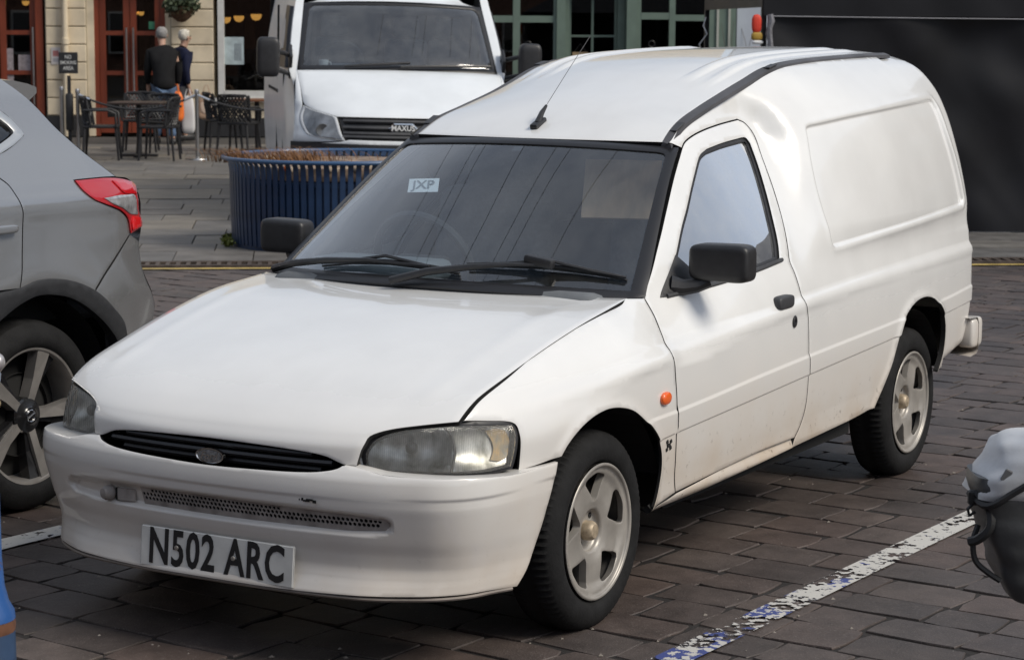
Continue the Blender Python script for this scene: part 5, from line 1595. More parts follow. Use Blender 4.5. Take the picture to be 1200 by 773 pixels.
for k in range(6):
    BD.faces.new((outer[k], outer[(k + 1) % 6], inner[(k + 1) % 6], inner[k])); BD.faces.new((outer[k], back[k], back[(k + 1) % 6], outer[(k + 1) % 6]))
E_ = bm_obj('badge', BD, M_chrome, GRL)
bm = bmesh.new(); bm.faces.new([bm.verts.new((P[0] + .008, P[1] + y, P[2] + z)) for y, z in hexpts(.95, .9)])
bm_obj('badge_field', bm, M_black, E_)
RM = Matrix.Translation((P[0] + .012, P[1], P[2])) @ Matrix(((0, 0, 1, 0), (1, 0, 0, 0), (0, 1, 0, 0), (0, 0, 0, 1)))
text_mesh('badge_lettering', "MAXUS", .066, RM, M_card, E_, ext=.002, off=.0015, sx=.95)
fb = loop_of([[(4.78, -.525), (4.8, 0), (4.78, .525)], [(4.78, .525), (4.95, .62), (5.05, .80)], [(5.05, .80), (5.12, 0), (5.05, -.80)], [(5.05, -.80), (4.95, -.62), (4.78, -.525)]])
sheet('bumper_strip', lambda a, b: maxn(a, b) + np.array([.008, 0, 0]), fb, (.2, .06), M_van2, MAX, centre=MC, ds=.04)
grid('front_bumper', lambda u, w: maxn(u, w) + np.stack([.02 + 0 * u, 0 * u, 0 * u], -1), np.linspace(5.03, 6, 6), np.linspace(-1.02, 1.02, 31), M_clad, MAX, angle=40)
# windscreen and cab sides
def mwind(v, w):
    a = np.abs(w)
    return np.stack([-.60 * v - .02 - .16 * a ** 2.5, (.925 - .085 * v) * w, 1.345 + .62 * v + .02 * (1 - a * a)], -1)
wo = loop_of([[(0, -1), (1, -1)], [(1, -1), (1, 0), (1, 1)], [(1, 1), (0, 1)], [(0, 1), (0, 0), (0, -1)]])
wi = loop_of([[(.07, -.955), (.5, -.95), (.90, -.94)], [(.90, -.94), (.955, -.90), (.96, -.85)], [(.96, -.85), (.965, 0), (.96, .85)], [(.96, .85), (.955, .90), (.90, .94)], [(.90, .94), (.5, .95), (.07, .955)], [(.07, .955), (.07, 0), (.07, -.955)]])
sheet('windscreen_surround', mwind, wo, (.1, .08), M_seal, MAX, holes=[wi], centre=MC, ds=.04, rim=.02)
M_wind2 = glass_mat("van_windscreen", (.50, .58, .64), 1.5, 2.6, grime=.12, grime_scale=6)
W2 = sheet('windscreen', lambda a, b: mwind(a, b) - np.array([.004, 0, 0]), wi, (.1, .08), M_wind2, MAX, centre=MC, ds=.05, rim=0)
yS = pch([.2, .5, .9, 1.2, 1.345, 1.65, 1.965, 2.2, 2.35], [.96, .99, 1.01, 1.01, .998, .968, .918, .86, .62])
xF = pch([.2, .5, .735, .84, .955, 1.04, 1.205, 1.345, 1.65, 1.965, 2.2, 2.35], [.40, .42, .45, .43, .36, .22, -.10, -.20, -.475, -.775, -.95, -1.25])
zz_ = np.array([.35, .5, .7, .85, .95, 1.05, 1.2, 1.345, 1.5, 1.65, 1.8, 1.965, 2.1, 2.2, 2.28, 2.35])
def mside(t, k):
    z = zz_[np.asarray(k, int)]
    vv = (z - 1.345) / .62; ye = np.where(z >= 1.345, .927 - .085 * vv, np.interp(-z, -mZ(np.linspace(0, 6, 40)), mW(np.linspace(0, 6, 40))) + .001)
    x0 = xF(z) ; x = x0 + (-4.6 - x0) * t ** 1.5
    y = yS(z) + .03 * sm((x0 - x) / .8) - (.05 * sm((.55 - (x0 - x)) / .55)) * (z < 1.3) + .025 * np.exp(-((z - 1.05) / .05) ** 2) * sm((x0 - x - .5) / .5) * 0
    y = ye + (y - ye) * sm(t / .012)
    return np.stack([x, y, z], -1)
for mir in (False, True):
    grid('body_side', mside, np.concatenate([[0, .003, .006, .009, .012, .03], np.linspace(.05, 1, 36)]), np.arange(len(zz_)), M_van2, MAX, mirror=mir, angle=40)
    sg = -1 if mir else 1
    # door window as a dark pane set in a black frame
    V = [(-.36, 1.36), (-.62, 1.65), (-.90, 1.93), (-1.55, 1.95), (-1.55, 1.36)]
    bm = bmesh.new()
    f1 = [bm.verts.new((x, sg * (float(yS(z)) + .036), z)) for x, z in V]
    f0 = [bm.verts.new((x, sg * (float(yS(z)) - .03), z)) for x, z in V]
    bm.faces.new(f1 if sg > 0 else f1[::-1])
    for k in range(5): bm.faces.new((f1[k], f0[k], f0[(k + 1) % 5], f1[(k + 1) % 5]))
    DW = bm_obj('door_window', bm, M_seal, MAX)
    mo = sblob('door_mirror', (-.02, sg * 1.20, 1.46), (.15, .21, .36), M_black, MAX, .4, .4, 16)
    bm = bmesh.new()
    for z in (1.40, 1.57):
        tube(bm, [(-.05, sg * 1.13, z - .05), (-.18, sg * 1.03, z - .08), (-.30, sg * .98, z - .10)], .022, 8)
    bx(bm, (-.30, sg * .985, 1.42), (.20, .03, .26), Matrix.Rotation(.6, 3, 'Y'), .01)
    bm_obj('mirror_arm', bm, M_black, mo, True)
    # sliding door seams and rail
    bm = bmesh.new()
    bx(bm, (-1.75, sg * 1.028, 1.2), (.012, .02, 1.5)); bx(bm, (-.62, sg * 1.024, .95), (.012, .02, .75)); bx(bm, (-2.6, sg * 1.035, 1.12), (1.6, .02, .03))
    sm_ = bm_obj('door_seams', bm, M_dark, MAX); sm_['kind'] = 'stuff'
    box('door_handle', (-1.55, sg * 1.035, 1.12), (.16, .03, .04), M_black, MAX, bevel=.008)
def mroof(t, w):
    x0 = -.62 - .16 * np.abs(w) ** 2.5; x = x0 + (-4.6 - x0) * t ** 2
    return np.stack([x, (.84 - .24 * sm(t * 4)) * w, 1.965 + .385 * sm(np.clip((x0 - x) / .75, 0, 1)) ** .8 + .03 * (1 - w * w)], -1)
grid('roof', mroof, np.linspace(0, 1, 24), np.linspace(-1.04, 1.04, 21), M_van2, MAX, angle=50)
bm = bmesh.new()
bx(bm, (-2.3, 0, .55), (4.4, 1.7, .5)); bx(bm, (.25, 0, .55), (.9, 1.5, .5)); bx(bm, (-1.9, 0, 1.5), (.05, 1.84, 1.4)); bx(bm, (-4.6, 0, 1.4), (.06, 1.96, 1.8))
bm_obj('underbody', bm, M_dark, MAX)
bm = bmesh.new(); bx(bm, (-.50, 0, 1.22), (.8, 1.75, .22), None, .05, 2); bx(bm, (-.42, -.45, 1.36), (.30, .50, .10), None, .04, 2)
bm_obj('dashboard', bm, M_int, MAX, True)
for sy in (-.5, .2, .62):
    bm = bmesh.new(); bx(bm, (-1.45, sy, 1.25), (.16, .42, .8), None, .06, 2); bx(bm, (-1.46, sy, 1.76), (.1, .26, .2), None, .04, 2)
    bm_obj('seat', bm, M_seat, MAX, True)
bm = bmesh.new()
tube(bm, [(-.85 + .06 * math.sin(a), -.48 + .21 * math.cos(a), 1.42 + .19 * math.sin(a)) for a in np.linspace(0, 2 * math.pi, 25)], .016, 6, cap=False)
bm_obj('steering_wheel', bm, M_black, MAX, True)
for w0, w1 in ((-.55, .10), (.0, .93)):
    bm = bmesh.new()
    tube(bm, [tuple(mwind(np.array([.02 + .06 * s]), np.array([w0 + (w1 - w0) * s]))[0] + np.array([.03, 0, .02])) for s in np.linspace(0, 1, 9)], .014, 6)
    bm_obj('wiper', bm, M_black, MAX, True)
for cx in (.02, -3.4):
    for sg in (1, -1):
        bm = bmesh.new()
        lathe(bm, [(.19, -.20), (.30, -.20), (.335, -.17), (.335, -.03), (.30, 0), (.19, 0), (.18, -.03), (.0005, -.03)], 32, 'Y')
        if sg < 0: bmesh.ops.scale(bm, vec=(1, -1, 1), verts=bm.verts)
        bmesh.ops.translate(bm, vec=(cx, sg * .98, .335), verts=bm.verts)
        bm_obj('wheel', bm, M_rubber, MAX, True)
# mug and papers left on its dash
MW = MAX.matrix_world if False else Matrix.Translation(MAX.location) @ MAX.rotation_euler.to_matrix().to_4x4()
bm = bmesh.new()
lathe(bm, [(.0005, .004), (.034, .004), (.040, .095), (.043, .10), (.045, .10), (.038, .0), (.0005, 0)], 24, 'Z')
tube(bm, [(.036, .0, .08), (.068, 0, .075), (.07, 0, .04), (.036, 0, .025)], .006, 6)
MUG = bm_obj('mug', bm, mat("white_china", (.8, .79, .76), .3), None, True)
MUG.matrix_world = MW @ Matrix.Translation((-.30, -.68, 1.345)) @ Matrix.Rotation(1.4, 4, 'Z')
tag(MUG, "white mug standing on the dashboard of the tall panel van", "mug")
bm = bmesh.new(); bx(bm, (0, 0, .004), (.16, .26, .006), Matrix.Rotation(.1, 3, 'X')); bx(bm, (.02, .05, .016), (.14, .20, .006), Matrix.Rotation(-.12, 3, 'X'))
PAP = bm_obj('papers', bm, M_card, None)
PAP.matrix_world = MW @ Matrix.Translation((-.30, .66, 1.335))
tag(PAP, "loose white papers lying on the dashboard of the tall panel van", "papers")
# ------------------------------------------------------------------ far pavement and drain
def fr(o, rz): o.rotation_euler = (0, 0, rz); return o
KANG = math.atan2(KE.y, KE.x)          # local x along the kerb, local -y.. away handled with KB
KB = -KN                                # away from the camera, towards the buildings
def kp(a, b, z=0.0):
    p = KA + KE * a + KB * b
    return (p.x, p.y, z)
M_slab = mat("paving_slab", (.135, .125, .112), .62, nscale=1.6, namt=.45, bump=.3, bscale=50, col2=(.075, .070, .064))
M_slabs = []
for i, c in enumerate(((.155, .145, .132), (.125, .119, .113), (.185, .166, .140), (.140, .130, .120))):
    M_slabs.append(mat("paving_slab_tone", c, .58, nscale=2.2, namt=.45, bump=.3, bscale=50, rvar=.15))
M_pj = mat("pavement_joint", (.06, .055, .05), .9)
PAVE = mk('pavement', [kp(-60, .05, -.02), kp(60, .05, -.02), kp(60, 60, -.02), kp(-60, 60, -.02)], [(0, 1, 2, 3)], M_pj, smooth=False); PAVE['kind'] = 'structure'
SLM = []
for i in range(4):
    bm = bmesh.new(); bx(bm, (0, 0, -.02), (1, 1, .04))
    for v in bm.verts:
        if v.co.z > -.01: v.co.x *= .994; v.co.y *= .992
    me = bpy.data.meshes.new('paving_slab'); bm.to_mesh(me); bm.free(); me.materials.append(M_slabs[i]); SLM.append(me)
r5 = random.Random(11)
cand = []
b = .42; row = 0
while b < 17:
    dp = r5.choice((.60, .75, .90)); a = -14.0 + r5.uniform(0, .6)
    while a < 22:
        ln = r5.choice((.60, .75, .90, .90)); c_ = KA + KE * (a + ln / 2) + KB * (b + dp / 2)
        d_ = Vector((c_.x, c_.y, 0)) - CAM; z_ = d_.dot(f_)
        px = 600 + 2579 * d_.dot(r2) / z_
        vis = -40 < px < 520 or 1130 < px < 1240
        cand.append((0 if vis else 1, z_, c_.x, c_.y, ln, dp)); a += ln
    b += dp; row += 1
cand.sort()
VV = []; FF = []
for i, (nv, z_, x, y, ln, dp) in enumerate(cand):
    h = r5.gauss(0, .002)
    k = r5.randrange(4)
    if i < 300:
        o = bpy.data.objects.new('paving_slab', SLM[k]); COL.objects.link(o); o.parent = PAVE
        o.location = (x, y, h); o.rotation_euler = (r5.gauss(0, .003), r5.gauss(0, .003), KANG); o.scale = (ln - .006, dp - .006, 1)
    else:
        b0 = len(VV); c, s = math.cos(KANG), math.sin(KANG)
        for sx, sy in ((-.5, -.5), (.5, -.5), (.5, .5), (-.5, .5)):
            X, Y = sx * (ln - .014), sy * (dp - .014); VV.append((x + X * c - Y * s, y + X * s + Y * c, h))
        FF.append((b0, b0 + 1, b0 + 2, b0 + 3))
fs = mk('paving_slab', VV, FF, M_slabs[1], PAVE, smooth=False); fs['kind'] = 'stuff'
# drain channel: iron frame with a row of slots
DR = mk('drain_channel', [kp(-30, .10, -.012), kp(40, .10, -.012), kp(40, .34, -.012), kp(-30, .34, -.012)], [(0, 1, 2, 3)], M_dark, smooth=False); DR['kind'] = 'structure'
M_iron = mat("rusty_iron", (.10, .075, .06), .6, metal=.3, nscale=12, namt=.5)
bm = bmesh.new()
RK = Matrix.Rotation(KANG, 3, 'Z')
for b_ in (.09, .345): bx(bm, kp(4, b_, -.004), (60, .05, .02), RK)
a = -6.0
while a < 14:
    bx(bm, kp(a, .218, -.004), (.030, .22, .016), RK); a += .075
g_ = bm_obj('grating', bm, M_iron, DR); g_['kind'] = 'stuff'

# ------------------------------------------------------------------ shop fronts
FE = Vector((-.5501, .8351)); FN = Vector((.8351, .5501)); FP = Vector((-22.8, -18.86)); FANG = math.atan2(FE.y, FE.x)
RF = Matrix.Rotation(FANG, 3, 'Z')     # local x = along the front, local -y = towards the street
def fp(t, off, z):                      # off > 0 towards the street
    p = FP + FE * t + FN * off
    return Vector((p.x, p.y, z))
def fbox(name, t0, t1, z0, z1, o0, o1, m, parent, bevel=0.0):
    bm = bmesh.new(); bx(bm, fp((t0 + t1) / 2, (o0 + o1) / 2, (z0 + z1) / 2), (abs(t1 - t0), abs(o1 - o0), abs(z1 - z0)), RF, bevel)
    return bm_obj(name, bm, m, parent)
M_cream = mat("cream_masonry_paint", (.72, .61, .44), .75, nscale=3, namt=.22, bump=.15, bscale=60)
M_creamj = mat("cream_joint", (.36, .31, .22), .8)
M_plinth = mat("black_plinth", (.020, .020, .022), .6, nscale=5, namt=.3)
M_wood = mat("red_brown_door", (.20, .040, .016), .4, nscale=8, namt=.25, stretch=(1, 1, .2), coat=.3)
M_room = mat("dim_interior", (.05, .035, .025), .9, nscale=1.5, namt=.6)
M_pane = glass_mat("shop_pane", (.62, .63, .62), 1.5, 1.0)
M_whitef = mat("white_window_frame", (.62, .61, .58), .5, nscale=8, namt=.1)
M_lampglow = mat("lit_lamp", (.9, .5, .12), .5, emit=(1.0, .50, .12), estr=1.1)
PUB = empty('pub_building', (FP.x, FP.y, 0), 0, "cream rendered pub front with red-brown glazed doors and black plinth", "building")
PUB.matrix_world = Matrix.Translation((FP.x, FP.y, 0))
def child(o):
    o.matrix_parent_inverse = o.parent.matrix_world.inverted(); return o
def fb(name, t0, t1, z0, z1, o0, o1, m, parent, bevel=0.0):
    o = fbox(name, t0, t1, z0, z1, o0, o1, m, parent, bevel)
    root = parent
    o.matrix_parent_inverse = Matrix.Translation((FP.x, FP.y, 0)).inverted()
    return o
def fbs(name, t0, t1, z0, z1, o0, o1, m, parent, bevel=0.0):     # sub-part: parent is a mesh part whose matrix is world identity
    return fbox(name, t0, t1, z0, z1, o0, o1, m, parent, bevel)
fb('wall', -16, -7.0, 0, 8, -.40, -.02, M_cream, PUB)
fb('wall', -7.0, 4.45, 2.60, 8, -.40, -.02, M_cream, PUB)
fb('upper_band', -16, 4.45, 2.50, 2.62, -.02, .08, M_cream, PUB)
# piers of rusticated blocks, each course its own block
def pier(t0, t1, parent):
    w = fb('pier', t0, t1, .32, 2.50, -.40, -.03, M_creamj, parent)
    z = .33; k = 0
    while z < 2.45:
        h = min(.285, 2.50 - z)
        fbs('stone_block', t0 + .012, t1 - .012, z + .008, z + h - .008, -.03, .0, M_cream, w, .010); z += h; k += 1
    p = fb('plinth', t0 - .01, t1 + .01, 0, .32, -.40, .025, M_plinth, parent)
    return w
pier(-2.26, -1.60, PUB); pier(-.26, .44, PUB); pier(3.4, 4.45, PUB); pier(-7.0, -6.2, PUB)
fb('door_reveal', -1.60, -1.49, .0, 2.50, -.40, -.05, M_cream, PUB); fb('door_reveal', -.345, -.26, .0, 2.50, -.40, -.05, M_cream, PUB)
def leaf(t0, t1, parent, hinge):
    fr_ = fb('door', t0, t0 + .10, .05, 2.48, -.20, -.13, M_wood, parent)
    fbs('stile', t1 - .10, t1, .05, 2.48, -.20, -.13, M_wood, fr_)
    for z0, z1 in ((.05, .30), (.98, 1.05), (1.62, 1.69), (2.38, 2.48)):
        fbs('rail', t0 + .10, t1 - .10, z0, z1, -.195, -.135, M_wood, fr_)
    for z0, z1 in ((.30, .98), (1.05, 1.62), (1.69, 2.38)):
        fbs('pane', t0 + .10, t1 - .10, z0, z1, -.170, -.163, M_pane, fr_)
    bm = bmesh.new(); th = t1 - .05 if hinge < 0 else t0 + .05
    tube(bm, [fp(th, -.08, .50), fp(th, -.08, 1.74)], .016, 8)
    for z in (.6, 1.64): tube(bm, [fp(th, -.13, z), fp(th, -.08, z)], .010, 6)
    bm_obj('pull_handle', bm, M_steel, fr_, True)
    return fr_
leaf(-1.41, -.925, PUB, -1); leaf(-.915, -.42, PUB, 1)
fb('door_frame', -1.49, -1.415, 0, 2.50, -.22, -.10, M_wood, PUB); fb('door_frame', -.415, -.345, 0, 2.50, -.22, -.10, M_wood, PUB)
leaf(-3.0, -2.42, PUB, -1); leaf(-3.65, -3.05, PUB, 1)
fb('door_frame', -2.42, -2.30, 0, 2.50, -.22, -.06, M_wood, PUB)
fb('door_frame', -3.80, -3.66, 0, 2.50, -.22, -.06, M_wood, PUB); fb('wall', -6.2, -3.8, 0, 2.5, -.40, -.04, M_cream, PUB)
# small things stuck to door glass
fbs('door_sticker', -.62, -.48, 1.72, 1.84, -.160, -.155, mat("green_sticker", (.05, .22, .12), .5), fb('notice_strip', -.63, -.47, 1.70, 1.705, -.161, -.157, M_pane, PUB))
# big window
WF = fb('window', .50, .60, .62, 2.5, -.16, .02, M_whitef, PUB)
fbs('frame', .60, 3.3, .62, .74, -.16, .03, M_whitef, WF); fbs('frame', 3.3, 3.4, .62, 2.5, -.16, .02, M_whitef, WF); fbs('sill', .42, 3.45, .56, .62, -.2, .07, M_whitef, WF)
fbs('pane', .60, 3.3, .74, 2.5, -.09, -.083, M_pane, WF)
fb('wall', .44, 3.4, .30, .56, -.4, -.03, M_cream, PUB); fb('plinth', .44, 3.4, 0, .30, -.4, .02, M_plinth, PUB)
# dim room behind
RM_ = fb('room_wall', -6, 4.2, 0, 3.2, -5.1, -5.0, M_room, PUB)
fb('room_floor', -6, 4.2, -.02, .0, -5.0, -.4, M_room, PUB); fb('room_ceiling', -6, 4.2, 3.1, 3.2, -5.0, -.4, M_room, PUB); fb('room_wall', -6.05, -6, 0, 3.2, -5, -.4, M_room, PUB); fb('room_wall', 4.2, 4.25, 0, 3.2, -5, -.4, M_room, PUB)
M_dk2 = mat("dark_furniture", (.03, .022, .018), .6)
for t, w, h in ((-1.2, .5, 1.1), (.9, .5, 1.0), (1.7, .7, .95), (2.6, .6, 1.2), (-3.2, .6, 1.1)):
    fb('furniture', t - w / 2, t + w / 2, 0, h, -2.6, -2.0, M_dk2, PUB)
for t, h, c in ((.80, 2.0, (.16, .07, .03)), (1.25, 2.3, (.10, .07, .05)), (2.1, 2.1, (.14, .05, .03)), (-1.05, 2.2, (.2, .15, .1))):
    fb('room_pillar', t - .09, t + .09, 0, h, -3.6, -3.4, mat("warm_timber", c, .7, nscale=3, namt=.5), PUB)
def pend(t, z, off, r, cat_label):
    o = empty('pendant_lamp', fp(t, off, z), 0, cat_label, "lamp", "lit pendant lamps inside the pub")
    bm = bmesh.new(); lathe(bm, [(r, .02), (r * .97, -.25 * r), (r * .75, -.65 * r), (r * .4, -.88 * r), (.0005, -.95 * r)], 20)
    bm_obj('shade', bm, M_lampglow, o, True)
    bm = bmesh.new(); tube(bm, [(0, 0, .02), (0, 0, 3.1 - z)], .006, 5); lathe(bm, [(r, .02), (.3 * r, .05), (.0005, .06)], 16)
    bm_obj('cord', bm, M_black, o, True)
pend(.555, 1.90, -1.0, .085, "lit amber pendant lamp in the pub window, leftmost and lowest of three"); pend(.775, 1.925, -1.0, .085, "lit amber pendant lamp in the pub window, middle of three"); pend(1.06, 1.955, -1.0, .090, "lit amber pendant lamp in the pub window, nearest the white panel van")
pend(-1.00, 1.99, -1.6, .05, "small lit amber lamp seen through the left leaf of the pub door"); pend(-.90, 1.99, -1.6, .05, "small lit amber lamp behind the meeting stiles of the pub door"); pend(-2.75, 2.15, -1.2, .06, "small lit lamp behind the far left pub door")
# window notice, wall notice, downpipe, hanging basket
NO = fbox('window_notice', .59, .91, 1.16, 1.60, -.078, -.072, mat("pale_blue_paper", (.42, .50, .52), .6, nscale=10, namt=.2), None)
for k in range(5): fbs('notice_print', .76 + .024 * k, .772 + .024 * k, 1.22, 1.50, -.072, -.070, mat("print_grey", (.16, .18, .20), .7), NO)
tag(NO, "pale blue paper notice with a dark block, stuck inside the pub window", "notice")
WN = fbox('wall_notice', -2.17, -2.02, 1.15, 1.42, .0, .014, mat("off_white_paper", (.56, .52, .50), .6), None)
fbs('notice_print', -2.14, -2.05, 1.28, 1.37, .014, .016, mat("print_red", (.42, .16, .15), .7), WN)
fbs('notice_print', -2.14, -2.05, 1.19, 1.25, .014, .016, mat("print_grey2", (.35, .34, .36), .7), WN)
tag(WN, "small white notice with red mark on cream wall beside the downpipe", "notice")
for z_, x0, x1 in ((1.50, -2.96, -2.80), (1.16, -2.72, -2.52)):
    o = fbox('door_notice', x0, x1, .85 if z_ > 1.4 else 1.02, z_ - .1 if z_ > 1.4 else 1.30, -.158, -.153, mat("faded_print", (.30, .26, .27), .7, nscale=20, namt=.4), None)
    tag(o, "faded bluish notice on the far left pub door" if z_ > 1.4 else "small pinkish notice on the far left pub door next to its frame", "notice")
DP = empty('downpipe', fp(-1.93, .07, 0), 0, "cream painted downpipe running down the pub wall left of its doors", "pipe")
bm = bmesh.new(); tube(bm, [(0, 0, .0), (0, 0, 5.0)], .050, 14); bm_obj('pipe', bm, M_cream, DP, True)
for z in (1.52, 3.4):
    bm = bmesh.new(); lathe(bm, [(.05, z - .05), (.066, z - .045), (.066, z + .045), (.05, z + .05)], 14); bm_obj('collar', bm, M_cream, DP, True)
def leafclump(name, c, rad, n, m, parent, size=.05, flat=1.0, seed=1, hole=.0):
    q = random.Random(seed); V = []; F = []
    for _ in range(n):
        d = Vector((q.gauss(0, 1), q.gauss(0, 1), q.gauss(0, 1))).normalized() * rad * (q.random() ** .45)
        d.z *= flat; p = Vector(c) + d
        s = size * q.uniform(.6, 1.4); u = Vector((q.gauss(0, 1), q.gauss(0, 1), q.gauss(0, 1))).normalized(); w = u.orthogonal().normalized(); v = u.cross(w)
        b0 = len(V); V += [p - w * s * .3, p + v * s * .5 + w * s * .05, p + w * s * .9, p - v * s * .5 + w * s * .1]
        F.append((b0, b0 + 1, b0 + 2, b0 + 3))
    return mk(name, V, F, m, parent, smooth=False)
M_leaf = mat("basket_leaf", (.055, .075, .035), .6, nscale=12, namt=.6)
HB = empty('hanging_basket', fp(-.05, .30, 2.05), 0, "hanging basket of trailing dark green plants on the pub pier beside the doors", "hanging basket")
bm = bmesh.new(); lathe(bm, [(.20, .03), (.19, -.05), (.14, -.15), (.06, -.21), (.0005, -.22)], 20); bm_obj('basket', bm, mat("coir_liner", (.10, .05, .025), .9, nscale=30, namt=.5), HB, True)
leafclump('foliage', (0, 0, .05), .30, 900, M_leaf, HB, .055, .45, 4)
leafclump('trailing_foliage', (0, 0, -.04), .26, 200, mat("trailing_leaf", (.10, .085, .04), .7, nscale=9, namt=.5), HB, .045, .5, 5)
bm = bmesh.new()
for k in range(3):
    a = 2.1 * k; tube(bm, [(.19 * math.cos(a), .19 * math.sin(a), .03), (0, 0, .55)], .004, 4)
tube(bm, [(0, 0, .55), tuple(fp(-.05, 0, 2.62) - fp(-.05, .30, 2.05))], .012, 6)
bm_obj('bracket', bm, M_black, HB)

# green shop front further right
M_sage = mat("sage_green_paint", (.135, .185, .150), .45, nscale=5, namt=.12, coat=.2)
GS = empty('green_shopfront', (0, 0, 0), 0, "sage green timber shopfront with dark glazed windows and door behind the vans", "building")
def g(name, *a, **k): return fbox(name, *a, parent=GS, **k)
def gb(name, t0, t1, z0, z1, o0, o1, m=None, parent=None): return fbox(name, t0, t1, z0, z1, o0, o1, m or M_sage, parent or GS)
gb('stall_riser', 4.45, 5.98, 0, .55, -.10, .0); gb('stall_riser', 7.28, 8.55, 0, .55, -.10, .0)
gb('fascia', 4.45, 8.75, 2.62, 3.2, -.2, .12); gb('wall', 4.45, 8.75, 3.2, 8, -.4, -.02, M_cream)
W1 = gb('window', 4.45, 4.52, .55, 2.62, -.10, .02)
for t0, t1 in ((5.27, 5.385), (5.93, 6.02)): fbs('mullion', t0, t1, .55, 2.62, -.10, .03, M_sage, W1)
fbs('transom', 4.52, 5.27, 1.86, 1.97, -.09, .025, M_sage, W1); fbs('transom', 5.385, 5.93, 1.86, 1.97, -.09, .025, M_sage, W1)
for t0, t1 in ((4.52, 5.27), (5.385, 5.93)):
    fbs('pane', t0, t1, .55, 1.86, -.05, -.043, M_pane, W1); fbs('pane', t0, t1, 1.97, 2.62, -.05, -.043, M_pane, W1)
gb('pilaster', 5.98, 6.12, 0, 2.62, -.15, .08); gb('pilaster', 7.00, 7.12, 0, 2.62, -.35, -.2); gb('pilaster', 7.12, 7.28, 0, 2.62, -.15, .08)
gb('door_jamb', 6.12, 6.20, 0, 2.62, -.40, -.10)
DO = gb('door', 6.20, 6.245, .0, 2.62, -.36, -.30); fbs('stile', 6.955, 7.0, 0, 2.62, -.36, -.30, M_sage, DO)
fbs('stile', 6.575, 6.615, 0, 2.62, -.355, -.305, M_sage, DO); fbs('rail', 6.245, 6.955, 1.63, 1.665, -.354, -.306, M_sage, DO); fbs('rail', 6.245, 6.955, 0, .25, -.354, -.306, M_sage, DO)
for t0, t1 in ((6.245, 6.575), (6.615, 6.955)):
    for z0, z1 in ((.25, 1.63), (1.665, 2.62)): fbs('pane', t0, t1, z0, z1, -.335, -.328, M_pane, DO)
W3_ = gb('window', 7.28, 7.36, .55, 2.62, -.10, .02)
fbs('mullion', 7.82, 7.92, .55, 2.62, -.10, .03, M_sage, W3_); fbs('mullion', 8.42, 8.55, .55, 2.62, -.10, .03, M_sage, W3_)
fbs('transom', 7.36, 7.82, 1.92, 2.03, -.09, .025, M_sage, W3_); fbs('transom', 7.92, 8.42, 1.90, 2.0, -.09, .025, M_sage, W3_)
for t0, t1 in ((7.36, 7.82), (7.92, 8.42)):
    fbs('pane', t0, t1, .55, 1.92, -.05, -.043, M_pane, W3_); fbs('pane', t0, t1, 2.02, 2.62, -.05, -.043, M_pane, W3_)
gb('panel', 8.55, 8.92, 0, 2.62, -.08, .0); M_pale = mat("pale_moulding", (.42, .43, .38), .5)
gb('pale_moulding', 8.60, 8.635, 0, 2.62, .0, .03, M_pale); gb('pale_moulding', 8.79, 8.825, 0, 2.62, .0, .03, M_pale)
gb('room_wall', 4.3, 9.0, 0, 3.2, -4.1, -4.0, mat("cool_dark_room", (.045, .045, .045), .9, nscale=1.2, namt=.6)); gb('room_floor', 4.3, 9.0, -.02, 0, -4, -.4, M_room); gb('room_ceiling', 4.3, 9.0, 3.1, 3.2, -4, -.4, M_room); gb('room_wall', 9.0, 9.05, 0, 3.2, -4, -.2, M_room)
for t, w, h in ((5.0, .7, 1.15), (5.6, .4, 1.3), (7.5, .5, 1.2), (6.5, .5, 1.0), (8.1, .4, 1.3)):
    gb('display_stand', t - w / 2, t + w / 2, 0, h, -1.6, -1.1, mat("display_stand_dark", (.06, .055, .05), .7))
SG = fbox('door_board', 6.27, 6.53, 1.25, 1.385, -.325, -.315, mat("pale_wood_board", (.34, .24, .14), .6, nscale=14, namt=.3), None); tag(SG, "pale wooden board hanging inside the green shop door glass", "sign")
bm = bmesh.new(); tube(bm, [fp(6.30, -.32, 1.385), fp(6.40, -.32, 1.52), fp(6.50, -.32, 1.385)], .004, 4); bm_obj('board_string', bm, M_trim, SG)
def lantern(t, off, z0, hgt, lab):
    o = empty('lantern', fp(t, off, 0), FANG, lab, "lantern", "metal lanterns in front of the green shop")
    w = .085
    bm = bmesh.new()
    for sx in (-1, 1):
        for sy in (-1, 1): tube(bm, [(sx * w, sy * w, z0), (sx * w, sy * w, z0 + hgt)], .012, 5)
    for z in (z0, z0 + hgt):
        for s in (-1, 1): tube(bm, [(-w, s * w, z), (w, s * w, z)], .012, 5); tube(bm, [(s * w, -w, z), (s * w, w, z)], .012, 5)
    bm_obj('frame', bm, M_steel, o)
    bm = bmesh.new(); lathe(bm, [(.10, z0 + hgt), (.05, z0 + hgt + .05), (.03, z0 + hgt + .06), (.03, z0 + hgt + .09), (.0005, z0 + hgt + .10)], 12); bm_obj('cap', bm, M_steel, o, True)
    bm = bmesh.new(); tube(bm, [(0, .0, z0 + hgt + .16) if False else (.05 * math.sin(a), 0, z0 + hgt + .15 + .05 * math.cos(a)) for a in np.linspace(0, 6.28, 13)], .006, 5, cap=False); bm_obj('ring', bm, M_black, o, True)
    bm = bmesh.new(); lathe(bm, [(.035, z0), (.035, z0 + hgt * .45), (.0005, z0 + hgt * .45)], 12); bm_obj('candle', bm, M_card, o, True)
    box('stand', (0, 0, z0 / 2), (.3, .3, z0), M_plinth, o)
lantern(5.50, .35, 1.02, .34, "tall metal lantern outside the green shop, nearer the white panel van's mirror"); lantern(7.50, .35, 1.08, .30, "small metal lantern with ring outside the green shop, right of its door")
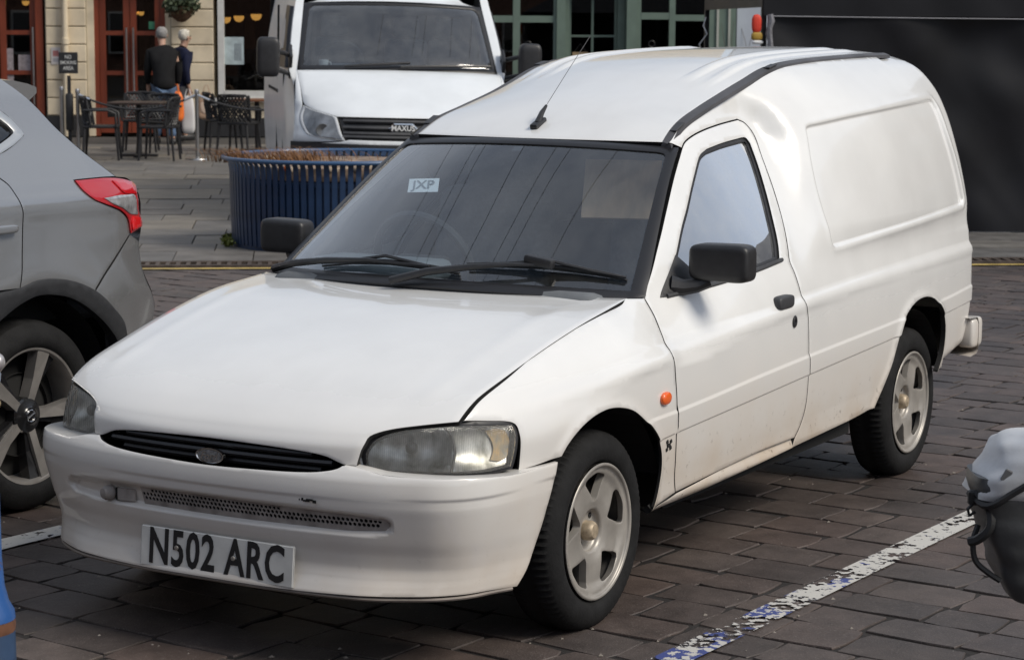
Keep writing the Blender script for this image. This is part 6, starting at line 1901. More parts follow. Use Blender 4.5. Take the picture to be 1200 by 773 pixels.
# next house: pale wall
NH = empty('pale_house', (0, 0, 0), 0, "pale bluish white house wall between the green shopfront and the black gazebo", "building")
fbox('wall', 8.95, 15, 0, 8, -.4, -.1, mat("pale_blue_render", (.46, .50, .56), .7, nscale=3, namt=.1), NH)
NW = fbox('window', 11, 12.2, 1, 2.4, -.1, -.06, M_whitef, NH); fbs('pane', 11.1, 12.1, 1.1, 2.3, -.06, -.055, M_tint, NW)
# bare climbing stems against that wall
o = empty('bare_shrub', fp(9.05, .15, 0), 0, "bare twiggy shrub against the pale house wall", "shrub")
bm = bmesh.new(); q = random.Random(5)
for k in range(9):
    p = Vector((0, 0, 0)); pts = [p.copy()]; d = Vector((q.uniform(-.18, .18), q.uniform(-.15, .15), 1))
    for s in range(6): p = p + d.normalized() * .32; d += Vector((q.uniform(-.2, .2), q.uniform(-.2, .2), 0)); pts.append(p.copy())
    tube(bm, pts, [.010, .009, .008, .006, .005, .004, .002], 5)
bm_obj('stems', bm, mat("twig", (.10, .07, .06), .8), o)

# ------------------------------------------------------------------ black gazebo on the right
M_canv = mat("black_canvas", (.008, .008, .0105), .5, nscale=2.5, namt=.4, spec=.3)
GZ = empty('gazebo', (0, 0, 0), 0, "black market gazebo with closed black side wall, behind the white van on the right", "gazebo")
g0 = Vector((-11.98, -3.98)); ge = Vector((-.5815, .8136)); gb_ = Vector((-.8136, -.5815))
def gp(a, b, z): p = g0 + ge * a + gb_ * b; return (p.x, p.y, z)
def cloth(name, a0, a1, b0, b1, z0, z1, parent, seed, amp=.03, nx=60, nz=30):
    V = []; F = []
    for i in range(nx + 1):
        for j in range(nz + 1):
            s = i / nx; t = j / nz; x = a0 + (a1 - a0) * s; y = b0 + (b1 - b0) * s; z = z0 + (z1 - z0) * t
            L = math.hypot(a1 - a0, b1 - b0)
            w = 1.5 * amp * (mnoise.noise(Vector((s * L * 1.1 - z * .9 + seed, z * .55, seed))) + .55 * mnoise.noise(Vector((s * L * 2.2 + z * 1.7, z * 1.1 - s * 2, seed + 4))) + .8 * math.exp(-((s * L * .75 - 1.1 + z * .8) / .12) ** 2))
            nx_, ny_ = (b1 - b0) / L, -(a1 - a0) / L
            V.append(gp(x - nx_ * w, y + ny_ * w, z))
    for i in range(nx):
        for j in range(nz):
            q_ = i * (nz + 1) + j; F.append((q_, q_ + nz + 1, q_ + nz + 2, q_ + 1))
    return mk(name, V, F, M_canv, parent)
cloth('side_wall', .03, 3.0, .02, .02, .01, 2.0, GZ, 3, .055, 80, 50)
cloth('side_wall', 3.0, 6.0, .02, .02, .01, 2.0, GZ, 9, .05)
cloth('valance', -.02, 3.02, -.03, -.03, 1.86, 2.16, GZ, 5, .012); cloth('valance', 3.02, 6.02, -.03, -.03, 1.86, 2.16, GZ, 6, .012)
cloth('valance', -.03, -.03, 2.75, -.03, 1.93, 2.16, GZ, 7, .012)
V = [gp(-.04, -.04, 2.15), gp(6.04, -.04, 2.15), gp(6.04, 3.0, 2.15), gp(-.04, 2.8, 2.15), gp(1.5, 1.45, 2.95), gp(4.5, 1.45, 2.95)]
mk('canopy', V, [(0, 1, 5, 4), (1, 2, 5), (2, 3, 4, 5), (3, 0, 4)], M_canv, GZ, smooth=False)
for a, b in ((0, 0.05), (3, 0.05), (6, 0.05), (0, 2.75), (3, 2.75), (6, 2.75)):
    x, y, _ = gp(a, b, 0); bx_ = bmesh.new(); bx(bx_, (x, y, 1.07), (.042, .042, 2.14), Matrix.Rotation(math.atan2(ge.y, ge.x), 3, 'Z')); bx(bx_, (x, y, .01), (.12, .12, .02)); bm_obj('leg', bx_, M_black, GZ)
bm = bmesh.new(); tube(bm, [gp(.02, -.06, 1.855), gp(1.5, -.06, 1.845), gp(3, -.06, 1.84), gp(6, -.06, 1.84)], .005, 5); bm_obj('valance_hem', bm, mat("grey_hem", (.25, .25, .27), .6), GZ)
# grey cloth tied at the front corner, ropes at the far corner
bm = bmesh.new(); q = random.Random(8)
pts = [Vector(gp(.035 + .01 * math.sin(k * 1.7), -.05, 1.87 - k * .055)) for k in range(9)]
tube(bm, pts, [.026, .032, .024, .030, .022, .026, .018, .02, .012], 8)
o = bm_obj('tied_cloth', bm, mat("grey_cloth", (.20, .20, .22), .8, nscale=30, namt=.4), None, True); tag(o, "crumpled grey cloth strip hanging at the front corner pole of the black gazebo", "cloth")
o = empty('hanging_pennant', gp(-.075, -.02, 1.87), math.atan2(ge.y, ge.x), "small red and yellow pennant hanging from the gazebo corner", "pennant")
sblob('red_part', (0, 0, -.08), (.085, .05, .16), mat("bright_red_cloth", (.65, .045, .02), .6), o, .7, .7, 10)
sblob('yellow_part', (.005, 0, -.185), (.10, .05, .075), mat("ochre_cloth", (.42, .26, .04), .6), o, .7, .7, 10)
sblob('white_part', (.01, -.002, -.235), (.10, .045, .035), M_card, o, .7, .7, 8)
bm = bmesh.new()
tube(bm, [gp(-.02, 2.70, 1.86), gp(-.05, 2.66, 1.78), gp(-.02, 2.62, 1.70), gp(-.09, 2.64, 1.60), gp(-.04, 2.66, 1.45)], .007, 5)
o = bm_obj('rope', bm, M_card, None); tag(o, "thin pale rope dangling from the rear corner pole of the gazebo", "rope")

# ------------------------------------------------------------------ round slatted planter
M_blue = mat("navy_blue_paint", (.014, .040, .100), .42, nscale=9, namt=.35, coat=.25)
PLX, PLY, PR = -9.22, -6.46, .93
PT = empty('planter', (PLX, PLY, 0), 0, "round navy blue slatted planter with dead grasses, in front of the tall panel van", "planter")
me0 = None
NS = 92
for k in range(NS):
    a = 2 * math.pi * k / NS
    if me0 is None:
        bm = bmesh.new(); pr = [(PR - .045, .03), (PR - .035, .25), (PR - .03, .50), (PR - .028, .60), (PR - .018, .665), (PR + .008, .70)]
        wv = [.021] * 6
        ring = []
        for r, z in pr:
            ring.append([bm.verts.new((r, -.021, z)), bm.verts.new((r, .021, z)), bm.verts.new((r - .008, .021, z)), bm.verts.new((r - .008, -.021, z))])
        for A, B in zip(ring, ring[1:]):
            for i in range(4): bm.faces.new((A[i], A[(i + 1) % 4], B[(i + 1) % 4], B[i]))
        bm.faces.new(ring[0][::-1]); bm.faces.new(ring[-1])
        s = bm_obj('slat', bm, M_blue, PT); me0 = s.data
    else:
        s = bpy.data.objects.new('slat', me0); COL.objects.link(s); s.parent = PT
    s.rotation_euler = (0, 0, a)
bm = bmesh.new()
tube(bm, [((PR + .025) * math.cos(t), (PR + .025) * math.sin(t), .705) for t in np.linspace(0, 2 * math.pi, 97)], .017, 8, cap=False); bm_obj('rim', bm, mat("blue_rim", (.03, .085, .19), .4, coat=.3), PT, True)
bm = bmesh.new()
lathe(bm, [(PR - .055, .0), (PR - .05, .10), (PR - .045, .12), (PR - .06, .12), (PR - .06, .5), (PR - .05, .505), (PR - .05, .54), (PR - .06, .545)], 64); bm_obj('hoop', bm, M_blue, PT, True)
bm = bmesh.new(); lathe(bm, [(PR - .065, .02), (PR - .065, .60)], 64); bm_obj('liner', bm, mat("dark_liner", (.010, .014, .032), .8), PT, True)
bm = bmesh.new(); lathe(bm, [(PR - .064, .56), (PR - .064, .655), (PR - .08, .66), (.5, .67), (.0005, .68)], 64); bm_obj('soil', bm, mat("gravelly_soil", (.30, .22, .16), .9, nscale=14, namt=.7, col2=(.07, .05, .04)), PT, True)
def grass(name, c, n, h, spread, lean, m, parent, seed):
    q = random.Random(seed); V = []; F = []
    for _ in range(n):
        p = Vector(c) + Vector((q.gauss(0, spread * .35), q.gauss(0, spread * .35), 0)); a = q.uniform(0, 6.28); L = h * q.uniform(.5, 1.2); d = Vector((math.cos(a), math.sin(a), 0)) * q.uniform(.2, 1.2) * lean + Vector((lean * .3, -lean * .3, 0)); sd_ = Vector((-math.sin(a), math.cos(a), 0)) * .0035
        prev = None
        for k in range(5):
            t = k / 4; pt = p + d * L * t * t + Vector((0, 0, L * (t - .35 * t * t * (1 + .5 * lean)))); w = sd_ * (1 - .8 * t)
            cur = (len(V), len(V) + 1); V += [pt - w, pt + w]
            if prev: F.append((prev[0], prev[1], cur[1], cur[0]))
            prev = cur
    o = mk(name, V, F, m, parent, smooth=False); return o
M_dry = mat("dry_grass", (.26, .13, .055), .8, nscale=20, namt=.5)
o = grass('dry_grass', (.22, -.30, .66), 520, .20, .55, .9, M_dry, PT, 2); o['kind'] = 'stuff'
o = grass('dry_grass', (.42, -.74, .66), 300, .20, .26, 1.1, M_dry, PT, 3); o['kind'] = 'stuff'
q = random.Random(4)
sblob('flower', (PR * .93 * math.cos(.10), PR * .93 * math.sin(.10), .655), (.05, .06, .05), mat("orange_flower", (.75, .16, .01), .6), PT, .9, .9, 8)
for k in range(46):
    a = q.uniform(-1.9, 1.1); r = PR - q.uniform(.07, .12)
    sblob('pebble', (r * math.cos(a), r * math.sin(a), .64 + q.uniform(0, .02)), (.05, .06, .05), mat("pale_pebble", (.38, .31, .23), .8) if k == 0 else bpy.data.materials["pale_pebble"], PT, .8, .8, 6)
WD = [leafclump('weed', (PLX + PR * math.cos(a), PLY + PR * math.sin(a), .035), .055, 60, mat("yellow_green_weed", (.16, .18, .03), .6), None, .028, .7, 60 + i) for i, a in enumerate((-1.42, -1.08, -.93, -.70))]
for w_, l_ in zip(WD, ("leftmost", "second from left", "third from left", "rightmost")): tag(w_, "yellowish green weed at the foot of the blue planter, " + l_ + " of four", "weed", "weeds round the planter")

# ------------------------------------------------------------------ stanchions, rope, sign
def post(loc, h, lab, base=True):
    o = empty('stanchion', loc, 0, lab, "stanchion", "barrier posts in front of the pub")
    bm = bmesh.new(); tube(bm, [(0, 0, .02), (0, 0, h)], .026, 14); bm_obj('post', bm, M_steel, o, True)
    bm = bmesh.new(); lathe(bm, [(.0005, h + .03), (.026, h + .028), (.031, h + .012), (.031, h - .03), (.026, h - .035)], 14); bm_obj('cap', bm, M_steel, o, True)
    bm = bmesh.new(); lathe(bm, [(.0005, .035), (.05, .032), (.155, .015), (.165, 0)], 24); bm_obj('base', bm, M_steel, o, True)
    return o
A1 = Vector((-17.83, -14.74, 0)); A0 = Vector((-16.80, -16.05, 0)); A2_ = Vector((-16.60, -16.25, 0))
post(A1, .90, "steel barrier post standing alone between the two cafe tables"); post((-16.92, -16.29, 0), .93, "steel barrier post left of the smoking sign"); post((-17.02, -16.10, 0), .90, "steel barrier post right of the smoking sign, rope hooked on it")
def rope(p0, p1, sag, lab):
    P0_, P1_ = Vector(p0), Vector(p1); pts = [P0_.lerp(P1_, t) - Vector((0, 0, sag * 4 * t * (1 - t))) for t in np.linspace(0, 1, 21)]
    o = empty('rope', P0_, 0, lab, "rope", "black barrier ropes")
    bm = bmesh.new(); tube(bm, [p - P0_ for p in pts[1:-1]], .014, 8); bm_obj('rope_body', bm, M_black, o, True)
    bm = bmesh.new(); tube(bm, [Vector((0, 0, 0)), pts[2] - P0_], .017, 8); bm_obj('end_hook', bm, M_chrome, o, True)
    bm = bmesh.new(); tube(bm, [pts[-3] - P0_, P1_ - P0_], .017, 8); bm_obj('end_hook', bm, M_chrome, o, True)
rope((-17.02, -16.10, .86), (-17.83, -14.74, .86), .20, "black barrier rope sagging in front of the left cafe table"); rope((-17.83, -14.74, .86), (-18.75, -13.3, .86), .20, "black barrier rope running right from the lone post behind the panel van")
SN = empty('smoking_sign', (-16.97, -16.20, 0), math.radians(33), "black NO SMOKING AREA sign on a black post by the cafe barrier", "sign")
bm = bmesh.new(); bx(bm, (0, 0, .55), (.035, .045, 1.1)); bx(bm, (0, 0, .02), (.3, .3, .04), None, .01); bm_obj('post', bm, M_black, SN)
bm = bmesh.new(); bx(bm, (.0, 0, .62), (.09, .10, .50), None, .03, 2); bm_obj('folded_cover', bm, M_black, SN, True)
SB = box('sign_board', (.02, 0, 1.27), (.03, .25, .28), M_plinth, SN, bevel=.006)
for k, (s, z) in enumerate((("NO", 1.345), ("SMOKING", 1.272), ("AREA", 1.198))):
    text_mesh('lettering', s, .072 if k != 1 else .062, Matrix.Translation((.0365, 0, z)) @ Matrix(((0, 0, 1, 0), (1, 0, 0, 0), (0, 1, 0, 0), (0, 0, 0, 1))), mat("sign_grey_letter", (.62, .62, .60), .6), SB, ext=.0006, off=.0006, sx=.78)

# ------------------------------------------------------------------ cafe furniture
M_chair = mat("black_woven_plastic", (.014, .014, .016), .5)
def make_chair():
    o = empty('cafe_chair', (0, 0, 0))
    bm = bmesh.new(); bx(bm, (0, 0, .44), (.46, .46, .035), None, .012, 2); bm_obj('seat', bm, M_chair, o, True)
    # lattice back: bent frame with crossing straps
    bm = bmesh.new()
    def bk(s, t):   # s -1..1 across, t 0..1 up
        return Vector((-.22 - .06 * t + .10 * (abs(s) ** 3), .23 * s, .46 + .36 * t))
    tube(bm, [bk(-1, 0), bk(-1, .9), bk(-.85, 1), bk(0, 1.02), bk(.85, 1), bk(1, .9), bk(1, 0)], .018, 6)
    tube(bm, [bk(-1, .05), bk(0, .05), bk(1, .05)], .012, 6)
    bm_obj('back_frame', bm, M_chair, o, True)
    bm = bmesh.new()
    for k in range(-6, 13):
        for sgn in (1, -1):
            s0 = -1 + k * .2
            a_ = [(s0 + sgn * 0 + .5 * j * sgn if sgn > 0 else -(s0 + .5 * j), j / 2) for j in range(3)]
            pts = [bk(max(-1, min(1, s)), t) for s, t in a_]
            if max(abs(s) for s, t in a_) <= 1.7: tube(bm, pts, .014, 4)
    w_ = bm_obj('woven_back', bm, M_chair, o)
    w_['kind'] = 'stuff'
    for sg in (1, -1):
        bm = bmesh.new(); tube(bm, [(-.22, sg * .245, .66), (.10, sg * .26, .66), (.20, sg * .25, .62), (.21, sg * .235, .44)], .018, 6); bm_obj('armrest', bm, M_chair, o, True)
        for sx in (1, -1):
            bm = bmesh.new(); tube(bm, [(sx * .20, sg * .20, .44), (sx * .235, sg * .235, 0)], [.022, .016], 6); bm_obj('leg', bm, M_chair, o, True)
    return o
def copy_tree(o, parent=None):
    c = o.copy(); COL.objects.link(c); c.parent = parent
    for ch in list(o.children): copy_tree(ch, c)
    return c
ch0 = make_chair()
chairs = [((-17.05, -15.72, 0), 2.2, "black woven cafe chair nearest the smoking sign, left of the left table"), ((-17.42, -15.05, 0), 5.2, "black woven cafe chair right of the left table, beside the lone steel post"), ((-18.9, -16.6, 0), .6, "black woven cafe chair behind the left cafe table, near the pub doors"),
          ((-18.45, -15.9, 0), .3, "black woven cafe chair behind the left cafe table, near the man in jeans"), ((-19.7, -15.75, 0), 2.4, "black woven cafe chair at the left of the right cafe table"), ((-19.05, -14.98, 0), 3.4, "black woven cafe chair in front of the right cafe table by the panel van"), ((-20.7, -15.2, 0), .7, "black woven cafe chair behind the right cafe table under the pub window")]
for i, (l, rz, lab) in enumerate(chairs):
    c = ch0 if i == 0 else copy_tree(ch0)
    c.location = l; c.rotation_euler = (0, 0, rz); tag(c, lab, "chair", "black cafe chairs")
def cafetable(loc, m, lab):
    o = empty('cafe_table', loc, .5, lab, "table", "cafe tables outside the pub")
    bm = bmesh.new(); bx(bm, (0, 0, .73), (.72, .72, .03), None, .006); bm_obj('table_top', bm, m, o)
    bm = bmesh.new(); tube(bm, [(0, 0, .02), (0, 0, .72)], .035, 10); bm_obj('pedestal', bm, M_chair, o, True)
    bm = bmesh.new(); bx(bm, (0, 0, .02), (.5, .07, .03)); bx(bm, (0, 0, .022), (.07, .5, .03)); bm_obj('foot', bm, M_chair, o)
cafetable((-17.85, -15.75, 0), mat("dark_table_top", (.05, .035, .03), .35), "dark square cafe table between chairs, left of the lone steel post"); cafetable((-19.84, -15.25, 0), mat("brown_table_top", (.18, .075, .035), .4), "brown topped cafe table under the pub window beside the panel van")

# ------------------------------------------------------------------ two people
def skin(name, joints, bones, m, parent, sub=2):
    me = bpy.data.meshes.new(name)
    me.from_pydata([j[:3] for j in joints], bones, [])
    o = bpy.data.objects.new(name, me); COL.objects.link(o)
    md = o.modifiers.new('skin', 'SKIN'); md.use_smooth_shade = True
    for i, j in enumerate(joints):
        r = j[3] if isinstance(j[3], tuple) else (j[3], j[3])
        me.skin_vertices[0].data[i].radius = r
    me.skin_vertices[0].data[0].use_root = True
    o.modifiers.new('sub', 'SUBSURF').levels = sub
    dg = bpy.context.evaluated_depsgraph_get()
    me2 = bpy.data.meshes.new_from_object(o.evaluated_get(dg))
    bpy.data.objects.remove(o); me2.name = name; me2.materials.clear()
    me2.polygons.foreach_set('use_smooth', [True] * len(me2.polygons))
    return link(name, me2, m, parent)
M_skin = mat("skin", (.42, .25, .18), .6)
def person(loc, rz, H, lab, coat, trous, hairc, bend, coatlen, stride):
    """local +x is forward; built from pelvis up; every limb tapers"""
    o = empty('person', loc, rz, lab, "person", None)
    k = H / 1.72
    hip = .92 * k; b = bend
    sh = Vector((.34 * b * k, 0, hip + .50 * k)); nk = sh + Vector((.05 * k + .04 * b, 0, .09 * k)); hd = nk + Vector((.03 * k + .10 * b, 0, .13 * k - .03 * b))
    J = [(0, 0, hip, (.115 * k, .15 * k)), (.02 * k + .1 * b, 0, hip + .22 * k, (.085 * k, .11 * k)), (sh.x, 0, sh.z - .06 * k, (.075 * k, .11 * k)), (nk.x, 0, nk.z, .050 * k), (hd.x - .01, 0, hd.z - .05 * k, .070 * k), (hd.x, 0, hd.z + .05 * k, .082 * k)]
    B = [(0, 1), (1, 2), (2, 3), (3, 4), (4, 5)]
    hands = []
    for s in (1, -1):
        i = len(J); fw = .06 * s
        J += [(sh.x, s * .185 * k, sh.z - .05 * k, .045 * k), (sh.x - .02 + fw * .4, s * .225 * k, sh.z - .30 * k, .040 * k), (sh.x + .07 * k + fw, s * .215 * k, sh.z - .53 * k, .030 * k), (sh.x + .095 * k + fw, s * .212 * k, sh.z - .61 * k, (.018 * k, .036 * k))]
        B += [(2, i), (i, i + 1), (i + 1, i + 2), (i + 2, i + 3)]
        hp = Vector(J[i + 3][:3]); hands.append(hp)
        for f, (dx, ln) in enumerate(((.028, .070), (.010, .082), (-.008, .078), (-.026, .060))):
            n = len(J); J += [(hp.x + dx * k, hp.y, hp.z - .045 * k, .010 * k), (hp.x + dx * k + .012 * k, hp.y - s * .012 * k, hp.z - (.04 + ln) * k, .0085 * k)]; B += [(i + 3, n), (n, n + 1)]
        n = len(J); J += [(hp.x + .045 * k, hp.y - s * .012 * k, hp.z - .01 * k, .012 * k), (hp.x + .062 * k, hp.y - s * .022 * k, hp.z - .05 * k, .010 * k)]; B += [(i + 3, n), (n, n + 1)]
    for s in (1, -1):
        i = len(J); st = stride * s
        J += [(0, s * .09 * k, hip - .06 * k, (.088 * k, .085 * k)), (.03 + st * .5, s * .095 * k, .50 * k, .062 * k), (-.015 + st, s * .10 * k, .09 * k, .042 * k), (.12 * k + st, s * .11 * k, .035 * k, (.034 * k, .040 * k))]
        B += [(0, i), (i, i + 1), (i + 1, i + 2), (i + 2, i + 3)]
    skin('body', J, B, M_skin, o)
    # coat: torso, sleeves and skirt to coatlen
    J = [(0, 0, hip - coatlen * k, (.155 * k, .19 * k)), (0, 0, hip, (.150 * k, .185 * k)), (.02 * k + .1 * b, 0, hip + .22 * k, (.140 * k, .175 * k)), (sh.x - .01, 0, sh.z - .06 * k, (.140 * k, .185 * k)), (nk.x - .012, 0, nk.z - .015 * k, (.092 * k, .098 * k))]
    B = [(0, 1), (1, 2), (2, 3), (3, 4)]
    for s in (1, -1):
        i = len(J); fw = .06 * s
        J += [(sh.x, s * .20 * k, sh.z - .04 * k, .080 * k), (sh.x - .02 + fw * .4, s * .235 * k, sh.z - .30 * k, .066 * k), (sh.x + .065 * k + fw, s * .217 * k, sh.z - .52 * k, .050 * k)]
        B += [(3, i), (i, i + 1), (i + 1, i + 2)]
    skin('coat', J, B, coat, o)
    J = [(0, 0, hip + .02 * k, (.128 * k, .160 * k))]; B = []
    for s in (1, -1):
        i = len(J); st = stride * s
        J += [(0, s * .095 * k, hip - .10 * k, .105 * k), (.03 + st * .5, s * .10 * k, .50 * k, .080 * k), (-.012 + st, s * .102 * k, .10 * k, .066 * k)]
        B += [(0, i), (i, i + 1), (i + 1, i + 2)]
    skin('trousers', J, B, trous, o)
    for s in (1, -1):
        st = stride * s; sblob('shoe', (.06 * k + st, s * .108 * k, .05), (.29 * k, .105 * k, .10), M_black, o, .6, .6, 10)
    sblob('hair', (hd.x - .022, 0, hd.z + .055 * k), (.20 * k, .175 * k, .19 * k), mat("hair_" + lab[:5], hairc, .9, nscale=60, namt=.5), o, .9, .9, 18, fn=lambda p: p * (1 + .10 * mnoise.noise(p * 38) + .06 * mnoise.noise(p * 90)) if p.x < .045 * k or p.z > .05 * k else Vector((.045 * k, p.y, p.z)))
    for s in (1, -1): sblob('ear', (hd.x - .005, s * .085 * k, hd.z + .01 * k), (.035 * k, .02 * k, .06 * k), M_skin, o, .9, .9, 8)
    sblob('nose', (hd.x + .09 * k, 0, hd.z + .005 * k), (.04 * k, .03 * k, .045 * k), M_skin, o, .9, .9, 8)
    for s in (1, -1): sblob('eye', (hd.x + .072 * k, s * .032 * k, hd.z + .035 * k), (.018, .026, .018), M_black, o, .9, .9, 8)
    sblob('mouth', (hd.x + .076 * k, 0, hd.z - .04 * k), (.014, .05 * k, .010), mat("lips", (.30, .12, .10), .6), o, .9, .9, 8)
    R_ = Matrix.Translation(loc) @ Matrix.Rotation(rz, 4, 'Z')
    return o, [R_ @ h for h in hands]
M_jean = mat("blue_jeans", (.085, .14, .24), .8, nscale=30, namt=.3)
p1, h1 = person((-20.62, -17.56, 0), math.radians(225), 1.70, "person in a black jacket and blue jeans, grey haired, stooping by the pub doors", mat("black_jacket", (.009, .009, .010), .8, spec=.2, nscale=12, namt=.3), M_jean, (.30, .29, .28), .42, .12, .10)
p2, h2 = person((-21.45, -17.95, 0), math.radians(160), 1.66, "person in a navy coat with white hair, carrying shopping bags past the pub", mat("navy_coat", (.012, .015, .040), .8, spec=.2, nscale=12, namt=.3), mat("grey_trousers", (.05, .05, .06), .8), (.62, .58, .50), .12, .28, .16)
def bag(loc, rz, s, m, lab, print_m=None):
    o = empty('shopping_bag', loc, rz, lab, "bag")
    q = random.Random(int(s[2] * 1000))
    sblob('bag_body', (0, 0, -s[2] / 2), s, m, o, .55, .5, 16, fn=lambda p: Vector((p.x * (1 + .15 * math.sin(p.z * 22)), p.y * (1 - .25 * (p.z / s[2] + .5)), p.z)))
    bm = bmesh.new()
    for dx in (-1, 1): tube(bm, [(dx * s[0] * .3, -.05, -.02), (dx * .01, -.02, .10), (dx * .01, .02, .10), (dx * s[0] * .3, .05, -.02)], .006, 5)
    bm_obj('handle', bm, m, o)
    if print_m: sblob('printed_motif', (s[0] * .44, 0, -s[2] * .5), (s[0] * .22, s[1] * .62, s[2] * .6), print_m, o, .8, .6, 10)
    return o
M_or = mat("orange_bag", (.80, .17, .02), .5)
bag(Vector((-20.72, -17.42, .80)), math.radians(33), (.16, .26, .46), M_or, "orange carrier bag held between the two people by the pub")
bag(Vector((-21.05, -17.45, .72)), math.radians(33), (.12, .22, .58), mat("white_bag", (.62, .62, .62), .5), "white carrier bag hanging beside the orange one")
bag(Vector((-21.30, -17.30, .78)), math.radians(33), (.14, .28, .42), mat("kraft_bag", (.42, .29, .20), .6), "brown printed bag carried on the right by the person in the navy coat", mat("pale_print", (.62, .50, .40), .6))

# ------------------------------------------------------------------ blue cast-iron bollard, bottom left corner
M_bol = mat("chipped_blue_paint", (.025, .10, .31), .4, nscale=5, namt=.2, coat=.3)
nt = M_bol.node_tree; b_ = nt.nodes["Principled BSDF"]
src = b_.inputs['Base Color'].links[0].from_socket
tc = nt.nodes.new('ShaderNodeTexCoord'); n_ = nt.nodes.new('ShaderNodeTexNoise'); n_.inputs['Scale'].default_value = 26; n_.inputs['Detail'].default_value = 8; nt.links.new(tc.outputs['Object'], n_.inputs['Vector'])
mr_ = nt.nodes.new('ShaderNodeMapRange'); mr_.inputs[1].default_value = .635; mr_.inputs[2].default_value = .66; nt.links.new(n_.outputs[0], mr_.inputs[0])
mx_ = nt.nodes.new('ShaderNodeMix'); mx_.data_type = 'RGBA'; mx_.inputs[7].default_value = (.14, .055, .025, 1); nt.links.new(mr_.outputs[0], mx_.inputs[0]); nt.links.new(src, mx_.inputs[6]); nt.links.new(mx_.outputs[2], b_.inputs['Base Color'])
BO = empty('bollard', (2.170, .485, 0), 0, "chipped blue cast-iron post with pale knob, bottom left corner beside the white van", "bollard")
bm = bmesh.new(); lathe(bm, [(.10, 0), (.10, .06), (.078, .10), (.074, .44), (.074, .462)], 32); bm_obj('base', bm, mat("dull_blue_base", (.03, .06, .12), .5, nscale=8, namt=.5), BO, True)
bm = bmesh.new(); lathe(bm, [(.074, .462), (.0755, .475), (.0735, .49)], 32); bm_obj('rust_band', bm, mat("rust", (.13, .055, .028), .9, nscale=20, namt=.5), BO, True)
bm = bmesh.new(); lathe(bm, [(.075, .488), (.073, .505), (.062, .525), (.054, .56), (.050, .62), (.047, .92), (.047, .985)], 32); bm_obj('shaft', bm, M_bol, BO, True)
bm = bmesh.new(); lathe(bm, [(.047, .985), (.056, .990), (.058, 1.005), (.052, 1.015), (.056, 1.03), (.054, 1.05), (.040, 1.07), (.0005, 1.078)], 32); bm_obj('cap', bm, mat("worn_cap", (.20, .24, .32), .4, nscale=18, namt=.6), BO, True)
RB_ = Vector((r2.x, r2.y, 0)).normalized()
sblob('brass_knob', (RB_.x * .040, RB_.y * .040, .945), (.034, .034, .034), mat("brass", (.60, .45, .18), .3, metal=.9), BO, 1, 1, 12)
sblob('end_knob', (RB_.x * .050, RB_.y * .050, 1.032), (.036, .036, .038), mat("silver_knob", (.5, .48, .48), .35, metal=.6), BO, 1, 1, 12)
# ------------------------------------------------------------------ bicycle at the right edge with a dry-bag pannier on its rack
# bike axis runs along the line of sight, pointing at the viewer; only its pannier reaches into the picture
BK0 = Vector((.526, 2.393, 0)); BANG = math.radians(30.2)       # direction the bike points (away from the viewer)
bd = Vector((math.cos(BANG), math.sin(BANG), 0)); bs = Vector((-math.sin(BANG), math.cos(BANG), 0))   # bs = to the bike's left... seen from behind: right is -bs
BI = empty('bicycle', BK0, BANG, "bicycle at the right edge whose rear rack carries the grey pannier", "bicycle")
M_frame = mat("dark_green_frame", (.03, .05, .04), .35, coat=.5)
def wheel_b(x):
    bm = bmesh.new(); tube(bm, [(x + .335 * math.cos(t), 0, .345 + .335 * math.sin(t)) for t in np.linspace(0, 2 * math.pi, 49)], .018, 8, cap=False); w = bm_obj('wheel', bm, M_rubber, BI, True)
    bm = bmesh.new(); tube(bm, [(x + .315 * math.cos(t), 0, .345 + .315 * math.sin(t)) for t in np.linspace(0, 2 * math.pi, 49)], .011, 6, cap=False); bm_obj('rim', bm, M_steel, w, True)
    bm = bmesh.new()
    for k in range(18):
        t = k * math.pi / 9; tube(bm, [(x, (.03 if k % 2 else -.03), .345), (x + .31 * math.cos(t), 0, .345 + .31 * math.sin(t))], .0012, 3)
    tube(bm, [(x, -.05, .345), (x, .05, .345)], .02, 8); s = bm_obj('spokes', bm, M_steel, w); s['kind'] = 'stuff'
wheel_b(0); wheel_b(1.03)
bm = bmesh.new()
for a, b, r in (((0, .06, .345), (.33, .0, .82), .009), ((0, -.06, .345), (.33, 0, .82), .009), ((0, .06, .345), (.43, 0, .28), .010), ((0, -.06, .345), (.43, 0, .28), .010), ((.43, 0, .28), (.27, 0, .88), .016), ((.43, 0, .28), (.86, 0, .78), .018), ((.30, 0, .82), (.84, 0, .86), .016), ((.84, 0, .92), (.88, 0, .72), .018), ((.88, .05, .70), (1.03, .05, .345), .011), ((.88, -.05, .70), (1.03, -.05, .345), .011), ((.88, -.05, .70), (.88, .05, .70), .012)): tube(bm, [a, b], r, 8)
bm_obj('frame', bm, M_frame, BI, True)
bm = bmesh.new(); tube(bm, [(.27, 0, .86), (.24, 0, .97)], .013, 8); bm_obj('seat_post', bm, M_steel, BI, True)
sblob('saddle', (.22, 0, 1.0), (.27, .15, .07), M_black, BI, .8, .8, 12, fn=lambda p: Vector((p.x, p.y * (.55 - 1.6 * p.x), p.z)))
bm = bmesh.new(); tube(bm, [(.80, -.29, 1.02), (.86, -.2, 1.04), (.84, 0, 1.0), (.86, .2, 1.04), (.80, .29, 1.02)], .012, 8); tube(bm, [(.84, 0, .92), (.84, 0, 1.0)], .014, 8); bm_obj('handlebar', bm, M_black, BI, True)
bm = bmesh.new()
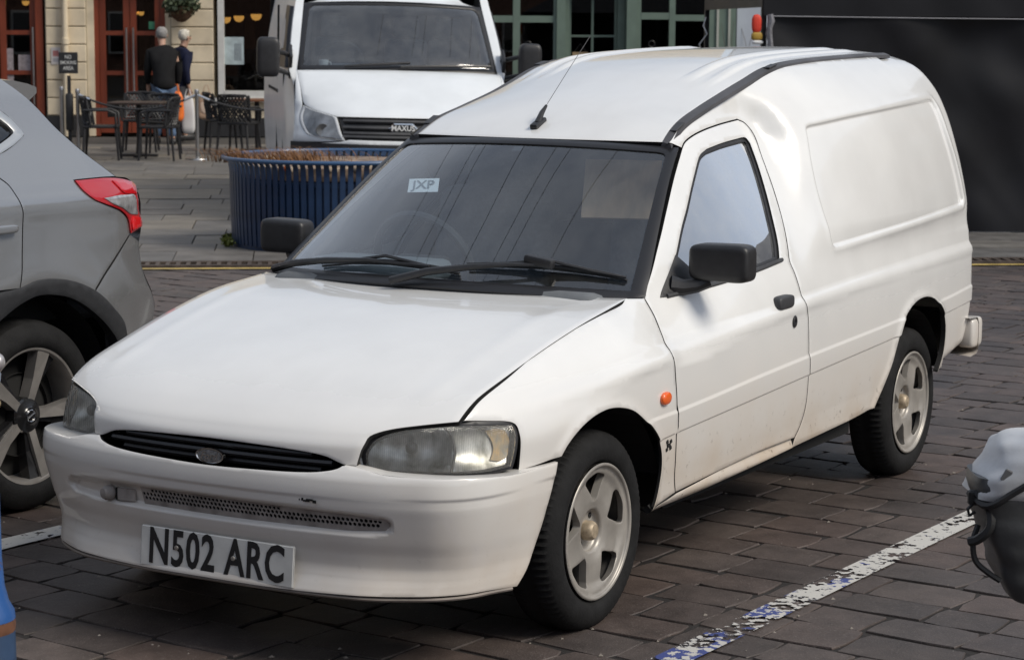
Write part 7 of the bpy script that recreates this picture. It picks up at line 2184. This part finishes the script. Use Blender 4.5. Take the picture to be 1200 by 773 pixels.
for s in (1, -1):
    tube(bm, [(.0, s * .065, .345), (-.02, s * .07, .735)], .006, 6); tube(bm, [(.0, s * .065, .345), (.14, s * .07, .735)], .006, 6)
    tube(bm, [(-.20, s * .06, .735), (-.02, s * .07, .74), (.28, s * .05, .735)], .006, 6)
for x in (-.2, -.05, .1): tube(bm, [(x, -.06, .735), (x, .06, .735)], .005, 6)
bm_obj('rear_rack', bm, M_black, BI, True)
bm = bmesh.new(); tube(bm, [(.43, -.09, .28), (.43, .09, .28)], .02, 8); lathe(bm, [(.09, -.035), (.095, -.03), (.09, -.025)], 24, 'Y', (.43, 0, .28))
for s in (1, -1): tube(bm, [(.43, s * .09, .28), (.43 + s * .11, s * .09, .28 - s * .12)], .010, 6); bx(bm, (.43 + s * .11, s * .14, .28 - s * .12), (.09, .09, .02))
bm_obj('crank', bm, M_steel, BI, True)
# pannier, built in picture-plane-like local axes: X across (towards the bike), Y depth, Z up
M_pgrey = mat("pale_grey_tarpaulin", (.60, .61, .62), .5, nscale=6, namt=.18, bump=.5, bscale=9)
M_pdark = mat("dark_grey_tarpaulin", (.060, .062, .064), .42, nscale=6, namt=.25, bump=.55, bscale=9)
M_pblk = mat("black_pannier_back", (.014, .014, .015), .6)
PN = empty('pannier', (.644, 2.191, 0), math.radians(120.2), "grey and black roll-top pannier with buckles hanging at the right edge of the picture", "bag")
# outline rows: z, left x, right x, depth
rows_ = [(.425, .045, .20, .16), (.440, .015, .22, .19), (.50, -.012, .235, .23), (.56, -.035, .24, .245), (.62, -.052, .245, .245), (.66, -.062, .245, .235), (.69, -.072, .245, .225), (.72, -.070, .245, .20)]
def shell(rows, split, m, name, puff=0.0, seed=0):
    V = []; F = []; n = 36
    Rr = cr(rows, False, 5)
    for z, x0, x1, dp in Rr:
        for k in range(n):
            a = 2 * math.pi * k / n
            c_, s_ = math.cos(a), math.sin(a)
            ex = math.copysign(abs(c_) ** .36, c_); ey = math.copysign(abs(s_) ** .36, s_)
            x = (x0 + x1) / 2 + ex * (x1 - x0) / 2; y = ey * dp / 2
            w = .010 * mnoise.noise(Vector((x * 9 + seed, y * 9, z * 14))) + .008 * mnoise.noise(Vector((x * 20, y * 20 + seed, z * 30)))
            V.append((x + w * ex, y + w * ey, z + w * .4))
    for i in range(len(Rr) - 1):
        for k in range(n): F.append((i * n + k, i * n + (k + 1) % n, (i + 1) * n + (k + 1) % n, (i + 1) * n + k))
    F.append(tuple(range(n))[::-1]); F.append(tuple((len(Rr) - 1) * n + k for k in range(n)))
    return mk(name, V, F, m, PN, angle=50)
shell(rows_, 0, M_pdark, 'bag_body')
shell([(.675, -.078, .245, .235), (.69, -.076, .247, .25), (.72, -.062, .247, .25), (.76, -.035, .245, .23), (.795, -.018, .24, .19), (.812, .005, .225, .12), (.818, .03, .21, .06)], 0, M_pgrey, 'bag_lid', seed=4)
shell([(.424, .085, .215, .185), (.47, .080, .245, .22), (.60, .088, .255, .262), (.70, .10, .258, .255), (.745, .13, .256, .235)], 0, M_pblk, 'back_panel', seed=9)
def strap(name, pts, r, m):
    bm = bmesh.new(); tube(bm, cr(pts, False, 5), r, 6); return bm_obj(name, bm, m, PN, True)
strap('carry_loop', [(-.066, -.06, .61), (-.078, -.07, .575), (-.072, -.075, .53), (-.045, -.085, .505), (-.018, -.09, .488)], .007, M_pblk)
strap('side_strap', [(-.072, -.055, .685), (-.050, -.09, .655), (-.050, -.11, .615), (-.075, -.10, .585), (-.092, -.09, .578)], .011, M_pblk)
strap('lid_edge', [(-.080, -.02, .675), (-.055, -.115, .665), (.00, -.128, .70), (.06, -.128, .735), (.14, -.125, .755)], .008, M_pblk)
strap('top_strap', [(.045, -.05, .812), (.075, -.085, .785), (.10, -.118, .75), (.115, -.128, .715)], .011, M_pdark)
bm = bmesh.new(); bx(bm, (.085, -.122, .752), (.075, .022, .030), Matrix.Rotation(-.25, 3, 'Y'), .006, 2); bm_obj('buckle', bm, M_pblk, PN, True)
bm = bmesh.new(); bx(bm, (-.078, -.055, .672), (.024, .02, .034), None, .004); tube(bm, [(-.078, -.06, .66), (-.092, -.066, .648), (-.088, -.064, .632), (-.074, -.06, .640)], .004, 5); bm_obj('side_clip', bm, M_pblk, PN, True)
bm = bmesh.new(); bx(bm, (-.018, -.118, .735), (.020, .006, .030), Matrix.Rotation(.5, 3, 'Y'), .003); bm_obj('reflective_tab', bm, mat("tab_grey", (.14, .14, .14), .5), PN, True)

# ------------------------------------------------------------------ brick houses out of the picture, added to block sky light and darken reflections
M_brick = mat("added_terrace_brick", (.17, .09, .065), .85, nscale=3, namt=.35, bump=.2, bscale=30)
M_slate = mat("added_terrace_slate", (.06, .06, .068), .6, nscale=8, namt=.3)
def added_terrace(p0, p1, hgt, n, lab, depth=8.0):
    p0 = Vector(p0); p1 = Vector(p1); L = (p1 - p0).length; ang = math.atan2(p1.y - p0.y, p1.x - p0.x)
    o = empty('added_terrace', (p0.x, p0.y, 0), ang, lab, "building")
    bm = bmesh.new(); bx(bm, (L / 2, depth / 2, hgt / 2), (L, depth, hgt)); w = bm_obj('wall', bm, M_brick, o)
    bm = bmesh.new()
    v = [bm.verts.new(p) for p in ((-.3, -.3, hgt), (L + .3, -.3, hgt), (L + .3, depth + .3, hgt), (-.3, depth + .3, hgt), (-.3, depth / 2, hgt + 2.6), (L + .3, depth / 2, hgt + 2.6))]
    for f in ((0, 1, 5, 4), (2, 3, 4, 5), (1, 2, 5), (3, 0, 4), (0, 3, 2, 1)): bm.faces.new([v[i] for i in f])
    bm_obj('roof', bm, M_slate, o)
    me_f = None
    for i in range(n):
        x = (i + .5) * L / n
        for z in (1.6, 4.6, 7.2):
            if z + .8 > hgt: continue
            if me_f is None:
                f = box('window', (0, -.03, 0), (1.1, .10, 1.5), M_whitef, o); me_f = f.data
                g_ = box('pane', (0, -.085, 0), (.95, .02, 1.34), M_tint, f); me_g = g_.data
            else:
                f = bpy.data.objects.new('window', me_f); COL.objects.link(f); f.parent = o
                g_ = bpy.data.objects.new('pane', me_g); COL.objects.link(g_); g_.parent = f
            f.location = (x, 0, z)
    return o
added_terrace((22, 26), (13, -26), 9.0, 13, "unseen brick houses with slate roof opposite the pub, added to block sky light")
added_terrace((14, -22), (-9, -30), 8.0, 9, "unseen brick houses with slate roof at the left side of the square, added to block sky light")
added_terrace((-31.1, -3.4), (-20.2, 22.4), 8.9, 13, "unseen brick houses with slate roof right of the black gazebo, added to darken the side-window reflection")

# festoon cables strung high over the square (they show as thin lines in the glass)
for k in range(7):
    y0 = -5.6 + .62 * k + .2 * math.sin(k * 2.2)
    p0 = Vector((15.2, y0 + 5.2, 7.4)); p1 = Vector((-23.0, y0 - 4.6, 7.0))
    o = empty('overhead_cable', p0, 0, "thin black cable strung high above the parked vehicles across the square", "cable", "overhead cables across the square")
    bm = bmesh.new(); tube(bm, [p0.lerp(p1, t) - p0 - Vector((0, 0, 2.4 * t * (1 - t))) for t in np.linspace(0, 1, 25)], .0065, 5); bm_obj('cable', bm, M_black, o)
